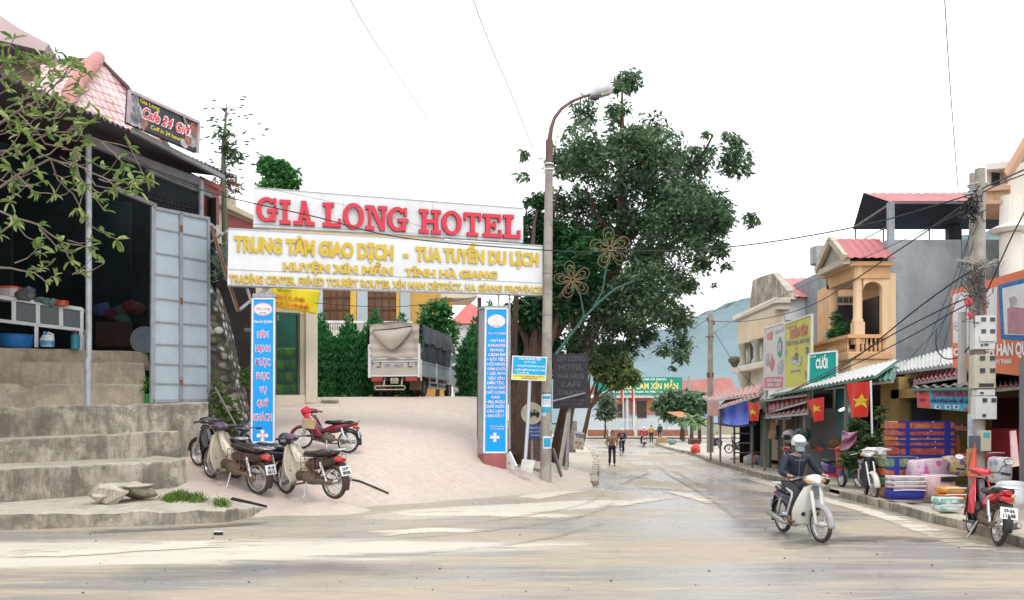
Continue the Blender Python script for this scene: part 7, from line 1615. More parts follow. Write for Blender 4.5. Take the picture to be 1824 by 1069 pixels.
for y in (38.6, 41.0, 43.4): CB2(lambda b: b.lathe((11.9, y, zb), [(.24, 0), (.24, .15), (.16, .25), (.15, ze2 - 2.0 - zb), (.2, ze2 - 1.9 - zb), (.27, ze2 - 1.6 - zb)], 14), 'column', M('grey cream column', (.50, .49, .44), .7, 0, .2, 2, grime=.3), sm=1)
CB2(lambda b: (b.bbox((11.6, 37.9, zb - .3), (12.4, 44.4, zb)), b.loft([((11.95, 43.4, zb - 1.3), .12, .12), ((11.95, 43.4, zb - .6), .3, .3), ((11.95, 43.4, zb - .3), .42, .42)], 12, 2, 'z'), b.bbox((11.7, 38, zb - 1.9), (12.3, 44.3, zb - 1.4))), 'balcony', CREAMH, bevel=.03)
CB2(lambda b: (b.lathe((11.6, 43.9, zb), [(.1, 0), (.32, .3), (.36, .42), (.2, .55)], 12)), 'urn', M('mossy urn', (.18, .19, .13), .9))
for y0, y1 in ((39.2, 40.5), (41.6, 43.0)): CB2(lambda b: b.bbox((12.16, y0, zb + .1), (12.22, y1, zb + 1.6)), 'window', DGLASS)
# billboards
def billboard(name, label, pl, quad, mat, legs):
 o = thing(name, label, 'billboard', pl.pt((quad[0][0] + quad[1][0]) / 2, 700)); b = MB(); b.prism(pl.poly([quad[0], quad[1], quad[3], quad[2]]), -pl.n * .08); b.build('board', mat, o, wd=1)
 b = MB()
 for a, c_ in ((quad[0], quad[1]), (quad[1], quad[3]), (quad[3], quad[2]), (quad[2], quad[0])): b.bar(pl.pt(*a, .01), pl.pt(*c_, .01), .06, .05, up=pl.n)
 b.build('frame', WHITEP, o, wd=1)
 for x in legs: b = MB(); b.bar(pl.pt(x, 690, -.1), pl.pt(x, 745, -.1), .08); b.build('leg', STEEL, o, wd=1)
 return o
BB = Plane(1361, 34.8, 1446, 30.6)
q = ((1362, 585), (1397.5, 574), (1361, 694), (1397, 692)); o = billboard('pink_billboard', 'pale billboard with pink and green pictures left of the yellow billboard', BB, q, M('pale print', (.66, .62, .64), .5, 0, .1, .8), (1366, 1394))
def shape(b, pl, pts, off): b.prism(pl.poly(pts, off), -pl.n * .004)
b = MB(); shape(b, BB, [(1361.5, 672), (1396.5, 671), (1396.5, 691), (1361.5, 692)], .02); shape(b, BB, [(1366, 595), (1376, 590), (1374, 606), (1365, 604)], .02); shape(b, BB, [(1370, 652), (1374, 630), (1379, 645), (1375, 662)], .02); b.build('print_pattern', M('pink red print2', (.62, .22, .26), .5, 0, .3, 2), o, wd=1)
b = MB(); shape(b, BB, [(1389, 599), (1393, 610), (1391.5, 634), (1388, 637), (1384.5, 630), (1385, 610)], .02); b.build('green_print', M('green print2', (.03, .36, .27), .5), o, wd=1)
b = MB(); shape(b, BB, [(1386, 612), (1392, 609), (1391.5, 625), (1386, 627)], .028); shape(b, BB, [(1365, 632), (1368, 628), (1369, 650), (1365, 652)], .02); shape(b, BB, [(1384, 650), (1394, 640), (1395, 664), (1386, 666)], .02); shape(b, BB, [(1380, 590), (1395, 583), (1395, 588), (1380, 595)], .02); b.build('print_pattern', M('grey blue print', (.42, .46, .54), .5, 0, .4, 4), o, wd=1)
b = MB(); text_line(b, 'THỜI TRANG', BB.pt, 1379, 675, 680, 26, .04, .004, .03); text_line(b, 'GIÀY DÉP', BB.pt, 1379, 683, 688, 22, .04, .004, .03); b.build('lettering', WHT, o, wd=1, fx=0)
q = ((1398, 577), (1446, 560), (1397.5, 692), (1445, 693)); o = billboard('yellow_billboard', 'tall yellow billboard with red heading and phone picture', BB, q, M('yellow board print', (.62, .60, .12), .5, 0, .1, .7), (1402, 1441))
b = MB(); text_quad(b, 'TUẤN TÂM', BB.pt, ((1406, 588), (1437, 578), (1406, 604), (1437, 595)), .05, .004, 0, .02); b.build('lettering', M('rose red print', (.66, .22, .20), .5), o, wd=1, fx=0)
b = MB(); text_quad(b, 'ĐIỆN THOẠI - MÁY TÍNH', BB.pt, ((1400, 609), (1441, 601), (1400, 616), (1441, 609)), .03, .004, 0, .02); text_quad(b, 'CỬA HÀNG', BB.pt, ((1401, 583), (1413, 579), (1401, 586), (1413, 582)), .03, .004, 0, .02); text_quad(b, 'ĐT: 0912 446', BB.pt, ((1408, 660), (1425, 658), (1408, 664), (1425, 662)), .03, .004, 0, .02); b.build('lettering', M('violet grey print', (.30, .28, .42), .5), o, wd=1, fx=0)
b = MB(); rg = random.Random(2)
for (x, y, w_, h_) in ((1418, 636, 5, 14), (1411, 640, 4, 10), (1425, 640, 4, 11), (1418, 622, 3, 5), (1437, 625, 4, 12), (1400, 628, 2, 10), (1434, 668, 3, 14), (1414, 645, 10, 6), (1422, 649, 7, 5)):
 b.mat(rg.randrange(3)); shape(b, BB, [(x - w_ / 2, y - h_ / 2), (x + w_ / 2, y - h_ / 2 - .8), (x + w_ / 2, y + h_ / 2 - .8), (x - w_ / 2, y + h_ / 2)], .02 + .004 * rg.random())
b.build('picture', [M('slate print', (.16, .18, .26), .5), M('pink grey print', (.50, .34, .36), .5), M('ice print', (.50, .56, .60), .5)], o, wd=1)
GB = Plane(1440, 29.6, 1492, 29.0)
q = ((1441, 631), (1491, 625), (1440, 684), (1491, 684)); o = billboard('green_billboard', 'teal green billboard with white lettering below the peach balcony', GB, q, M('teal board print', (.0, .31, .25), .45, 0, .08, .7), (1446, 1486))
b = MB(); text_quad(b, 'CƯỚI', GB.pt, ((1453, 640), (1474, 637.5), (1453, 656), (1474, 655)), .05, .004, 0, .02); text_quad(b, 'Áo cưới', GB.pt, ((1443, 634), (1453, 632.5), (1443, 637), (1453, 636)), .03, .004, 0, .02); b.build('lettering', WHT, o, wd=1, fx=0)
# awnings and stalls down the right side
PAWN = M('weathered pink sheet', (.50, .27, .25), .6, 0, .22, 1.2, grime=.35, grimecol=(.34, .24, .21)); GAWN = M('grey white sheet', (.60, .61, .60), .55, 0, .15, 1, grime=.35, grimecol=(.36, .35, .33)); GRNA = M('green edged sheet', (.10, .24, .19), .6)
def awning(name, label, quad, n, mat, posts=(), edge=None, kind='awning', group=None):
 """corrugated sheet on posts; quad = far-left, far-right, near-left, near-right as (px, py, X)"""
 a, b_, c_, d = [WX(*p) for p in quad]; o = thing(name, label, kind, (a + d) / 2, group=group); b = MB()
 b.sheet(lambda u, v: (a * (1 - u) + b_ * u) * (1 - v) + (c_ * (1 - u) + d * u) * v + Vc((0, 0, .03 * sin(u * n * math.pi))), n * 3, 3); b.build('sheet', mat, o, wd=1, fx=0, solid=.012)
 b = MB(); b.bar(c_ - Vc((0, 0, .06)), d - Vc((0, 0, .06)), .05, .07); b.bar(a - Vc((0, 0, .06)), c_ - Vc((0, 0, .06)), .04, .05); b.bar(b_ - Vc((0, 0, .06)), d - Vc((0, 0, .06)), .04, .05); b.build('frame', edge or STEEL, o, wd=1)
 for (px, py, X) in posts:
  p = WX(px, py, X); b = MB(); b.bar((p.x, p.y, road_z(p.y) + .13), p, .08); b.build('post', M('weathered post', (.24, .21, .18), .8, 0, .3, 3), o, wd=1)
 return o
awning('awning', 'faded pink sheet roof farthest down the market row', ((1251, 706, 11.5), (1360, 682, 11.5), (1262, 714, 10.2), (1350, 700, 10.2)), 26, PAWN, ((1266, 714, 10.3), (1340, 702, 10.3)))
awning('awning', 'pink sheet roof directly above the blue tarpaulin', ((1300, 706, 11.4), (1363, 688, 11.4), (1277, 727, 9.9), (1352, 703, 9.9)), 22, PAWN, ((1283, 726, 10),))
awning('awning', 'grey-white sheet roof above the striped red valance', ((1352, 698, 11.6), (1440, 690, 11.6), (1338, 715, 10.2), (1437, 701, 10.2)), 26, GAWN, ())
awning('awning', 'striped red corrugated valance sheet right of the blue tarpaulin', ((1369, 716, 10.5), (1437, 701, 10.5), (1371, 732, 10.1), (1437, 713, 10.1)), 16, REDR)
awning('awning', 'low pale pink sheet canopy over the green shutter stall', ((1372, 731, 10.9), (1440, 715, 10.9), (1361, 742, 9.9), (1440, 734, 9.9)), 18, PAWN, ((1362, 742, 10.0), (1397, 739, 10.0), (1433, 735, 10.0)))
awning('awning', 'long light grey sheet roof sloping below the teal billboard', ((1395, 690, 11.8), (1600, 640, 11.8), (1372, 703, 9.9), (1560, 668, 9.9)), 60, GAWN, ((1507, 680, 10.0), (1440, 694, 10.2)), GRNA)
awning('awning', 'white corrugated roof below the grey cement wall', ((1568, 655, 13.0), (1720, 612, 13.0), (1568, 666, 11.0), (1716, 645, 11.0)), 44, GAWN)
awning('awning', 'dark green edged canopy left of the shop banner', ((1480, 676, 11.6), (1600, 652, 11.6), (1470, 690, 10.2), (1590, 676, 10.2)), 30, GRNA)
awning('awning', 'short red corrugated eave above the blue and red shop banner', ((1630, 666, 11.9), (1712, 650, 11.9), (1628, 680, 10.8), (1705, 668, 10.8)), 20, REDR)
awning('awning', 'flat grey-pink canopy with green edge right above the shop banner', ((1640, 684, 12.0), (1740, 672, 12.0), (1623, 690, 10.5), (1735, 687, 10.5)), 12, M('greyed pink canopy', (.36, .27, .26), .7), (), GRNA)
awning('awning', 'weathered tile-red eave at the far right behind the meter boxes', ((1765, 676, 12.6), (1850, 664, 12.6), (1763, 692, 11.0), (1860, 682, 11.0)), 20, PAWN)
# blue tarp
tp_ = MB(); o = thing('blue_tarp', 'bright blue tarpaulin slung below the pink sheet roofs', 'tarpaulin', WX(1305, 735, 9.9))
def tarp(u, v):
 xt = 1279 + 55 * u; yt = 727 - 13 * min(1, u * 1.4) + 2 * u; yb = 751 + 7 * sin(u * 2.6) ; return WX(xt, yt + (yb - yt) * v, 9.9 + .25 * sin(v * 3) + .05 * sin(u * 14))
tp_.sheet(tarp, 24, 12); tp_.build('cloth', M('blue tarpaulin', (.012, .085, .60), .5, 0, .15, 1.5), o, wd=1, sm=2, fx=0)
b = MB(); b.sheet(lambda u, v: WX(1279 + 68 * u, 751 + 6 * sin(u * 2.6) - 1 + 7 * v * (1 - .4 * u), 10.0 + .3 * v), 20, 4); b.build('lower_fold', M('dark blue tarpaulin', (.005, .03, .14), .6), o, wd=1, sm=2, fx=0)
b = MB(); b.sheet(lambda u, v: WX(1260 + 21 * u, 714 + (2 - 1 * u) + (24 + 3 * u) * v, 10.0), 8, 6); tag(b.build('pink_sheet', PAWN, fx=0, solid=.02), 'pink side sheet hanging at the end of the market row left of the blue tarpaulin', 'sheet')
# national flags hung along the stalls
def nflag(tl, tr_, bl, br, X, label, sc_, sr):
 o = thing('national_flag', label, 'flag', WX((bl[0] + br[0]) / 2, bl[1], X), group='red star flags along the shops')
 def P(u, v, off=0):
  x = (tl[0] * (1 - u) + tr_[0] * u) * (1 - v) + (bl[0] * (1 - u) + br[0] * u) * v; y = (tl[1] * (1 - u) + tr_[1] * u) * (1 - v) + (bl[1] * (1 - u) + br[1] * u) * v
  p = WX(x, y, X); p.x += .07 * sin(u * 9 + v * 2) * (.4 + .6 * v) - off; return p
 b = MB(); b.sheet(lambda u, v: P(u, v), 22, 16); b.build('cloth', FLAGR, o, wd=1, sm=2, fx=0)
 b = MB()
 cu, cv, ru, rv, rt = *sc_, *sr
 pts = [((.5 if 0 else cu) + ru * (1 if i % 2 == 0 else .4) * sin(i * math.pi / 5 + rt), cv - rv * (1 if i % 2 == 0 else .4) * cos(i * math.pi / 5 + rt)) for i in range(10)]
 for i in range(10):
  for k in range(3):
   q0 = [lerp((*pts[i], 0), (cu, cv, 0), k / 3), lerp((*pts[(i + 1) % 10], 0), (cu, cv, 0), k / 3), lerp((*pts[(i + 1) % 10], 0), (cu, cv, 0), (k + 1) / 3), lerp((*pts[i], 0), (cu, cv, 0), (k + 1) / 3)]
   b.poly([P(q_.x, q_.y, .015) for q_ in q0])
 b.build('star', FLAGY, o, wd=1, fx=0); return o
nflag((1331, 716), (1353, 720), (1333, 750), (1354, 750), 9.75, 'red star flag hanging against the blue tarpaulin', (.5, .5), (.30, .20, .1))
nflag((1437, 713), (1467, 707), (1448, 753), (1471, 747), 9.7, 'tilted red star flag in the middle of the market row', (.5, .45), (.27, .2, -.15))
f3 = nflag((1508, 683), (1548, 679), (1512, 745), (1551, 742), 9.5, 'largest red star flag hanging closest to the peach balcony house', (.62, .55), (.36, .22, .1))
b = MB(); b.bar(WX(1551, 678, 9.5), WX(1554, 800, 9.5), .04); b.build('pole', WHITEP, f3, wd=1)
# shop fronts
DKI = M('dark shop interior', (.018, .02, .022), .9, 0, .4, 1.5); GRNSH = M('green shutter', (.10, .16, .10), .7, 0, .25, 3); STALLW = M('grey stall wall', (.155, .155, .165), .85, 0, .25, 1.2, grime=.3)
ms = thing('market_stalls', 'row of low dim market stalls under the patched sheet roofs', 'stall', (11.8, 33, 0))
def MS(f, nm, mat, parent=ms, **k): b = MB(); f(b); return b.build(nm, mat, parent, wd=1, **k)
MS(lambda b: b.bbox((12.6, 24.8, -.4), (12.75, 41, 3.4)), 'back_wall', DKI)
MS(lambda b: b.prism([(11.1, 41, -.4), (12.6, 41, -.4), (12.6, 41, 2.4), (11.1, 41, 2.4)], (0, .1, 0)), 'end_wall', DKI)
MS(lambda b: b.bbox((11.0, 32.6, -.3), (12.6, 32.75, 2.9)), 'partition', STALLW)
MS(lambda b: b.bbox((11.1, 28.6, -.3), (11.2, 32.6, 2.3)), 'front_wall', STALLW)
MS(lambda b: b.bbox((10.35, 28.4, -.3), (11.1, 31.6, .9)), 'counter', STALLW, bevel=.03)
MS(lambda b: b.bbox((11.0, 27.2, 0), (11.08, 28.5, 2.9)), 'teal_door', M('teal door', (.01, .12, .11), .5))
MS(lambda b: b.bbox((11.0, 36.0, -.3), (11.1, 37.3, 2.2)), 'green_shutter', GRNSH)
MS(lambda b: b.bbox((11.3, 33.0, -.3), (11.5, 35.8, 1.9)), 'shelf', M('brown shelf', (.12, .09, .06), .8))
MS(lambda b: [b.bbox((10.4, 39.5, .3 + i * .45), (11.3, 39.62, .36 + i * .45)) for i in range(3)] + [b.bbox((10.4 + .8 * k, 39.5, -.3), (10.48 + .8 * k, 39.6, 1.6)) for k in range(2)], 'plank_rack', M('grey rack wood', (.26, .24, .22), .8))
tl_ = MS(lambda b: b.tube([WX(1494, 731, 10.95), WX(1506, 727, 10.95)], .03, 8), 'tube_lamp', None) if 0 else None
em = NT('lit fluorescent tube'); em.b.inputs['Emission Color'].default_value = (.75, 1, .85, 1); em.b.inputs['Emission Strength'].default_value = 9
b = MB(); b.tube([WX(1496, 731, 10.85), WX(1506, 727, 10.85)], .035, 8); o = b.build('fluorescent_lamp', em.m); tag(o, 'lit greenish fluorescent tube in the dim teal stall', 'lamp')
MS(lambda b: b.bbox((10.9, 24.2, 0), (11.2, 24.9, 3.0)), 'pier', M('ochre shop pier', (.36, .25, .09), .75, 0, .25, 1.5, grime=.3))
# clothes and goods in the stalls
goods = [('hanging_cloth', 'orange and white cloth hanging beside the green shutter', 'cloth', (1380, 765), 10.6, (.28, .05, .8), (.55, .28, .18)), ('hanging_cloth', 'blue cloth hanging right of the orange cloth in the dim stall', 'cloth', (1388, 770), 10.9, (.22, .05, .6), (.06, .10, .24)), ('hanging_cloth', 'dark red cloth hanging in the stall behind the rider', 'cloth', (1462, 800), 10.28, (.3, .05, .12), (.32, .04, .03)), ('sack', 'brown sack leaning on the teal stall door', 'sack', (1490, 790), 10.7, (.5, .3, .35), (.22, .12, .06))]
for nm, lb, ct, (x, y), X, (sx_, sy_, sz_), cc in goods:
 c0 = WX(x, y, X); b = MB()
 if nm == 'sack': b.blob(c0, (.22, .3, .2), 2, .35)
 else: b.sheet(lambda u, v: c0 + Vc((.06 * sin(u * 8 + v * 3) - .1, (u - .5) * sx_ * 2.2, (.5 - v) * sz_)), 14, 8)
 tag(b.build(nm, M(lb[:16], cc, .85, 0, .4, 6), sm=2, solid=.01 if nm != 'sack' else 0), lb, ct)
for i, (x, y, cc, lb) in enumerate(((1407, 777, (.40, .42, .42), 'pale round helmet left of the pair displayed behind the rider'), (1430, 774, (.05, .08, .09), 'dark round helmet right of the pair displayed behind the rider'))):
 b = MB(); b.blob(WX(x, y, 10.0), (.28, .24, .25), i, .08); b.mat(1).loft([(WX(x, y + 2, 10.0) + Vc((-.26, -.06, 0)), .12, .1), (WX(x, y + 2, 10.0) + Vc((-.1, -.22, 0)), .14, .1)], 8)
 b.mat(1).bar(WX(x, y + 4, 10.0), Vc((WX(x, y, 10.0).x, WX(x, y, 10.0).y, road_z(26) + .1)), .05)
 tag(b.build('display_helmet', [M('helmet tone %d' % i, cc, .35, 0, .2, 4), BLACKP], sm=1), lb, 'helmet')
gl = [('brown_plank', 'brown plank lying across the pavement before the green shutter', 'plank', [(1320, 813), (1354, 800), (1356, 804), (1326, 818)], (.34, .20, .13), 9.4)]
b = MB(); b.bar(gp(1316, 818, .16), gp(1356, 806, .30), .9, .06); tag(b.build('brown_board', M('brown board', (.36, .22, .15), .8, 0, .3, 3)), 'brown sheet of board lying on the pavement before the plank rack', 'board')
b = MB(); c0 = gp(1362, 826, .13); b.bbox((c0.x - .5, c0.y - .2, c0.z), (c0.x + .7, c0.y + .4, c0.z + .06)); b.bbox((c0.x - .6, c0.y - .25, c0.z + .5), (c0.x + .8, c0.y + .45, c0.z + .56)); [b.bar((c0.x + sx_, c0.y + sy_, c0.z), (c0.x + sx_, c0.y + sy_, c0.z + .5), .06) for sx_ in (-.5, .7) for sy_ in (-.2, .4)]
tag(b.build('goods_table', M('worn table wood', (.25, .17, .10), .8)), 'low wooden goods table on the pavement left of the rider', 'table')
for i, (x, y, r_, cc, lb, nm, ct) in enumerate(((1335, 824, .28, (.62, .63, .62), 'white plastic bag of goods leftmost on the pavement by the low table', 'goods_bag', 'bag'), (1346, 824, .26, (.42, .20, .17), 'reddish bag of goods between the white bag and the low table', 'goods_bag', 'bag'), (1376, 822, .28, (.55, .08, .07), 'red bag of goods right of the low table', 'goods_bag', 'bag'))):
 b = MB(); c0 = gp(x, y + 4, .13); b.blob(c0 + Vc((0, 0, r_ * .8)), (r_, r_, r_), i, .35); tag(b.build(nm, M('goods tone %d' % i, cc, .6, 0, .4, 8), sm=2), lb, ct)
b = MB(); c0 = gp(1359, 829, .13); b.lathe(c0, [(.2, 0), (.22, .05), (.24, .42), (.25, .45)], 14); tag(b.build('blue_bucket', M('slate blue bucket', (.15, .22, .32), .5), sm=1), 'slate blue bucket under the low goods table', 'bucket')
# bedding shop
sh = thing('bedding_shop', 'open bedding shop with ochre piers and dark red interior behind the mattress stacks', 'shop', (12, 22, 0))
def SH(f, nm, mat, **k): b = MB(); f(b); return b.build(nm, mat, sh, wd=1, **k)
OCP = M('ochre shop pier', (.36, .25, .09))
SH(lambda b: b.bbox((10.75, 23.4, 0), (11.05, 23.9, 3.1)), 'pier', OCP); SH(lambda b: b.bbox((10.75, 20.9, 2.5), (13.4, 23.9, 2.75)), 'lintel', OCP)
SH(lambda b: b.bbox((11.05, 23.5, 0), (13.5, 23.7, 3.2)), 'side_wall', OCP); SH(lambda b: b.bbox((11.15, 23.42, .3), (11.9, 23.5, 2.45)), 'door', M('dark grey door', (.05, .055, .06), .5))
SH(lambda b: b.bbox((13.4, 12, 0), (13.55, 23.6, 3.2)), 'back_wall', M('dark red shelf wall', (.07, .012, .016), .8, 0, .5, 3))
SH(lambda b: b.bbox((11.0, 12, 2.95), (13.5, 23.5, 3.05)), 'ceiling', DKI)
SH(lambda b: b.bbox((12.0, 17.9, .9), (12.9, 21.2, 1.7)), 'shelf', M('crimson bedding shelf', (.36, .02, .03), .7, 0, .3, 3))
SH(lambda b: b.bbox((10.2, 14.0, 0), (13.4, 14.3, 3.4)), 'end_wall', M('grey end wall', (.22, .23, .24), .8, 0, .2, 1))
SH(lambda b: b.bbox((10.6, 17.2, 0), (10.9, 17.6, 3.2)), 'pier', M('grey end wall', (.22, .23, .24)))
def bench(): pass
bn = thing('shop_banner', 'blue and red shop banner over the bedding shop entrance', 'banner', WX(1680, 733, 10.7)); NPL = Plane(1633, 21.9, 1745, 19.6)
b = MB(); b.prism(NPL.poly([(1633, 693), (1745, 691), (1745, 735), (1634, 726)]), -NPL.n * .03); b.build('cloth', M('sky blue banner', (.08, .42, .62), .5), bn, wd=1)
b = MB(); b.prism(NPL.poly([(1634, 694), (1653, 693.5), (1658, 728), (1634.5, 725.5)], .006), -NPL.n * .004); b.prism(NPL.poly([(1716, 727), (1745, 729), (1745, 735), (1716, 732)], .006), -NPL.n * .004); b.build('red_field', M('banner red', (.62, .10, .08), .5), bn, wd=1)
b = MB(); text_quad(b, 'CỬA HÀNG BÁCH HÓA', NPL.pt, ((1661, 697), (1744, 696), (1661, 706), (1744, 706)), .04, .004, 0, .01); b.build('lettering', M('banner crimson', (.58, .03, .10), .5), bn, wd=1, fx=0)
b = MB(); text_quad(b, 'VĂN PHÒNG PHẨM - ĐỒ GIA DỤNG', NPL.pt, ((1657, 711), (1744, 712), (1657, 717), (1744, 719)), .03, .004, 0, .012); text_quad(b, 'ĐT', NPL.pt, ((1638, 697), (1648, 697), (1638, 702), (1648, 702)), .03, .004, 0, .012); text_quad(b, '0219', NPL.pt, ((1638, 710), (1650, 710), (1638, 715), (1650, 715)), .03, .004, 0, .012); b.build('lettering', M('banner navy', (.05, .05, .20), .5), bn, wd=1, fx=0)
b = MB()
for i, x in enumerate((1670, 1688, 1703)): b.mat(0).prism(NPL.poly([(x - 5, 721), (x + 5, 722), (x + 5, 729), (x - 5, 728)], .008), -NPL.n * .003); b.mat(1).prism(NPL.poly([(x - 1, 722.5), (x + 3, 723.5), (x + 1, 728), (x - 2, 726)], .013), -NPL.n * .003)
b.build('printed_picture', [PAPER, M('banner navy', (.05, .05, .20))], bn, wd=1)
# big orange shop sign
OS = Plane(1694, 20.6, 1824, 17.6)
og = thing('shop_sign', 'large orange-framed shop sign with white picture panels behind the power pole', 'sign', OS.pt(1760, 665))
b = MB(); b.prism(OS.poly([(1694, 518), (1900, 458), (1900, 680), (1697, 655)]), -OS.n * .15); b.build('board', M('orange sign print', (.72, .20, .10), .45, 0, .06, .6), og, wd=1)
b = MB(); b.prism(OS.poly([(1697, 525), (1728, 516), (1728, 613), (1698, 611)], .008), -OS.n * .004); b.build('white_panel', PAPER, og, wd=1); b = MB(); b.prism(OS.poly([(1758, 516), (1776, 511), (1776, 610), (1758, 612)], .008), -OS.n * .004); b.build('white_panel', PAPER, og, wd=1)
b = MB(); b.prism(OS.poly([(1778, 508), (1900, 476), (1900, 612), (1783, 604)], .008), -OS.n * .004); b.build('blue_lace_border', M('blue lace print', (.03, .20, .50), .5, 0, .5, 14), og, wd=1)
b = MB(); b.prism(OS.poly([(1785, 514), (1900, 486), (1900, 600), (1789, 596)], .014), -OS.n * .004); b.build('white_panel', PAPER, og, wd=1)
b = MB(); b.prism(OS.poly([(1794, 550), (1802, 546), (1830, 550), (1830, 596), (1795, 594)], .02), -OS.n * .004); b.build('picture', M('pink dress print', (.52, .26, .32), .5, 0, .35, 4), og, wd=1)
b = MB(); b.prism(OS.poly([(1797, 531), (1806, 527), (1812, 532), (1811, 543), (1800, 546)], .02), -OS.n * .004); b.build('picture', M('pale grey print', (.50, .44, .46), .5, 0, .4, 5), og, wd=1)
b = MB(); b.torus(OS.pt(1706, 581, .02), .10, .008, 'y', 20, 5); b.bar(OS.pt(1700, 581, .02), OS.pt(1712, 580, .02), .01); b.build('round_logo', M('logo blue', (.10, .25, .55), .5), og, wd=1)
b = MB(); text_quad(b, 'CHĂN NỆM HÀN QUỐC', OS.pt, ((1698, 621), (1850, 606), (1698, 633), (1850, 632)), .05, .006, 0, .012); text_quad(b, 'ĐẠI THANH', OS.pt, ((1771, 640), (1802, 639), (1771, 647), (1802, 648)), .04, .006, 0, .012); b.build('lettering', WHT, og, wd=1, fx=0)
# cream house at the right edge
rhs = thing('corner_house', 'tall cream house with salmon balconies at the far right edge', 'house', (16, 25, 0))
def RH(f, nm, mat, **k): b = MB(); f(b); return b.build(nm, mat, rhs, wd=1, **k)
CRW = M('pale cream wall', (.70, .66, .60), .7, 0, .1, .8); SALM = M('salmon trim', (.56, .33, .22), .6, 0, .15, 1)
RH(lambda b: b.prism([W(1800, 300, 26), W(1900, 250, 26), W(1900, 760, 26), W(1800, 760, 26)], (2.40, 4, 0)), 'wall', CRW)
RH(lambda b: b.prism([W(1757, 291, 25.6), W(1800, 287, 25.2), W(1800, 299, 25.2), W(1757, 302, 25.6)], (1.80, 3, 0)), 'balcony_slab', CRW); RH(lambda b: b.prism([W(1757, 300, 25.9), W(1800, 298, 25.9), W(1800, 345, 25.9), W(1757, 345, 25.9)], (1.80, 3, 0)), 'upper_wall', CRW); RH(lambda b: b.prism([W(1752, 334, 25.5), W(1800, 329, 25.0), W(1800, 337, 25.0), W(1752, 341, 25.5)], (1.20, 2, 0)), 'balcony_rail', SALM)
RH(lambda b: b.prism([W(1754, 341, 25.6), W(1800, 337, 25.2), W(1800, 358, 25.2), W(1754, 358, 25.6)], (1.20, 2, 0)), 'balustrade', M('peach baluster panel', (.58, .40, .26), .6, 0, .3, 6)); RH(lambda b: b.prism([W(1752, 357, 25.5), W(1800, 356, 25.0), W(1800, 363, 25.0), W(1752, 363, 25.5)], (1.20, 2, 0)), 'balcony_slab', SALM)
RH(lambda b: b.prism([W(1788, 305, 25), W(1900, 110, 25), W(1900, 135, 25), W(1794, 312, 25)], (1.50, 2.5, 0)), 'roof_edge', SALM)
RH(lambda b: b.prism([W(1766, 305, 25.85), W(1780, 304, 25.85), W(1780, 330, 25.85), W(1766, 331, 25.85)], (0, -.03, 0)), 'window', DGLASS); RH(lambda b: b.lathe(W(1800, 415, 25.2), [(.5, 0), (.62, .1), (.3, .25), (.28, 1.1)], 14), 'capital', CRW); RH(lambda b: b.tube([W(1800, 416, 25.2), W(1800, 760, 25.2)], .3, 14), 'column', CRW, sm=1)
# paired power poles with meter boxes
PX = 17.6
o = ppole(1744, 900, 1746, 301, PX, .118, .102, 'nearest power pole at the right, bearing the stacked meter boxes'); 
b = MB(); b.tube([W(1732, 895, PX + .4), W(1734, 309, PX + .4)], [.085, .08], 12); b.build('twin_pole', POLEC, o, wd=1, sm=1)
b = MB()
for y in (330, 341): b.torus(W(1741, y, PX + .1), .18, .018, 'z', 18, 5)
b.bar(W(1716, 388, PX), W(1730, 382, PX), .04); b.bar(W(1716, 345, PX), W(1752, 345, PX), .05, .05); b.build('bracket', STEEL, o, wd=1)
def clump(seed, cs, n, mats, nm, lo, hi, rad):
 rg = random.Random(seed); b = MB()
 for _ in range(n):
  c = rg.choice(cs); P = []
  p = W(c[0] + rg.gauss(0, c[2]), c[1] + rg.gauss(0, c[3]), PX - .12)
  for k in range(5): P.append(p + Vc((rg.gauss(0, .10), rg.gauss(0, .06) - .06, -k * rg.uniform(lo, hi) + rg.gauss(0, .05))))
  b.tube(P, rad, 4)
 b.build(nm, mats, o, wd=1)
clump(1, [(1735, 360, 7, 12), (1726, 362, 6, 6)], 26, BLACKP, 'cable_bundle', .02, .1, .012); clump(2, [(1735, 480, 6, 16), (1742, 520, 7, 18)], 40, M('dusty grey cable', (.14, .13, .12), .8), 'cable_tangle', .02, .14, .012); clump(3, [(1743, 468, 12, 5)], 26, M('bleached fibre', (.38, .35, .30), .9), 'fibre_tangle', -.02, .05, .008)
b = MB()
for i, (x, y) in enumerate(((1724, 533), (1729, 538), (1727, 560), (1722, 541), (1730, 563))): b.blob(W(x, y, PX - .25), (.05, .04, .07), i, .1, 1)
b.build('insulator', M('red insulator', (.50, .06, .08), .4), o, wd=1)
METER = M('pale meter box', (.60, .61, .58), .45, 0, .1, 3, grime=.3, grimecol=(.40, .39, .35)); METW = M('meter window', (.06, .07, .08), .2)
def meter(x0, y0, x1, y1, label, wins, dark=None, Y=None):
 Y = Y or PX - .22; m = thing('meter_box', label, 'meter box', W((x0 + x1) / 2, y1, Y), group='meter boxes on the power pole'); b = MB(); b.prism([W(x0, y0, Y), W(x1, y0, Y), W(x1, y1, Y), W(x0, y1, Y)], (0, .22, 0)); b.build('case', METER if not dark else dark, m, wd=1, bevel=.012)
 for (x, y, w_, h_) in wins: b = MB(); b.prism([W(x - w_ / 2, y - h_ / 2, Y - .004), W(x + w_ / 2, y - h_ / 2, Y - .004), W(x + w_ / 2, y + h_ / 2, Y - .004), W(x - w_ / 2, y + h_ / 2, Y - .004)], (0, -.012, 0)); b.build('window', METW, m, wd=1)
 return m
BEIGEM = M('beige meter box', (.50, .47, .38), .5, 0, .12, 3, grime=.35)
m1 = meter(1737, 562, 1773, 622, 'topmost pale meter box with four windows on the power pole', ((1752, 569, 8, 7), (1768, 569, 8, 7), (1752, 590, 8, 7), (1768, 590, 8, 7), (1749, 615, 4, 4), (1757, 614, 7, 4)))
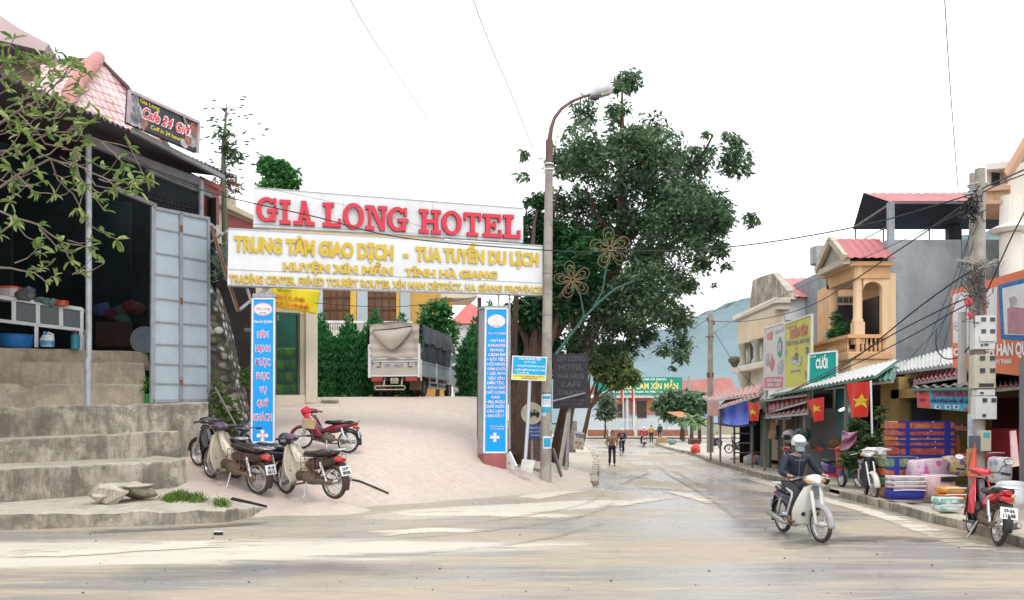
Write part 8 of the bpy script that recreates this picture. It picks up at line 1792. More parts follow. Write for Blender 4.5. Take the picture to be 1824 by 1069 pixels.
b = MB(); b.prism([W(1745, 597, PX - .235), W(1772, 597, PX - .235), W(1772, 608, PX - .235), W(1745, 608, PX - .235)], (0, -.02, 0)); b.build('lid', METER, m1, wd=1, bevel=.005)
meter(1736, 632, 1774, 692, 'second meter box down, slightly beige, on the power pole', ((1750, 638, 9, 8), (1768, 638, 9, 8), (1750, 660, 9, 8), (1768, 660, 9, 8), (1757, 686, 26, 6)), BEIGEM)
meter(1741, 694, 1773, 705, 'slim meter box third down on the power pole', ((1749, 700, 6, 3),)); meter(1739, 706, 1776, 747, 'fourth meter box down, white with a sloping visor', ((1754, 713, 8, 7), (1770, 713, 8, 7), (1753, 740, 6, 5)))
b4 = meter(1747, 767, 1766, 804, 'lowest beige meter box with a small teal label', (), BEIGEM); b = MB(); b.prism([W(1752, 771, PX - .226), W(1763, 771, PX - .226), W(1763, 779, PX - .226), W(1752, 779, PX - .226)], (0, -.004, 0)); b.build('teal_label', M('teal label', (.05, .42, .36), .5), b4, wd=1)
meter(1735, 776, 1746, 805, 'dark grey switch box beside the lowest beige meter box', (), M('dark grey box', (.11, .12, .13), .6))
b = MB(); b.prism([W(1712, 556, PX + .15), W(1722, 555, PX + .15), W(1722, 680, PX + .15), W(1711, 684, PX + .15)], (0, .12, 0)); b.build('cable_duct', M('grey duct', (.44, .43, .40), .7, 0, .2, 3, grime=.3), o, wd=1)
b = MB(); b.tube([W(1732, 737, PX + .38), W(1732, 797, PX + .38)], .092, 14); b.build('poster', M('blue white poster', (.52, .58, .64), .6, 0, .3, 10), o, wd=1, sm=1)
b = MB(); b.tube([W(1736, 798, PX - .5), W(1732, 850, PX - .6)], [.03, .09], 8); b.tube([W(1737, 790, PX - .5), W(1736, 798, PX - .5)], .012, 5); tag(b.build('folded_umbrella', M('red orange fabric', (.66, .10, .05), .6), sm=1), 'folded red umbrella propped against the power pole', 'umbrella')
b = MB(); b.prism([W(1723, 800, PX - .4), W(1732, 799, PX - .4), W(1730, 848, PX - .5), W(1724, 848, PX - .5)], (0, .04, 0)); tag(b.build('cardboard_strip', M('cardboard', (.38, .24, .13))), 'upright strip of brown cardboard beside the folded umbrella', 'cardboard')
# mattresses, blankets, bags
BTRIM = M('royal blue trim', (.02, .035, .28), .55, 0, .15, 5)
def brocade(name, a, b_, c_):
 t = NT(name); vo = t.n('ShaderNodeTexVoronoi'); vo.inputs['Scale'].default_value = 9; t.l(wpos(t), vo.inputs['Vector']); n_ = t.noise(wpos(t), 14, 4, .6)
 s = t.n('ShaderNodeSeparateColor'); t.l(vo.outputs['Color'], s.inputs[0]); c = t.mix(t.ramp(n_, [(.4, 0), (.55, 1)]), a, b_); c = t.mix(t.ramp(s.outputs[0], [(.62, 0), (.66, .7)]), c, c_); t.col(c); t.rough(.45); t.bump(n_, .25, .02); return t.m
BR = [brocade('red brocade', (.36, .05, .05), (.42, .11, .06), (.48, .20, .08)), brocade('orange brocade', (.52, .20, .05), (.46, .12, .04), (.55, .34, .08)), brocade('green brocade', (.10, .18, .12), (.16, .25, .15), (.38, .30, .10)), brocade('crimson brocade', (.34, .035, .055), (.40, .08, .09), (.42, .16, .12))]
def mattress(px0, px1, y0, y1, Y, mat, label, grp, straps, dep=.75):
 a = W(px0, y1, Y); c_ = W(px1, y0, Y); o = thing('folded_mattress', label, 'mattress', Vc(((a.x + c_.x) / 2, Y + dep / 2, a.z)), group=grp)
 b = MB(); cx_, cz = (a.x + c_.x) / 2, (a.z + c_.z) / 2; hw, hz = (c_.x - a.x) / 2, (c_.z - a.z) / 2 - .004
 b.loft([((cx_ - hw, Y + dep / 2, cz), dep / 2 - .03, hz * .8), ((cx_ - hw + .03, Y + dep / 2, cz), dep / 2, hz), ((cx_, Y + dep / 2, cz), dep / 2 + .015, hz * .98), ((cx_ + hw - .03, Y + dep / 2, cz), dep / 2, hz), ((cx_ + hw, Y + dep / 2, cz), dep / 2 - .03, hz * .8)], 28, 9); b.build('cover', mat, o, wd=1, sm=1)
 b = MB()
 for z in (a.z + .012, c_.z - .012): b.bar((a.x, Y - .006, z), (c_.x, Y - .006, z), .03, .03)
 b.build('piping', BTRIM, o, wd=1)
 for s0, s1 in straps: p, q_ = W(s0, y1, Y), W(s1, y0, Y); b = MB(); b.bbox((p.x, Y - .022, a.z), (q_.x, Y + .0, c_.z)); b.build('strap', BTRIM, o, wd=1)
 b = MB(); b.blob(((a.x + c_.x) / 2 + random.Random(px0 + y0).uniform(-.3, .4), Y - .01, c_.z - .02), (.022, .02, .022), 1, 0, 1); b.build('clip', WHITEP, o, wd=1)
G1 = 'mattresses in the tall stack'; G2 = 'mattresses in the low stack'
rows = [(750, 765.5, 0, 'topmost red mattress of the tall stack under the shop banner'), (766, 777.5, 3, 'second crimson mattress from the top of the tall stack'), (778, 785.5, 1, 'orange mattress third from the top of the tall stack'), (786, 795.5, 0, 'thin red mattress fourth from the top of the tall stack'), (796, 812, 3, 'thick crimson mattress fifth from the top of the tall stack'), (812.5, 830, 0, 'red mattress near the bottom of the tall stack, mostly hidden'), (830.5, 850, 2, 'green mattress low in the tall stack, mostly hidden'), (850.5, 878, 3, 'bottom mattress of the tall stack, mostly hidden')]
for y0, y1, k, lb in rows: mattress(1599, 1702, y0, y1, 20.2, BR[k], lb, G1, ((1613, 1620), (1682, 1692)))
rows = [(814, 834, 2, 'top green mattress of the low stack'), (834.5, 849.5, 0, 'red mattress second from the top of the low stack'), (850, 867, 2, 'green mattress third from the top of the low stack'), (867.5, 887, 1, 'orange bottom mattress of the low stack')]
for y0, y1, k, lb in rows: mattress(1578, 1645, y0, y1, 18.9, BR[k], lb, G2, ((1593, 1601),))
mattress(1703, 1730, 756, 770, 20.6, BR[1], 'short orange mattress on end right of the tall stack', 'odd mattresses by the pole', ()); mattress(1703, 1712, 776, 830, 20.6, M('bright orange cloth', (.62, .20, .03), .7), 'upright orange roll right of the tall stack', 'odd mattresses by the pole', ())
def floral(name, base, fl, lf):
 t = NT(name); vo = t.n('ShaderNodeTexVoronoi'); vo.inputs['Scale'].default_value = 5.5; vo.inputs['Randomness'].default_value = 1; t.l(wpos(t), vo.inputs['Vector']); n_ = t.noise(wpos(t), 7, 3)
 c = t.mix(t.ramp(t.math('ADD', vo.outputs['Distance'], t.math('MULTIPLY', n_, .25)), [(.46, 1), (.56, 0)]), base, fl); c = t.mix(t.ramp(n_, [(.60, 0), (.66, .8)]), c, lf); t.col(c); t.rough(.3); t.b.inputs['Coat Weight'].default_value = .6; t.b.inputs['Coat Roughness'].default_value = .15; return t.m
FL = [floral('pink floral quilt', (.55, .42, .50), (.56, .08, .26), (.36, .20, .40)), floral('yellow violet quilt', (.62, .46, .20), (.28, .10, .45), (.50, .30, .10)), floral('pale pink quilt', (.58, .40, .40), (.52, .18, .24), (.50, .36, .26)), floral('grey quilt', (.42, .42, .46), (.25, .25, .30), (.52, .50, .52))]
def bag(px0, px1, y0, y1, Y, mat, label, name='quilt_bag', cat='bag', dep=.45, tilt=0, grp='quilts and bags laid out on the pavement', handle=False):
 a = W(px0, y1, Y); c_ = W(px1, y0, Y); cx_, cz = (a.x + c_.x) / 2, (a.z + c_.z) / 2; hw, hz = (c_.x - a.x) / 2, (c_.z - a.z) / 2
 o = thing(name, label, cat, Vc((cx_, Y + dep / 2, a.z)), group=grp); b = MB(); secs = [(-1, .62, .7), (-.88, .95, .95), (-.3, 1.05, 1.03), (.3, 1.04, .98), (.88, .94, .94), (1, .6, .7)]
 b.loft([((cx_ + hw * s_, Y + dep / 2, cz + tilt * s_), dep / 2 * w_, hz * h_) for s_, w_, h_ in secs], 22, 4); vs = b.v; b.v = [tuple(Vc(p) + Vc((0, 1, 1)) * .025 * mno(Vc(p) * 5)) for p in vs]; b.build('cover', mat, o, wd=1, sm=2)
 b = MB(); b.tube([(cx_ - hw * .95, Y - .01, cz + hz * .9 - tilt), (cx_, Y - .03, cz + hz), (cx_ + hw * .95, Y - .01, cz + hz * .9 + tilt)], .012, 5); b.build('zip_edge', WHITEP, o, wd=1)
 if handle: b = MB(); b.bbox((cx_ - hw * .1, Y - .05, cz + hz * .45), (cx_ + hw * .75, Y - .03, cz + hz * .85)); b.build('label_card', BLACKP, o, wd=1)
bag(1627, 1693, 818, 856, 18.4, FL[0], 'large clear bag holding a pink floral quilt beside the low stack', tilt=.03); bag(1690, 1727, 813, 850, 18.6, FL[1], 'yellow bag with violet flowers between the pink quilt and the power pole'); bag(1650, 1705, 846, 890, 17.9, FL[2], 'pale pink quilt bag with a black label in front of the other quilts', handle=True)
for i, (y0, y1, c_, lb) in enumerate(((849, 857, (.62, .52, .56), 'folded pale pink blanket, top of the small pile by the kerb'), (857.5, 865, (.60, .60, .64), 'folded white blanket in the small pile by the kerb'), (865.5, 872, (.55, .34, .42), 'folded rose blanket in the small pile by the kerb'), (872.5, 891, (.015, .03, .26), 'royal blue mat under the small pile of blankets'))):
 bag(1592 - (i == 3) * 2, 1651, y0, y1, 17.7, M('blanket %d' % i, c_, .7, 0, .3, 8), lb, 'folded_blanket', 'blanket', .5)
for i, (y0, y1, c_, lb) in enumerate(((869, 880, (.66, .30, .06), 'folded orange cloth on top by the red motorbike'), (880.5, 893, (.62, .18, .05), 'folded darker orange cloth below by the red motorbike'))): bag(1684, 1722, y0, y1, 16.9, M('orange cloth %d' % i, c_, .6, 0, .3, 8), lb, 'folded_cloth', 'cloth', .5)
WG = brocade('white green packet', (.62, .66, .64), (.58, .62, .62), (.05, .40, .30))
for i, (y0, y1, lb) in enumerate(((887, 899, 'upper white packet with green print at the kerb behind the red motorbike'), (899.5, 912, 'lower white packet with green print at the kerb behind the red motorbike'))): bag(1674, 1716, y0, y1, 16.0, WG, lb, 'white_packet', 'packet', .4)
bag(1778, 1806, 815, 862, 16.4, FL[3], 'grey quilt bag behind the red motorbike at the right edge'); bag(1795, 1830, 858, 905, 15.2, M('white plastic bag', (.62, .64, .68), .4, 0, .12, 3), 'white plastic bag bulging at the far right edge'); bag(1786, 1812, 880, 900, 14.8, M('pale yellow bag', (.62, .56, .34), .5, 0, .2, 5), 'pale yellow bag beside the white plastic bag')
bag(1722, 1760, 808, 822, 19.5, M('red quilt', (.42, .03, .05), .6, 0, .3, 6), 'red quilt lying behind the power pole'); bag(1760, 1790, 806, 824, 18.2, M('deep red quilt', (.36, .02, .04), .6, 0, .3, 6), 'deep red quilt lying right of the power pole')
b = MB(); b.prism([W(1801, 768, 16), W(1810, 767, 16), W(1816, 830, 15.8), W(1804, 832, 15.8)], (0, .05, 0)); tag(b.build('leaning_board', M('white and red board', (.66, .45, .44), .6, 0, .3, 2)), 'narrow white and red board leaning at the right edge', 'board')
# shrub in front of the shop, draped jacket
SHR = leaf_mat('shrub leaf', (.03, .065, .025), (.08, .145, .055), (.19, .27, .12))
bs = W(1540, 850, 22.5); bs.z = road_z(22.5) + .13
o = thing('potted_shrub', 'tall untidy shrub in a pot between the shops and the white motorbike', 'shrub', bs)
cs = ell([(1535, 770, 18), (1520, 790, 20), (1550, 790, 22), (1535, 815, 26), (1558, 815, 20), (1515, 820, 18), (1525, 755, 10), (1560, 770, 12), (1568, 745, 8), (1572, 730, 6)], 22.4, 1, .25, 2)
b = MB(); V, Fc = leaf_cloud(cs, 4200, .17, 21, .2, .42, shell=.05, noise_cut=-.1); b.add(V, Fc); b.build('foliage', SHR, o, wd=1, fx=0)
b = MB(); limbs(b, bs + Vc((0, 0, .3)), [Vc(c[:3]) for c in cs], .035, 3, 6, .05, .008); b.build('stem', BARK, o, wd=1); b = MB(); b.lathe(bs, [(.22, 0), (.3, .35), (.33, .4), (.3, .42)], 16); b.build('pot', M('dark pot', (.10, .09, .09), .8), o, wd=1)
b = MB(); b.sheet(lambda u, v: W(1501 + 27 * u - 4 * v, 767 + 4 * sin(u * 3) + 36 * v * (1 - .35 * u), 22.0 - .25 * sin(u * 3.1) + .1 * sin(v * 9 + u * 5)), 16, 14); tk = brocade('plum check', (.16, .05, .10), (.24, .10, .16), (.38, .20, .28)); o = b.build('draped_jacket', tk, sm=2, fx=0, solid=.02); tag(o, 'plum checked jacket draped over the left side of the shrub', 'jacket')
b = MB(); rg = random.Random(8); bs = gp(1586, 873, .13); bs.y += 1.2
for k in range(16):
 a = rg.uniform(0, 6.28); L_ = rg.uniform(.4, .7); sd = Vc((-sin(a), cos(a), 0)) * .04; d = Vc((cos(a), sin(a), 0)); P = [bs + d * L_ * t_ * .8 + Vc((0, 0, .9 + L_ * (1.3 * t_ - 1.1 * t_ * t_))) for t_ in (0, .35, .7, 1)]
 for i in range(3): b.add([P[i] - sd, P[i] + sd, P[i + 1] + sd * (i < 2), P[i + 1] - sd * (i < 2)], [(0, 1, 2, 3)])
b.cyl(bs + Vc((0, 0, .45)), .14, .9, 10); tag(b.build('pot_plant', leaf_mat('pale blade leaf', (.16, .20, .08), (.30, .34, .16), (.45, .48, .28)), fx=0), 'pale strap-leaved pot plant left of the low mattress stack', 'plant')
# overhead cables
CBL = M('black cable', (.02, .02, .022), .6); CBLG = M('grey wire', (.20, .21, .23), .6)
def cable(pts, r_, label, mat=CBL, grp='overhead cables'):
 P = [W(*p) if len(p) == 3 else Vc(p) for p in pts]; out = []
 n_ = len(P)
 for i in range(n_ - 1):       # smooth curve through the points
  p0, p1, p2, p3 = P[max(0, i - 1)], P[i], P[i + 1], P[min(n_ - 1, i + 2)]
  for k in range(8):
   t_ = k / 8; out.append(.5 * ((2 * p1) + (p2 - p0) * t_ + (2 * p0 - 5 * p1 + 4 * p2 - p3) * t_ * t_ + (3 * p1 - p0 - 3 * p2 + p3) * t_ ** 3))
 out.append(P[-1]); b = MB(); b.tube(out, r_ * .8, 5); return tag(b.build('overhead_cable', mat, sm=2, fx=0), label, 'cable', grp)
E_ = PX - .1
cable([(225, 272, 19.6), (300, 316, 20), (400, 350, 20.2), (560, 386, 20.5), (720, 424, 20.8), (975, 446, 21), (1090, 448, 20.8), (1300, 440, 19.8), (1535, 402, 18.6), (1735, 345, E_)], .019, 'long black cable from the cafe eaves across the hotel board to the right pole')
cable([(470, 335, 21.0), (590, 360, 21), (740, 400, 21), (790, 425, 21), (975, 440, 21)], .007, 'thin sagging wire across the upper hotel board', CBLG)
cable([(560, 540, 22.5), (690, 547, 23), (800, 537, 23.2), (862, 526, 23.4)], .011, 'black wire sagging below the gate board')
cable([(613, -20, 16), (660, 62, 18), (710, 135, 20), (765, 217, 22.5)], .012, 'thin overhead wire left of the pair in the sky', CBLG); cable([(836, -20, 17), (870, 72, 19), (912, 170, 21), (948, 262, 23.6)], .013, 'thin overhead wire running down to the lamp post', CBLG)
cable([(1681, -30, 12), (1690, 120, 14), (1699, 240, 16), (1707, 345, E_)], .011, 'wire running from the right pole up out of view', CBLG)
cable([(1265, 572, 47), (1330, 572, 40), (1440, 546, 30), (1600, 446, 22), (1735, 352, E_)], .022, 'upper black cable from the far pole to the right pole'); cable([(1265, 600, 47), (1300, 575, 42), (1450, 500, 30), (1600, 432, 22), (1735, 368, E_)], .012, 'lower thin cable from the far pole to the right pole')
cable([(1368, 712, 33), (1440, 684, 28), (1520, 640, 23.5), (1640, 545, 19.5), (1735, 478, E_)], .022, 'thick black cable reaching the pole halfway up, above the paired ones'); cable([(1375, 712, 33), (1480, 660, 26), (1590, 596, 21), (1680, 550, 18.6), (1735, 526, E_)], .020, 'thick black cable second from the bottom at the red insulators'); cable([(1400, 700, 30), (1520, 650, 24), (1620, 600, 20), (1690, 560, 18.4), (1735, 536, E_)], .018, 'thick black cable lowest at the red insulators')
for i, (a, m_, c_, lb) in enumerate((((1735, 400), (1690, 520), (1640, 640), 'thin drop wire leftmost on the grey cement wall'), ((1735, 430), (1700, 545), (1672, 655), 'thin drop wire second from left on the grey cement wall'), ((1733, 380), (1712, 480), (1668, 610), 'thin drop wire starting highest on the right pole'), ((1735, 470), (1690, 560), (1610, 650), 'thin drop wire slanting furthest left at its foot'), ((1710, 392), (1714, 470), (1712, 545), 'near-vertical drop wire beside the right pole'))): cable([(*a, E_), (*m_, 19), (*c_, 21.5)], .008, lb)
cable([(1668, 590, 19), (1668, 618, 18.6), (1680, 637, 18.3), (1702, 638, 18), (1722, 624, 17.7), (1735, 607, E_)], .018, 'thick cable hanging in a loop left of the meter boxes'); cable([(1752, 335, E_), (1780, 322, 16), (1830, 300, 14)], .02, 'pair of thick cables leaving the right pole, upper one'); cable([(1752, 342, E_), (1785, 326, 16), (1840, 305, 14)], .016, 'pair of thick cables leaving the right pole, lower one'); cable([(1758, 520, E_), (1780, 470, 16.5), (1808, 410, 15.5), (1840, 350, 14.5)], .016, 'black cable rising from the pole to the right edge')
cable([(1272, 590, 46.5), (1310, 650, 42), (1345, 690, 39)], .02, 'cable slanting from the far pole down to the cream columned house'); cable([(1100, 640, 60), (1190, 610, 55), (1265, 566, 47)], .02, 'cable running from the far pole behind the street tree')
# motorbikes
CREAMB = M('cream bike plastic', (.60, .55, .44), .32, 0, .14, 3, grime=.5, grimecol=(.36, .30, .22), coat=.3); WHITEB = M('white bike plastic', (.64, .63, .58), .25, 0, .10, 3, grime=.35, grimecol=(.42, .37, .30), coat=.5); NAVY = M('navy bike plastic', (.025, .025, .055), .3, 0, .1, coat=.4); PLUM = M('plum bike cowl', (.06, .025, .06), .3, 0, .1, coat=.4)
BURG = M('burgundy bike plastic', (.20, .015, .03), .25, 0, .1, 3, coat=.5); SCAR = M('scarlet bike plastic', (.50, .015, .03), .22, 0, .08, coat=.5); BROWNT = M('rust brown fender', (.050, .026, .024), .45, 0, .3, 5, grime=.45); BLK = M('gloss black plastic', (.018, .018, .022), .2, 0, .1, coat=.4)
yp = yard_pt
G = 'motorbikes parked below the left blue panel'
def yard_front(pr, px, L_):
 """front wheel on the yard at wheelbase L_ from the rear one, seen at column px, on the far side"""
 best = None
 for i in range(80):
  a = R(92 + i); q = Vc((pr.x + L_ * cos(a), pr.y + L_ * sin(a), 0)); q.z = yard_z(q.x, q.y); e_ = abs(CX + q.x / q.y * F - px)
  if best is None or e_ < best[0]: best = (e_, q)
 return best[1]
K_ = 1.28; pa = yp(457, 881); pb2 = yp(596, 890); pc = yp(512, 868); pd_ = yp(434, 868)
motorbike('motorbike', 'cream motorbike with leg shield nearest the cafe steps, navy handlebar', pa, yard_front(pa, 369, 1.22 * K_), CREAMB, CREAMB, BROWNT, 'cub', -4, '43-18/6512', cages=True, group=G, cowl=PLUM, steer=-14, scale=K_, anchor='r', fend=BROWNT, mirrors=False)
motorbike('motorbike', 'cream motorbike with dark helmet on its handlebar, rightmost of the front pair', pb2, yard_front(pb2, 508, 1.22 * K_), CREAMB, CREAMB, BROWNT, 'cub', -4, '23-F7/0938', cages=True, group=G, cowl=PLUM, steer=-8, mirrors=False, scale=K_, anchor='r', fend=BROWNT)
pc = yp(498, 866); motorbike('motorbike', 'dark navy motorbike squeezed between the two cream motorbikes', pc, yard_front(pc, 408, 1.22 * 1.12), NAVY, NAVY, NAVY, 'cub', -4, '23-H1/4417', group=G, steer=-10, mirrors=False, scale=1.12, anchor='r')
pd_ = yp(418, 852); motorbike('motorbike', 'black motorbike mostly hidden behind the cream one, only its front wheel showing', pd_, yard_front(pd_, 345, 1.22 * K_), BLK, BLK, BLK, 'wave', -4, '23-H1/2281', group=G, mirrors=False, scale=1.15, anchor='r')
hb_ = thing('hanging_helmet', 'dark glossy helmet hanging on the right cream motorbike', 'helmet', W(507, 800, 18.6)); b = MB(); c0 = W(508, 783, 18.5); b.blob(c0, (.155, .17, .16), 2, .02, 3); b.build('shell', BLK, hb_, wd=1, sm=2); b = MB(); b.loft([(c0 + Vc((-.06, -.10, -.02)), .07, .05), (c0 + Vc((.06, -.11, -.02)), .07, .05)], 10); b.build('visor', M('smoke visor', (.20, .20, .25), .1, 0, .2, coat=.6), hb_, wd=1, sm=1); b = MB(); b.tube([c0 + Vc((.05, -.05, -.1)), c0 + Vc((.02, -.06, -.2)), c0 + Vc((-.05, -.03, -.1))], .01, 5); b.build('strap', PAPER, hb_, wd=1)
rb = motorbike('motorbike', 'burgundy motorbike with cardboard box on its front parked on the pink pavers', yp(618, 808), yard_front(yp(618, 808), 534, 1.22), BURG, BURG, BURG, 'wave', 5, '23-K2/3345', group='motorbikes parked in the yard', cowl=BURG, steer=10, mirrors=False, anchor='r')
b = MB(); b.box(W(550, 755, 20.6), (.30, .26, .24), MR(.3, 3, 'Z') @ MR(.15, 3, 'Y')); tag(b.build('cardboard_carton', M('carton', (.40, .30, .16), .8, 0, .2, 4), bevel=.015), 'brown carton tied on the burgundy motorbike', 'carton')
b = MB(); b.blob(W(544, 733, 20.7), (.10, .08, .13), 2, .5); b.blob(W(546, 744, 20.65), (.07, .06, .12), 7, .5); tag(b.build('red_cloth', M('red cloth', (.55, .02, .05), .6), sm=2), 'red cloth on the handlebar of the burgundy motorbike', 'cloth')
RG_ = 'motorbikes along the right shops'
motorbike('motorbike', 'red and black motorbike parked at the kerb nearest the viewer', gp(1777, 972), gp(1777, 972) + Vc((.205, .97, 0)), SCAR, BLK, SCAR, 'wave', 6, '29-S6/11648', group=RG_, cowl=SCAR, steer=-4, seatm=SEATM, scale=1.08, anchor='r')
fz = gp(1557, 889, .13); rz_ = gp(1527, 872, .13); d = (fz - rz_).normalized(); motorbike('motorbike', 'black and silver motorbike with white cloth on its front, facing the road', fz - d * 1.22, fz, BLK, BLK, BLK, 'wave', 5, '23-K1/7720', group=RG_, cowl=WHITEB, fend=WHITEB, scale=1.05, anchor='f', steer=8, mirrors=False, rimm=M('silver alloy', (.55, .56, .57), .3, .6), rack=False)
cl = fz - d * .25 + Vc((0, 0, 1.0)); b = MB(); b.blob(cl + Vc((.04, -.02, .10)), (.25, .14, .055), 3, .9, 3); b.blob(cl + Vc((.16, -.04, .04)), (.12, .08, .07), 5, .9, 3); b.blob(cl + Vc((-.10, -.04, .05)), (.12, .08, .06), 9, .9, 3); tag(b.build('white_cloth', M('white cloth', (.74, .75, .76), .7, 0, .06, 5), sm=2), 'crumpled white cloth over the front of the black and silver motorbike', 'cloth')
# children's electric scooter
k0 = gp(1470, 864, .13); k1 = gp(1501, 868, .13); d = (k1 - k0).normalized(); yaw = math.atan2(d.y, d.x)
es = thing('electric_scooter', 'small red electric scooter with white front wheel beside the shrub', 'scooter', (k0 + k1) / 2, yaw, RG_)
def ES(f, nm, mat, par=es, **k): b = MB(); f(b); return b.build(nm, mat, par, **k)
wh = M('white alloy disc', (.66, .67, .70), .35)
for nm, x in (('front_wheel', .46), ('rear_wheel', -.46)): w0 = bike_wheel(es, nm, (x, 0, .21), .21, .045, 6, wh if x > 0 else GREYP, .07)
ES(lambda b: b.loft([((.46, 0, .30), .05, .05), ((.44, 0, .42), .07, .06), ((.38, 0, .52), .06, .06)], 10, 2.5, 'z'), 'front_fender', M('blue plastic2', (.05, .09, .32), .35), sm=1)
ES(lambda b: b.loft([((.34, 0, .34), .13, .05), ((.34, 0, .6), .17, .06), ((.30, 0, .86), .13, .06), ((.27, 0, .98), .10, .05)], 14, 3, 'z'), 'leg_shield', SCAR, sm=1)
ES(lambda b: b.prism([(.415, -.05, .62), (.415, .05, .62), (.37, .05, .90), (.37, -.05, .90)], (.01, 0, 0)), 'white_stripe', WHITEP)
ES(lambda b: b.loft([((.33, 0, .30), .13, .04), ((0, 0, .28), .14, .05), ((-.2, 0, .30), .14, .06)], 12, 4), 'footboard', SCAR, sm=1)
ES(lambda b: b.loft([((-.12, 0, .48), .12, .14), ((-.4, 0, .52), .13, .13), ((-.62, 0, .58), .08, .07)], 12, 3), 'body', M('violet plastic', (.12, .06, .22), .35), sm=1)
ES(lambda b: b.loft([((-.08, 0, .68), .09, .03), ((-.3, 0, .69), .11, .04), ((-.6, 0, .72), .09, .03)], 12, 3), 'seat', SEATM, sm=1)
ES(lambda b: (b.loft([((.24, 0, 1.04), .09, .06), ((.34, 0, 1.06), .10, .07), ((.40, 0, 1.05), .06, .05)], 12, 2.4), b.tube([(.2, -.26, 1.06), (.25, 0, 1.02), (.2, .26, 1.06)], .014, 6)), 'handlebar', SCAR, sm=1)
motorbike('motorbike', 'maroon motorbike half hidden behind the passing rider', gp(1432, 862, .13), gp(1388, 850, .13), M('maroon plastic', (.18, .02, .04), .3, coat=.4), BLK, BLK, 'wave', 0, '23-F9/4410', group=RG_, mirrors=False)
motorbike('motorbike', 'black motorbike parked broadside beyond the blue tarpaulin', gp(1328, 808, .13) + Vc((.3, 0, 0)), gp(1296, 808, .13), BLK, BLK, BLK, 'wave', 4, '23-H4/1182', group=RG_); motorbike('motorbike', 'dark motorbike farthest along the market row under the blue tarpaulin', gp(1284, 799, .13), gp(1262, 800, .13) + Vc((.2, 0, 0)), NAVY, NAVY, BLK, 'wave', 4, '23-H4/5093', group=RG_); motorbike('motorbike', 'grey motorbike behind the plank rack in the market row', gp(1352, 806, .13) + Vc((.5, 0, 0)), gp(1330, 801, .13) + Vc((.4, 0, 0)), M('grey bike plastic', (.16, .16, .17), .4), BLK, BLK, 'wave', 4, '23-H4/7751', group=RG_)
# the passing rider
JNAVY = M('navy shell jacket', (.010, .016, .034), .6, 0, .35, 5, bump=.5, bscale=9); TROU = M('charcoal trousers', (.035, .038, .05), .75, 0, .3, 5, bump=.4, bscale=9); SANDAL = M('brown leather', (.18, .07, .035), .6); MASK = M('pale blue mask', (.30, .42, .52), .8, 0, .1, 8); SILVH = M('silver helmet', (.62, .64, .65), .25, .2, .05, coat=.4)
fr_ = gp(1461, 967); dd = Vc((.16, -.987, 0)).normalized(); mid = fr_ - dd * .62
rbk = motorbike('motorbike', 'white motorbike with tall leg shield ridden by the masked man', mid - dd * .61, mid + dd * .61, WHITEB, WHITEB, NAVY, 'cub', 0, '23-K1/0467', group=None, steer=4, fend=M('silver fender', (.36, .36, .36), .35, .2), mirrors=False)
b = MB(); b.box((.492, 0, .80), (.008, .11, .17), MR(R(-12), 3, 'Y')); b.build('shield_grille', GREYP, rbk, bevel=.002)
b = MB(); b.box((.478, 0, .68), (.008, .10, .045), MR(R(-12), 3, 'Y')); b.build('badge', M('blue grey badge', (.18, .24, .34), .4), rbk)
J = dict(pelvis=(-.22, 0, .87), chest=(-.14, 0, 1.19), neck=(-.10, 0, 1.385), head=(-.05, 0, 1.505), shoulder_l=(-.12, .195, 1.31), shoulder_r=(-.12, -.195, 1.31), elbow_l=(-.02, .33, 1.06), elbow_r=(-.02, -.33, 1.06), wrist_l=(.20, .30, 1.03), wrist_r=(.20, -.30, 1.03),
   hip_l=(-.18, .105, .82), hip_r=(-.18, -.105, .82), knee_l=(.23, .19, .74), knee_r=(.23, -.19, .74), ankle_l=(.06, .22, .34), ankle_r=(.06, -.22, .34), toe_l=(.20, .24, .27), toe_r=(.20, -.24, .27))
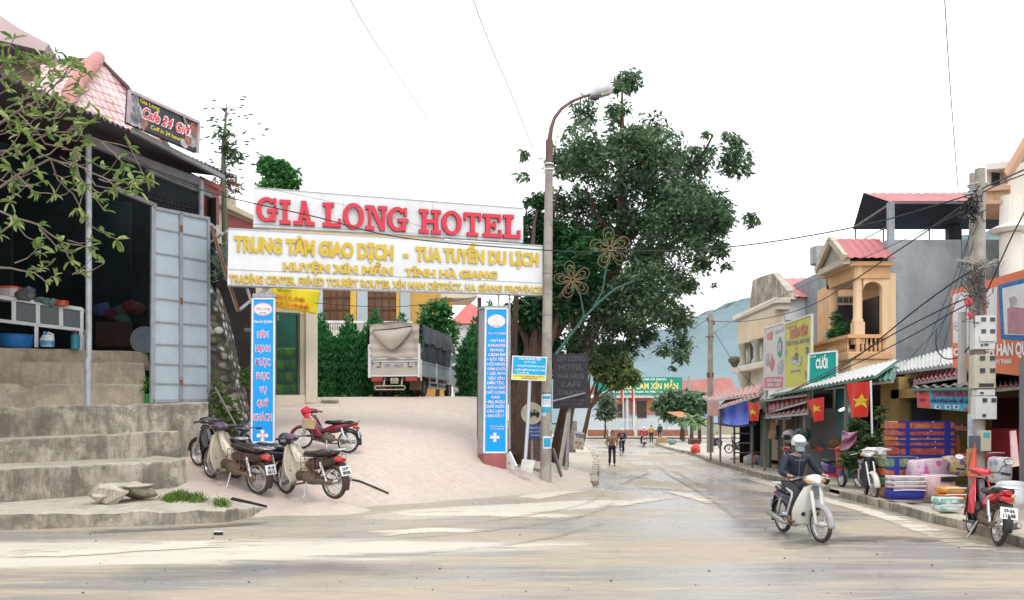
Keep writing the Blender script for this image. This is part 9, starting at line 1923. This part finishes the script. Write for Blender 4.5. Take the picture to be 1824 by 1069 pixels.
def rider_extra(o, J, f, l, u):
 c = J['head']
 b = MB(); bm = bmesh.new(); bmesh.ops.create_uvsphere(bm, u_segments=26, v_segments=16, radius=1); V = []
 for v in bm.verts:
  x, y, z = v.co; z2 = max(z, -.35); V.append(c + f * (x * .135 - .005) + l * y * .118 + u * (z2 * .135 + .045))
 b.add(V, [tuple(v.index for v in fc.verts) for fc in bm.faces]); bm.free(); h = b.build('helmet', SILVH, o, sm=2)
 b = MB(); b.sheet(lambda p, q: c + f * (.128 * cos((p - .5) * 2.3) + .012 + .05 * q) + l * .124 * sin((p - .5) * 2.3) + u * (.055 - .035 * q), 12, 3); b.build('visor', M('smoke peak', (.10, .10, .12), .2), h, sm=2, solid=.006)
 b = MB()
 for s_ in (-1, 1): b.tube([c + l * s_ * .11 + u * .0, c + l * s_ * .085 + f * .03 - u * .09, c + f * .05 - u * .125], .008, 5)
 b.build('chin_strap', BLACKP, h)
 b = MB(); b.sheet(lambda p, q: c + f * (.083 + .028 * cos((p - .5) * 3) + .012 * sin(q * 3.1) - .07 * abs((p - .5) * 2) ** 2) + l * .075 * sin((p - .5) * 2.6) + u * (-.005 - .095 * q), 14, 8); b.build('face_mask', MASK, o, sm=2, solid=.004)
 for k in (1, -1):
  b = MB(); P = [lerp(J['hip_' + ('l' if k > 0 else 'r')], J['knee_' + ('l' if k > 0 else 'r')], t_) + Vc((0, k * (.092 - .02 * t_), .01)) for t_ in (.3, .6, .95)] + [lerp(J['knee_' + ('l' if k > 0 else 'r')], J['ankle_' + ('l' if k > 0 else 'r')], t_) + Vc((.0, k * .066, 0)) for t_ in (.1, .5, .9)]; b.tube(P, [.012, .02, .02, .02, .018, .014], 6); b.build('side_stripe', M('white stripe', (.55, .56, .6), .7), o, sm=1)
 b = MB(); b.sheet(lambda p, q: J['chest'] + Vc((.128 - .05 * abs(p - .5) ** 2 * 4, (p - .5) * .30, .065 + .012 * q)), 8, 1); b.build('chest_band', M('grey piping', (.16, .20, .25), .6), o, sm=2, solid=.004)
 b = MB(); b.tube([J['chest'] + Vc((.13, .0, .12)), J['waist'] + Vc((.125, 0, 0)), J['hem'] + Vc((.13, 0, 0))], .006, 5); b.build('zip', M('grey zip', (.2, .2, .22), .4, .5), o)
rd = person('man in navy jacket, silver helmet and pale blue mask riding the white motorbike', rbk.location, 0, J, top=JNAVY, trousers=TROU, shoes=SANDAL, hair=None, grip=(Vc((.6, 0, -.1)), Vc((.1, 0, -1))), rot=tuple(rbk.rotation_euler), extra=rider_extra, curl=.95)
# pedestrian
def on_road(px, py): return gp(px, py)
def face_cam(p): return math.atan2(-p.y, -p.x)
TAN = M('tan jacket', (.30, .20, .11), .8, 0, .25, 6); DKS = M('dark shirt', (.022, .022, .028), .85, 0, .2, 5); DKT = M('black trousers', (.02, .021, .028), .8, 0, .3, 5)
def ped_extra(o, J, f, l, u):
 b = MB(); b.loft([(J['waist'] + Vc((.105, 0, -.12)), .05, .01), (J['chest'] + Vc((.118, 0, .02)), .06, .012), (J['chest'] + Vc((.09, 0, .13)), .04, .012)], 10, 3, 'z'); b.build('shirt_front', DKS, o, sm=2)
p = on_road(1090, 831)
person('man in open tan jacket and dark trousers walking up the left of the street', p, face_cam(p) + .1, pose(knee_l=(.14, .10, .52), ankle_l=(.20, .10, .10), toe_l=(.34, .11, .05), knee_r=(.03, -.10, .50), ankle_r=(-.14, -.10, .12), toe_r=(.0, -.11, .03), elbow_l=(-.04, .27, 1.14), wrist_l=(.10, .22, .98), elbow_r=(-.02, -.26, 1.13), wrist_r=(.12, -.22, 1.0)), top=TAN, trousers=DKT, shoes=BLACKP, extra=ped_extra)
# cyclist coming up behind him
def bicycle(label, pr, pf):
 d = pf - pr; o = thing('bicycle', label, 'bicycle', (pr + pf) / 2, math.atan2(d.y, d.x)); fm = M('bicycle frame', (.05, .12, .15), .4)
 for nm, x in (('rear_wheel', -.5), ('front_wheel', .55)): bike_wheel(o, nm, (x, 0, .33), .33, .022, 24, CHROME, .03)
 b = MB(); [b.tube(P, .018, 6) for P in ([(-.5, 0, .33), (-.12, 0, .30), (-.18, 0, .78)], [(-.12, 0, .30), (.38, 0, .75), (.40, 0, .85)], [(-.17, 0, .72), (.38, 0, .78)], [(.40, 0, .95), (.42, 0, .70), (.55, 0, .33)], [(-.5, 0, .33), (-.17, 0, .70)])]; b.build('frame', fm, o, sm=1)
 b = MB(); b.tube([(.25, -.27, 1.0), (.38, -.12, .98), (.40, 0, .95), (.38, .12, .98), (.25, .27, 1.0)], .013, 6); b.build('handlebar', CHROME, o, sm=1); b = MB(); b.loft([((-.32, 0, .84), .08, .03), ((-.1, 0, .85), .03, .025)], 10); b.build('saddle', BLACKP, o, sm=1)
 b = MB(); b.torus((-.12, 0, .30), .09, .008, 'y', 16, 4); b.bar((-.12, .06, .30), (-.0, .06, .18), .02); b.bar((-.12, -.06, .30), (-.24, -.06, .42), .02); b.build('crank', GREYP, o); return o
pf = on_road(1106, 812); p2 = Vc((pf.x + .25, pf.y + 1.0, pf.z)); bc = bicycle('bicycle ridden towards the viewer behind the walking man', p2, pf)
SIT = dict(J); SIT.update(pelvis=(-.20, 0, .92), chest=(-.10, 0, 1.24), neck=(-.04, 0, 1.43), head=(.0, 0, 1.55), shoulder_l=(-.07, .18, 1.36), shoulder_r=(-.07, -.18, 1.36), elbow_l=(.04, .26, 1.15), elbow_r=(.04, -.26, 1.15), wrist_l=(.20, .25, 1.03), wrist_r=(.20, -.25, 1.03), hip_l=(-.18, .09, .88), hip_r=(-.18, -.09, .88), knee_l=(.14, .10, .66), knee_r=(.18, -.10, .78), ankle_l=(-.02, .10, .24), ankle_r=(.04, -.10, .42), toe_l=(.12, .11, .20), toe_r=(.18, -.11, .38))
def cap_extra(mat):
 def g(o, J, f, l, u):
  c = J['head']; b = MB(); bm = bmesh.new(); bmesh.ops.create_uvsphere(bm, u_segments=18, v_segments=10, radius=1); V = [c + f * v.co.x * .112 + l * v.co.y * .1 + u * (max(v.co.z, -.1) * .125 + .03) for v in bm.verts]; b.add(V, [tuple(v.index for v in fc.verts) for fc in bm.faces]); bm.free(); b.build('helmet', mat, o, sm=2)
 return g
NAVYJ = M('dull navy jacket', (.03, .035, .085), .8, 0, .2, 5); SIT2 = {k: v for k, v in SIT.items() if k in STAND}
person('person in navy jacket and white cap riding the bicycle', bc.location, bc.rotation_euler.z, SIT2, top=NAVYJ, trousers=DKT, shoes=BLACKP, hair='short', extra=cap_extra(WHITEP), grip=(Vc((.6, 0, 0)), Vc((0, 0, -1))), curl=.9)
# rider in red going away, and the two shoppers beyond
pr = on_road(1148, 796); d = Vc((.06, 1.0, 0)).normalized(); mb2 = motorbike('motorbike', 'motorbike ridden away by the person in red at the end of the street', pr, pr + d * 1.22, M('pale grey bike', (.45, .46, .47), .3), BLK, M('pale grey bike', (.45, .46, .47)), 'wave', 0, '23-H2/6604')
SITB = {k: v for k, v in J.items() if k in STAND}
person('person in red jacket and white helmet riding away at the end of the street', mb2.location, mb2.rotation_euler.z, SITB, top=M('red jacket', (.42, .03, .045), .75, 0, .2, 5), trousers=DKT, shoes=BLACKP, hair=None, extra=cap_extra(WHITEP), grip=(Vc((.6, 0, 0)), Vc((0, 0, -1))), curl=.9)
p = on_road(1160, 789); person('person in mustard yellow jacket standing with back turned on the far roadside', p, math.atan2(1, .1), pose(), top=M('mustard jacket', (.50, .30, .05), .8, 0, .2, 5), trousers=DKT, shoes=BLACKP); p = on_road(1172, 785) + Vc((.2, 0, .05)); person('person in dark green jacket standing by the cardboard box on the far roadside', p, math.atan2(1, .4), pose(), top=M('dark green jacket', (.025, .09, .065), .8, 0, .2, 5), trousers=DKT, shoes=BLACKP)
